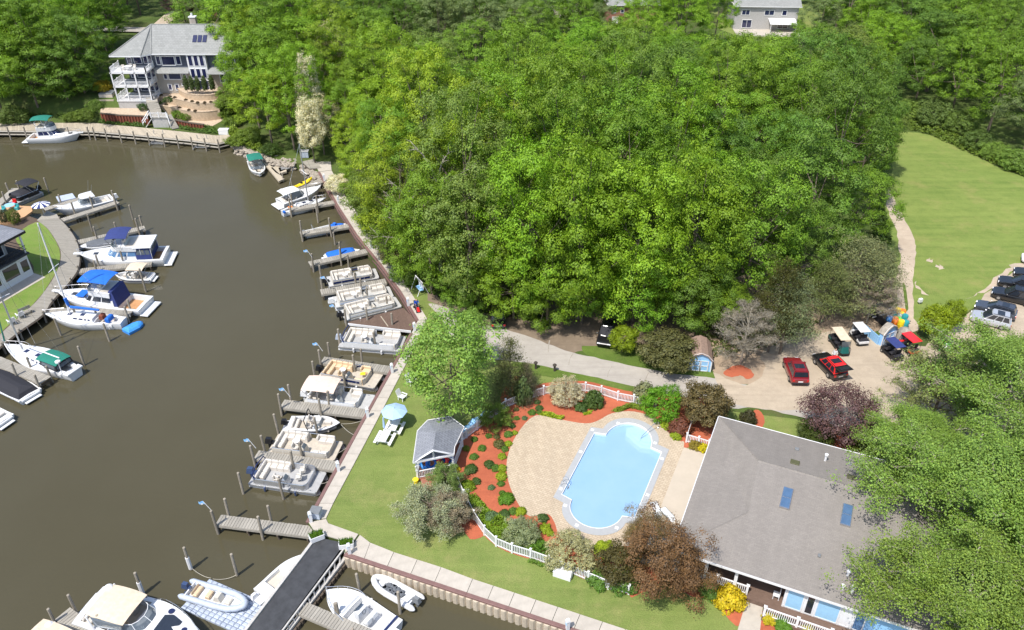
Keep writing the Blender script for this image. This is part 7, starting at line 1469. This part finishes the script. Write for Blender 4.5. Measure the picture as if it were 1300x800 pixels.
def base(px, py):
    p = at(px, py)
    for _ in range(4): p = at(px, py, hz(p.x, p.y))
    return p
def tree(label, p, H, Rr, col, key, name='tree', cat='tree', group=None, rz=None, lean=0):
    cr, tr, h0, r0 = PROTO[key]; t = thing(name, label, cat, p, rng.uniform(0, 6.28) if rz is None else rz, group); s = (Rr/r0, Rr/r0, H/h0); t.rotation_euler.x = lean
    c = inst('crown', cr, t, (0, 0, 0), 0, s, col); k = inst('trunk', tr, t, (0, 0, 0), 0, s); return t
TONE = {'bright green': (.174, .316, .018), 'mid green': (.143, .255, .020), 'deep green': (.110, .204, .026), 'yellow green': (.216, .326, .020), 'olive green': (.166, .228, .040), 'grey green': (.162, .226, .076)}
ORD = ['first','second','third','fourth','fifth','sixth','seventh','eighth','ninth','tenth','eleventh','twelfth','thirteenth','fourteenth']
def tonefor(px, py):
    r = rng.random()
    if px < 640 and py < 340: L = ['yellow green','mid green','mid green','bright green','olive green']
    elif px < 760: L = ['bright green','bright green','mid green','mid green','yellow green']
    elif px < 960: L = ['mid green','mid green','bright green','deep green','bright green']
    else: L = ['mid green','deep green','olive green','mid green','deep green']
    return L[int(r*len(L)) % len(L)]
rows = [('lowest', 400, [(592,398,9,3.8),(650,406,10,4.3),(700,412,11,4.4),(742,410,9.5,3.8),(815,420,10,4.2),(872,420,11,4.4),(912,415,10,4.2)]),
        ('front', 392, [(522,350,12,4.0),(548,372,15,5),(600,386,17,5.8),(665,398,19,6),(732,404,20,6.2),(800,410,20,6.2),(868,404,19,6),(932,392,18,5.6),(1000,378,16,5.2)]),
        ('second', 345, [(496,300,13,4.2),(520,325,16,5.4),(590,338,20,6.2),(660,348,21,6.4),(732,352,22,6.4),(802,354,22,6.4),(872,350,21,6.2),(942,344,20,6),(1012,335,19,5.8),(1072,322,16,5.2)]),
        ('third', 297, [(470,256,14,4.6),(508,280,18,5.8),(572,292,20,6.2),(640,298,21,6.4),(708,300,22,6.6),(776,300,22,6.6),(846,298,22,6.4),(914,294,21,6.2),(982,288,20,6.2),(1046,280,19,6),(1082,266,17,5.2)]),
        ('fourth', 255, [(458,226,15,4.8),(490,243,18,5.8),(552,250,20,6.2),(615,255,20,6.4),(680,257,21,6.6),(745,257,21,6.4),(810,256,21,6.6),(875,254,21,6.4),(940,250,20,6.4),(1003,244,20,6.2),(1062,236,19,6),(1092,228,17,5.2)]),
        ('fifth', 218, [(446,198,15,4.8),(480,208,18,5.8),(538,214,19,6.2),(598,218,19,6.4),(658,219,20,6.4),(720,220,20,6.6),(782,219,20,6.4),(844,218,20,6.4),(905,215,19,6.4),(965,210,18,6.2),(1022,203,18,6),(1072,196,17,5.6)]),
        ('sixth', 186, [(456,174,17,5.4),(500,181,18,6.2),(556,185,18,6.4),(612,187,18,6.4),(670,188,18,6.6),(728,188,17,6.4),(785,187,17,6.4),(843,186,18,6.4),(900,183,16,6.2),(958,178,15,6),(1012,172,15,6),(1064,165,16,6)]),
        ('seventh', 160, [(470,155,18,6.2),(522,158,18,6.4),(575,160,17,6.4),(630,161,17,6.4),(684,161,16,6.2),(738,160,15,6.2),(792,158,15,6.2),(845,157,17,6.4),(898,154,15,6),(950,150,13,5.6),(1002,146,13,5.8),(1052,142,14,6),(1088,150,15,5.6)]),
        ('back', 134, [(490,134,18,6.4),(545,136,18,6.4),(600,136,18,6.4),(655,136,17,6.2),(706,134,14,6),(758,133,14,6),(808,131,15,6.2),(858,130,18,6.4),(905,128,15,5.6)])]
for rn, _, lst in rows:
    n = len(lst)
    for i, (px, py, H, Rr) in enumerate(lst):
        tn = tonefor(px, py - 100); k = rng.choice(['broad0','broad1','broad2','broad3','broad4','broad0','broad3','tall0','tall1'] if rn not in ('front','lowest') else ['skirt0','skirt1','skirt2']); c = TONE[tn]; j = rng.uniform(.88, 1.14); c = (c[0]*j*rng.uniform(.9, 1.1), c[1]*j, c[2]*j)
        w_ = '%s from the basin' % ORD[i] if i < (n+1)//2 else '%s from the meadow' % ORD[n-1-i]
        big = 0 < i < n-1 and (rng.random() < .5 or rn in ('front', 'lowest')); tree('%s broadleaf tree in the %s row of the wood, %s' % (tn, rn, w_), base(px+rng.uniform(-8, 8)*(i > 0), py+rng.uniform(-5, 5)*(rn not in ('front', 'lowest'))), H*(rng.uniform(.98, 1.20) if big else rng.uniform(.72, .88)), Rr*(.9 if k.startswith('tall') else 1.0)*(rng.uniform(.90, 1.04) if big else rng.uniform(.76, .90)), c, k, 'broadleaf_tree', 'tree', 'broadleaf trees of the central wood')
# woods on the left, behind the big house and along the top
def wood_rows(side, group, data, tones, zone):
    for i, (px, py, H, Rr) in enumerate(data):
        tn = tones[i % len(tones)]; c = TONE[tn]; j = rng.uniform(.85, 1.12); k = rng.choice(['broad0','broad1','broad2','broad3','broad4','tall0'])
        tree('%s tree %s' % (tn, zone(i, px, py)), base(px, py), H, Rr, (c[0]*j, c[1]*j, c[2]*j), k, 'broadleaf_tree', 'tree', group)
wood_rows('left', 'trees of the wood left of the big house', [(6,150,16,6.2),(52,147,15,6),(92,143,14,5.2),(116,137,11,4.2),(-28,140,17,6),(26,128,18,6.4),(68,124,18,6.2),(108,118,15,5.2),(-5,110,18,6.4),(42,106,18,6.4),(86,100,18,6),(122,92,13,4.8),(-30,88,18,6.4),(16,84,18,6.6),(62,80,18,6.4),(104,74,17,6),(136,66,11,4.6)], ['bright green','mid green','deep green','mid green','deep green'],
    lambda i, x, y: 'in the wood left of the big house, %s row, %s from left' % (('shore','second','third','inner')[0 if i < 4 else 1 if i < 8 else 2 if i < 12 else 3], ORD[i if i < 4 else i-4 if i < 8 else i-8 if i < 12 else i-12]))
wood_rows('right', 'trees between the big house and the central wood', [(330,164,17,4.8),(346,184,13,4.8),(374,190,17,5.4),(345,158,18,6),(398,176,16,4.6),(322,128,17,5.4),(345,136,18,6),(392,142,18,6),(432,148,18,5.6),(306,100,17,5.4),(345,106,18,6),(382,110,18,6),(428,116,18,6),(470,118,17,6)], ['bright green','yellow green','bright green','mid green','bright green','yellow green','mid green'],
    lambda i, x, y: 'right of the big house, %s row, %s from the house' % (('shore','second','third')[0 if i < 5 else 1 if i < 9 else 2], ORD[i if i < 5 else i-5 if i < 9 else i-9]))
top = []
for r_, (py, xs) in enumerate(((82,[280,325,372,420,466,512,560,608,655]),(60,[-40,5,50,96,140,292,336,382,428,474,520,566,612,656,690]),(40,[-50,-8,35,78,120,285,325,368,410,452,496,540,585,630,672]),(22,[-60,-20,20,62,104,145,176,288,328,368,408,450,492,535,578,622,664,738,762,815,850,890]),(6,[-40,0,40,82,122,160,300,340,380,420,462,505,548,590,632,672,735,758,812,850,890,1040]),(-10,[-50,-10,30,70,112,152,190,290,330,372,415,458,500,545,590,634,678,722,765,810,852,896,940,985,1030]),(-24,[-30,30,90,150,210,270,330,390,450,510,570,630,690,750,810,870,930,990,1050]))):
    for x in xs: top.append((x+rng.uniform(-5, 5), py+rng.uniform(-4, 4), rng.uniform(14, 18) if py > 30 else rng.uniform(13, 17), rng.uniform(5.6, 6.6), r_))
for x, y, H, Rr, r_ in top:
    tn = rng.choice(['mid green','deep green','deep green','grey green']); c = TONE[tn]; k = rng.choice(['broad0','broad1','broad2','broad3','broad4']); zone = 'behind the big house, %s row' % ORD[r_] if x < 480 else ('between the central wood and the houses, %s row' % ORD[r_] if x < 700 else 'around the houses at the top edge')
    tree('%s tree in the distant wood %s' % (tn, zone), base(x, y), H, Rr, c, k, 'broadleaf_tree', 'tree', '%s trees of the distant wood %s' % (tn, zone))
for (px, py, H, Rr, tn) in ((728,84,15,5.2,'mid green'),(758,78,12,4.4,'grey green'),(812,86,16,5.6,'bright green'),(858,88,17,6,'bright green'),(735,52,15,5,'deep green'),(818,52,16,5.2,'mid green'),(868,56,17,5.4,'mid green'),(905,62,15,4.4,'bright green'),(938,116,11,5,'mid green'),(978,118,11,5.2,'bright green'),(1016,112,13,5.4,'mid green'),(1036,62,12,4.6,'grey green'),(672,92,14,5,'mid green')):
    tree('%s tree in front of the top houses, %s row, %s' % (tn, 'far' if py < 70 else 'near', {728:'left of the brick house',758:'below the brick house',812:'right of the brick house',858:'between both',735:'left of the brick house',818:'right of the brick house',868:'between both',905:'beside the grey house',938:'below its left corner',978:'below its awning',1016:'below its lawn',1036:'right of the grey house',672:'below the hidden house'}[px]), base(px, py), H, Rr, TONE[tn], 'broad%d' % (px % 5), 'broadleaf_tree', 'tree', '%s trees in front of the top houses %s' % (tn, 'a' if py < 70 else 'b') if False else None)
wood_rows('ne', 'trees of the wood beyond the meadow', [(1158,140,14,5.4),(1205,152,16,6),(1252,172,17,6.2),(1298,196,16,6),(1128,118,14,5.4),(1176,116,16,6),(1226,126,17,6.4),(1276,140,17,6.4),(1322,160,17,6),(1105,98,13,5.4),(1150,92,16,6),(1200,98,17,6.4),(1250,106,17,6.4),(1300,116,17,6.4),(1090,74,13,5.4),(1138,68,16,6),(1186,72,17,6.2),(1234,78,17,6.4),(1282,84,17,6.4),(1330,92,17,6)], ['deep green','mid green','mid green','grey green','bright green'],
    lambda i, x, y: 'in the wood beyond the meadow, %s row, %s from the central wood' % (('meadow','second','third','fourth')[0 if i < 4 else 1 if i < 9 else 2 if i < 14 else 3], ORD[i if i < 4 else i-4 if i < 9 else i-9 if i < 14 else i-14]))
for r_, (py, x0) in enumerate(((52,1075),(34,1058),(16,1050),(0,1070),(-14,1090))):
    for x in range(x0, 1345, 44): tn = ['mid green','deep green','grey green'][(x//44+r_) % 3]; tree('%s tree in the distant wood beyond the meadow' % tn, base(x+rng.uniform(-6, 6), py), rng.uniform(14, 17), rng.uniform(5.8, 6.6), TONE[tn], 'broad%d' % ((x+r_) % 5), 'broadleaf_tree', 'tree', '%s trees of the distant wood beyond the meadow' % tn)
def L(label, px, H, Rr, col, key, name='tree', cat='tree', lean=0, rz=None, group=None): return tree(label, base(*px), H, Rr, col, key, name, cat, group, rz, lean)
for i, (x, y) in enumerate(((1352,182),(1400,205),(1375,150),(1430,170),(1460,215),(1345,128))): L('tall tree past the right end of the meadow, %s from the meadow' % ORD[i], (x, y), 16, 6, TONE['mid green'], 'broad%d' % (i % 5), 'broadleaf_tree')
CREAM = (.64, .62, .44)
L('cream flowering tree leaning over the rocks at the upper end of the quay', (400,208), 12, 2.6, CREAM, 'flower', 'flowering_tree'); L('tall cream flowering tree in the wood edge above the quay', (401,186), 17, 2.5, CREAM, 'flower', 'flowering_tree'); L('small cream flowering tree high in the wood near the top', (430,128), 16, 3.8, (.38,.38,.19), 'flower', 'flowering_tree'); L('loose cream flowering tree at the wood edge behind the slim one', (412,196), 11, 3.2, (.52,.50,.32), 'flower', 'flowering_tree'); L('low cream flowering bush along the promenade at the upper slips', (430,246), 3.2, 2.0, CREAM, 'small0', 'flowering_bush', 'bush')
L('bare dead tree with grey branches standing in the wood', (560,345), 19, 4.5, (.10,.16,.03), 'snag', 'dead_tree'); L('second bare grey tree in the wood nearer the promenade', (528,352), 15, 4.5, (.12,.17,.03), 'snag', 'dead_tree')
L('light feathery yellow green tree over the promenade by the upper slips', (474,290), 9, 4.0, (.14,.21,.03), 'loose0'); L('yellow green tree hanging over the quay beside the blue covered boat', (490,322), 8, 3.6, (.15,.23,.02), 'loose1'); L('dull olive bush under the yellow green tree on the promenade', (505,340), 5, 2.4, (.12,.12,.05), 'small0', 'bush', 'bush')
L('tall light green tree between the pavilion and the quay', (574,540), 13.8, 4.7, (.20,.34,.06), 'loose0'); L('slender light green tree behind the tall light green one', (600,470), 8.5, 2.0, (.20,.33,.06), 'loose1')
L('bushy dark conifer above the pool fence', (648,503), 7.2, 2.5, (.115,.13,.045), 'fir', 'conifer'); L('thin greyish conifer beside the bushy dark one', (668,506), 4.5, 1.7, (.13,.12,.07), 'fir', 'conifer')
L('dark bushy tree over the black car by the drive', (627,393), 5.0, 2.8, (.05,.07,.017), 'small0'); L('bright yellow green sapling on the verge beside the off road car', (790,447), 3.6, 1.7, (.20,.28,.012), 'small0'); L('dark olive low tree beside the blue shed', (846,464), 4.0, 3.4, (.115,.12,.042), 'willow')
L('bare grey needled tree at the sandy yard', (940,462), 8.0, 2.8, (.23,.21,.17), 'dead', 'dead_tree'); L('slender olive pine with a bare trunk behind the grey tree', (975,447), 12, 2.6, (.07,.075,.016), 'pine0', 'pine_tree'); L('blue green pine leaning over the red car', (990,449), 10, 3.6, (.15,.19,.085), 'pine1', 'pine_tree', lean=R(-6), rz=0); L('pine behind the green golf cart', (1040,412), 8.5, 3.0, (.13,.165,.05), 'pine0', 'pine_tree'); L('wide grey green pine over the store yard', (1072,402), 10.5, 4.4, (.17,.195,.08), 'pine1', 'pine_tree'); L('grey green pine at the edge of the path', (1098,385), 8, 3.8, (.17,.19,.085), 'pine0', 'pine_tree'); L('thin dead pine in the store yard', (1100,410), 6.5, 2.6, (.24,.20,.15), 'dead', 'dead_tree')
L('bright yellow green tree beside the lime plastic boat', (1180,430), 4.8, 1.9, (.22,.30,.010), 'small0'); L('second yellow green tree at the corner of the gravel yard', (1204,420), 4.4, 1.4, (.20,.28,.012), 'small0')
L('large cottonwood with pale branches overhanging the clubhouse roof', (1196,712), 13, 6.2, (.195,.315,.06), 'cotton0'); L('large cottonwood with pale branches in the middle of the right edge', (1262,590), 14, 6.6, (.195,.31,.06), 'cotton1'); L('pale branched cottonwood below the silver car', (1290,528), 9, 4.8, (.195,.305,.065), 'cotton0'); L('pale branched cottonwood in the lower right corner', (1290,770), 13, 6.6, (.19,.31,.055), 'cotton1'); L('cottonwood cut by the bottom edge right of the clubhouse', (1185,850), 12, 5.4, (.19,.285,.05), 'cotton0'); L('spiky light green larch at the corner of the gravel yard', (1178,540), 9.5, 4.4, (.21,.255,.085), 'feather'); L('light green larch closer to the silver car', (1222,500), 6.5, 3.0, (.20,.25,.085), 'feather'); L('cottonwood sapling between larch and clubhouse', (1152,610), 8, 4.2, (.195,.315,.055), 'cotton1')
L('purple leaved tree behind the clubhouse', (1058,556), 6.0, 4.0, (.135,.078,.080), 'purple'); L('dark green yew beside the purple tree', (1105,580), 3.4, 2.8, (.075,.105,.016), 'willow', 'bush', 'bush'); L('low green yew under the purple tree', (1035,560), 2.2, 2.0, (.07,.10,.02), 'willow', 'bush', 'bush')
L('large copper brown tree between the pool and the lower lawn', (838,752), 7.4, 3.3, (.19,.110,.052), 'copper'); L('brown crown of a lower copper tree at the clubhouse corner', (860,748), 4.4, 2.3, (.19,.112,.050), 'copper'); L('olive brown upper crown of the copper trees at the pool corner', (818,702), 4.6, 2.1, (.19,.145,.055), 'copper'); L('small olive brown tree in front of the copper tree by the fence', (784,735), 3.6, 1.9, (.09,.08,.025), 'small0')
L('dark brown green tree at the clubhouse roof corner', (893,538), 4.8, 2.7, (.13,.105,.042), 'willow'); L('round bright green tree by the pool fence', (839,528), 3.7, 2.15, (.13,.30,.016), 'bigbush1', 'tree')
L('silvery olive bush in front of the pavilion deck, larger one', (547,664), 3.2, 2.5, (.33,.37,.23), 'silver', 'bush', 'bush'); L('green leafy bush against the pavilion railing', (567,620), 2.4, 1.4, (.19,.29,.08), 'silver', 'bush', 'bush'); L('greyish brown bush beside the silvery olive one', (572,664), 2.9, 1.8, (.32,.28,.20), 'silver', 'bush', 'bush'); L('low dark bush at the foot of the silvery olive bush', (583,655), 1.5, 1.3, (.13,.15,.06), 'willow', 'bush', 'bush')
L('purple tree behind the big house', (236,30), 10, 3.6, (.050,.028,.028), 'tall0'); 
for i, (x, y) in enumerate(((239,118),(246,118.5),(253.5,119),(262,118.5),(271,117.5))): p = at(x, y+1, 4.04); tree('tall narrow evergreen on the top terrace, %s from the left' % ORD[i], p, 3.5, .42, (.075,.115,.03), 'spire', 'evergreen', 'evergreen', 'tall narrow evergreens on the top terrace', 0)
for i, (px, py, H, Rr, c, lb) in enumerate(((1152,150,3.5,3.4,(.18,.28,.05),'light green bush at the head of the meadow by the central wood'),(1182,158,4.5,3.8,(.13,.20,.05),'broad grey green bush along the head of the meadow'),(1215,168,4.0,3.4,(.14,.22,.045),'mid green bush along the head of the meadow'),(1238,188,3.2,2.8,(.11,.18,.04),'dark bush at the meadow edge'),(1258,200,2.6,2.6,(.18,.29,.05),'bright low bush at the meadow edge'),(1285,214,3.4,2.8,(.17,.28,.05),'bright bush at the meadow edge near the right border'))): tree(lb, base(px, py), H, Rr, c, 'bigbush%d' % (i % 2), 'bush', 'bush')
for i, (px, py, H, Rr, c, lb) in enumerate(((301,184,1.8,2.0,(.16,.24,.03),'bright bush on the rocks right of the shore dock'),(318,180,2.6,2.4,(.15,.23,.03),'bright bush on the bank below the shore trees'),(296,160,2,1.8,(.14,.22,.03),'bright bush beside the tan slope'),(291,126,2.6,2.2,(.15,.23,.04),'green bush at the right end of the top terrace'),(287,137,2.4,2.2,(.16,.25,.03),'bright bush at the right end of the middle terrace'),(284,148,1.8,1.8,(.14,.23,.03),'bright bush at the right foot of the terraces'),(345,196,2.0,1.8,(.06,.11,.02),'green bush on the rocky bank'),(110,151,2.0,2.0,(.13,.20,.03),'bright bush behind the far cruiser'),(92,153,1.6,1.8,(.13,.20,.03),'second bright bush behind the far cruiser'),(20,156,3,3,(.12,.18,.04),'pale bush on the shore at the left'),(124,140,2,1.6,(.12,.2,.03),'small bright bush left of the rusty wall'),(133,117,2.2,1.8,(.45,.36,.03),'yellow flowering bush beside the hot tub'),(150,131,1.0,1.6,(.05,.10,.02),'green bush under the lowest balcony'),(170,131,1.0,1.2,(.16,.2,.08),'pale bush under the lowest balcony'),(182,140,1.4,1.0,(.06,.12,.03),'green bush beside the white stairs'),(214,130,1.0,1.0,(.05,.10,.02),'round green bush on the middle terrace'),(228,150,1.6,1.5,(.13,.24,.02),'bright green bush below the lowest terrace wall'),(238,152,1.3,1.3,(.12,.22,.02),'second bright green bush below the lowest terrace wall'),(480,300,2.6,2.2,(.10,.17,.03),'green bush beside the upper promenade'),(516,358,2.4,2.0,(.09,.16,.02),'green bush behind the white swing'),(9,283,2.2,.9,(.09,.10,.05),'small dull tree below the orange deck'),(20,284,2.4,.9,(.14,.18,.04),'small green tree below the orange deck'))):
    p = base(px, py); p = at(px, py, 3.06 if 'hot tub' in lb else 3.04 if 'middle terrace' in lb else 1.58 if ('lowest balcony' in lb or 'white stairs' in lb) else hz(p.x, p.y)); tree(lb, p, H, Rr, c, 'bigbush%d' % (i % 2), 'bush', 'bush')
# pool garden shrubs: centre, radius in photograph pixels, colour, label
G, DK, LM, YL, OL, BG = (.105,.205,.03), (.070,.130,.03), (.27,.36,.02), (.55,.46,.02), (.13,.13,.04), (.12,.20,.085)
Z2 = lambda x, y: (500+x/4, 500+y/4)
SH = [((410,228),18,G,'small green shrub in the red mulch nearest the pavilion roof'),((367,275),17,(.20,.24,.03),'small yellow green shrub in the mulch right beside the pavilion'),((447,273),20,G,'low green shrub between the pavilion and the wide paving, upper'),((408,316),21,G,'low green shrub between the pavilion and the wide paving, lower'),((392,380),30,DK,'large dark green mound in the red mulch below the pavilion corner'),((418,440),22,DK,'round dark green shrub below the large dark mound'),((484,355),25,DK,'dark green shrub left of the lime shrubs at the paving edge'),((496,473),17,BG,'small blue green shrub alone in the lower mulch'),((520,375),24,G,'mid green shrub tucked behind the tallest lime shrub'),((550,315),22,LM,'lime shrub at the paving edge, upper of the cluster'),((547,375),26,LM,'tallest lime shrub at the left paving edge'),((545,415),26,LM,'lime shrub at the left paving edge, lower of the cluster'),((543,455),17,G,'green shrub below the lime cluster at the paving edge'),((535,250),27,OL,'dark olive shrub with dense foliage at the upper left paving edge'),((563,278),18,G,'green shrub right of the dark olive one'),((581,250),18,LM,'lime shrub right of the dark olive one'),((582,202),20,G,'green shrub at the upper left paving edge'),((615,196),15,LM,'lime shrub at the upper left paving edge'),((481,212),17,G,'green shrub in the mulch near the chairs by the fence'),((522,215),18,OL,'olive shrub in the mulch near the chairs by the fence'),((600,160),18,DK,'dark shrub in the mulch at the upper left of the paving'),((538,158),12,DK,'tiny dark shrub in the upper mulch'),((624,122),14,G,'small green shrub near the upper fence'),((664,122),15,BG,'small blue green shrub near the upper fence'),((622,78),13,OL,'small brownish shrub near the upper fence'),((702,92),20,G,'green shrub at the start of the lime strip'),((738,70),18,DK,'dark shrub by the fence near the white flowering bush'),((730,40),15,DK,'dark shrub against the fence near the white flowering bush'),((738,94),14,G,'green shrub at the end of the lime strip'),((552,503),17,G,'small round green shrub at the lower left paving edge'),((572,530),36,(.11,.24,.02),'large bright green shrub at the lower left paving edge'),((372,465),38,(.18,.27,.02),'lime bush against the curving fence below the pavilion'),((320,380),18,YL,'yellow flowering shrub at the pavilion corner'),((645,595),26,LM,'lime shrub above the white flowering shrub'),((605,592),24,G,'green shrub above the white flowering shrub'),((562,608),26,DK,'dark green shrub left of the white flowering shrub'),((757,627),29,DK,'round dark shrub in the mulch notch of the paving'),((770,680),32,LM,'lime shrub below the mulch notch'),((497,620),36,BG,'blue green shrub in the lime ground cover'),((792,705),20,LM,'second lime shrub below the mulch notch')]
for (c, r, col, lb) in SH:
    px, py = Z2(*c); r /= 4; p = at(px, py + r*.35, .03); m = CAM_F/(p.y*math.cos(CAM_P)+CAM_H*math.sin(CAM_P)); rm = r/m; cr, tr, _, _ = PROTO[rng.choice(['ball0','ball1','bush0','bush1'])]
    t = thing('shrub', lb, 'shrub', p, rng.uniform(0, 6), 'shrubs in the pool garden'); inst('foliage', cr, t, (0,0,0), 0, (rm*1.05, rm*1.05, rm*1.0), col); inst('stem', tr, t, (0,0,0), 0, (rm, rm, rm))
def shrub(label, px, H, Rr, col, key='bush0', name='shrub', z=.03): p = at(*px, z); cr, tr, _, _ = PROTO[key]; t = thing(name, label, 'shrub', p, rng.uniform(0, 6)); inst('foliage', cr, t, (0,0,0), 0, (Rr, Rr, H), col); inst('stem', tr, t, (0,0,0), 0, (Rr, Rr, H))
L('white flowering bush over the upper pool fence', (717,509), 2.5, 2.0, (.46,.43,.30), 'bigbush0', 'flowering_bush', 'bush'); shrub('dark rounded bush right of the white flowering bush', (753,513), 1.6, 1.1, (.07,.12,.025), 'ball1'); shrub('low dark shrub under the white flowering bush', (738,519), .7, .75, DK, 'ball0'); L('white flowering shrub in the lower pool garden', (664,683), 1.9, 1.6, (.26,.31,.16), 'bigbush0', 'flowering_bush', 'bush'); L('pale cream flowering bush against the lower fence', (724,713), 2.6, 2.2, (.38,.38,.20), 'bigbush1', 'flowering_bush', 'bush'); shrub('small pale flowering shrub in the lower garden corner', (653,666), .5, .5, (.6,.6,.5), 'ball0')
shrub('upright green shrub against the fence under the conifer', (664,510), 2.6, .85, (.10,.15,.05), 'spiky'); L('light green bush beside the upper fence near the lawn tree', (628,538), 1.9, 1.5, (.17,.26,.04), 'silver', 'bush', 'bush'); shrub('pale wispy shrub left of the round green tree', (817,508), 1.9, 1.0, (.22,.24,.12), 'spiky')
shrub('lime shrub at the right of the pool mulch, upper', (848,541), .55, .75, LM, 'ball1'); shrub('second lime shrub at the right of the pool mulch', (853,544), .5, .6, LM, 'ball0'); shrub('lime shrub at the right of the pool mulch, lower', (858,555.5), .6, .6, LM, 'ball1'); shrub('reddish leafless shrub at the right of the pool mulch', (862,545), 1.3, 1.1, (.16,.06,.035), 'spiky'); shrub('olive yellow shrub in front of the short fence', (882.5,568), .7, .65, (.25,.20,.03), 'ball0'); shrub('bright yellow shrub in front of the short fence', (892.5,571.5), .7, .6, (.55,.48,.01), 'ball1')
shrub('round dark shrub behind the clubhouse corner', (949,536), 1.4, .85, (.06,.06,.025), 'ball0'); shrub('large yellow flowering shrub at the porch steps', (926,765), 1.5, 1.15, (.55,.44,.02), 'bush2'); shrub('small yellow shrub right of the porch walkway', (976,788), .75, .6, (.50,.44,.02), 'ball0'); shrub('green shrub right of the porch walkway', (993,795), .7, .8, (.10,.22,.02), 'ball1'); shrub('green shrub left of the yellow one at the porch', (900,750), .9, .9, (.10,.19,.03), 'bush0'); shrub('yellow green shrub along the porch rail at the bottom edge', (1025,803), .7, .6, (.4,.4,.02), 'ball0'); shrub('lime shrub along the pool deck edge under the copper tree', (768,700), .6, 1.0, LM, 'ball0'); shrub('green shrub at the end of the lower fence', (760,738), 1.0, 1.0, (.10,.2,.03), 'bush1'); shrub('green shrub under the copper tree by the fence', (792,742), 1.3, 1.2, (.09,.18,.03), 'bush2')
def cover(name, px, z, n, h, cols, lsize=(.12, .26), kind='stuff', spread=1.0):
    poly = [Vector((p.x, p.y)) for p in pxs(px)]; xs = [p.x for p in poly]; ys = [p.y for p in poly]; rs = np.random.RandomState(n); P = []
    def inside(x, y):
        c = False; j = len(poly)-1
        for i in range(len(poly)):
            a, b = poly[i], poly[j]
            if (a.y > y) != (b.y > y) and x < (b.x-a.x)*(y-a.y)/(b.y-a.y)+a.x: c = not c
            j = i
        return c
    while len(P) < n:
        x, y = rs.uniform(min(xs), max(xs)), rs.uniform(min(ys), max(ys))
        if inside(x, y): P.append((x, y, z + h*(.35+.65*abs(math.sin(x*1.9+1)*math.sin(y*2.1+.5)))*rs.uniform(.2, 1.0)))
    P = np.array(P); Nn = rs.normal(size=(n, 3))*.5+np.array([0, 0, .9]); S = rs.uniform(*lsize, n); o = inst(name, leaf_mesh(name, P, Nn, S), None); o.color = rgba(cols); return tag(o, kind='stuff')
cover('ground_cover', [(592,628),(606,632),(622,650),(640,655),(655,690),(700,712),(694,716),(650,701),(628,691),(612,674),(600,655)], .03, 5200, .55, (.15,.25,.018)); cover('ground_cover', [(640,684),(668,672),(694,690),(700,710),(672,706),(645,700)], .03, 2600, .5, (.085,.19,.018)); cover('ground_cover', [(685,523),(700,526),(716,531),(713,534),(698,531),(684,527)], .03, 900, .4, LM); cover('ground_cover', [(776,523),(790,517),(806,514),(818,517),(816,522),(800,519),(785,524)], .03, 1100, .45, (.15,.22,.02)); cover('ground_cover', [(745,517),(757,513),(758,517),(748,520)], .03, 260, .35, LM); cover('ground_cover', [(740,525),(752,522),(750,526),(741,528)], .03, 200, .3, LM); cover('ground_cover', [(758,738),(780,730),(800,738),(797,752),(775,746)], .03, 1200, .5, (.09,.17,.03)); cover('grass_tufts', [(672,711),(705,723),(703,726),(670,714)], .01, 700, .35, (.12,.21,.03), (.08,.3))
cover('shore_grass', [(128,155),(150,154),(185,157),(184,162),(150,160),(125,157)], .05, 1600, .6, (.08,.15,.03), (.15,.4)); cover('shore_grass', [(228,158),(255,160),(284,166),(290,172),(255,169),(228,164)], .05, 1700, .6, (.09,.17,.03), (.15,.4)); cover('shore_grass', [(290,172),(284,150),(300,165),(330,186),(350,198),(335,197),(305,183)], .05, 4200, .9, (.17,.25,.03), (.2,.5)); cover('bed_plants', [(128,142),(150,144.5),(186,146),(186,142),(150,140),(132,139)], 1.58, 420, .6, (.12,.13,.04), (.15,.4))
cover('undergrowth', [(540,372),(600,398),(660,405),(700,420),(690,400),(600,380),(560,355)], .02, 3000, .9, (.07,.12,.02), (.2,.5)); cover('undergrowth', [(885,430),(905,455),(985,440),(1040,410),(1000,400),(900,410)], .02, 2400, .6, (.09,.12,.03), (.15,.45)); cover('undergrowth', [(1118,250),(1128,290),(1135,340),(1120,350),(1105,290)], .02, 2500, .9, (.09,.15,.025), (.2,.5)); cover('undergrowth', [(1130,160),(1180,172),(1240,200),(1300,226),(1310,215),(1250,188),(1180,160),(1140,150)], .02, 4500, 1.1, (.13,.20,.03), (.2,.5)); cover('undergrowth', [(120,150),(0,155),(-40,150),(0,146),(60,145),(118,140)], .02, 3500, 1.2, (.07,.12,.02), (.25,.6))
for i, (x, y) in enumerate(((205,123),(216,125),(222,126),(236,129),(244,131),(251,132.5),(260,132.5),(268,132),(211,135),(228,139),(240,142),(248,143))): t = tag(inst('terrace_plant', PROTO['ball0'][0], None, at(x, y-1.4, 3.04 if i < 8 else 1.74), i, (.34,.34,.36), (.11,.085,.05)), 'small dull plant on the %s terrace of the big house' % ('middle' if i < 8 else 'lowest'), 'plant', 'small plants on the %s terrace' % ('middle' if i < 8 else 'lowest'))
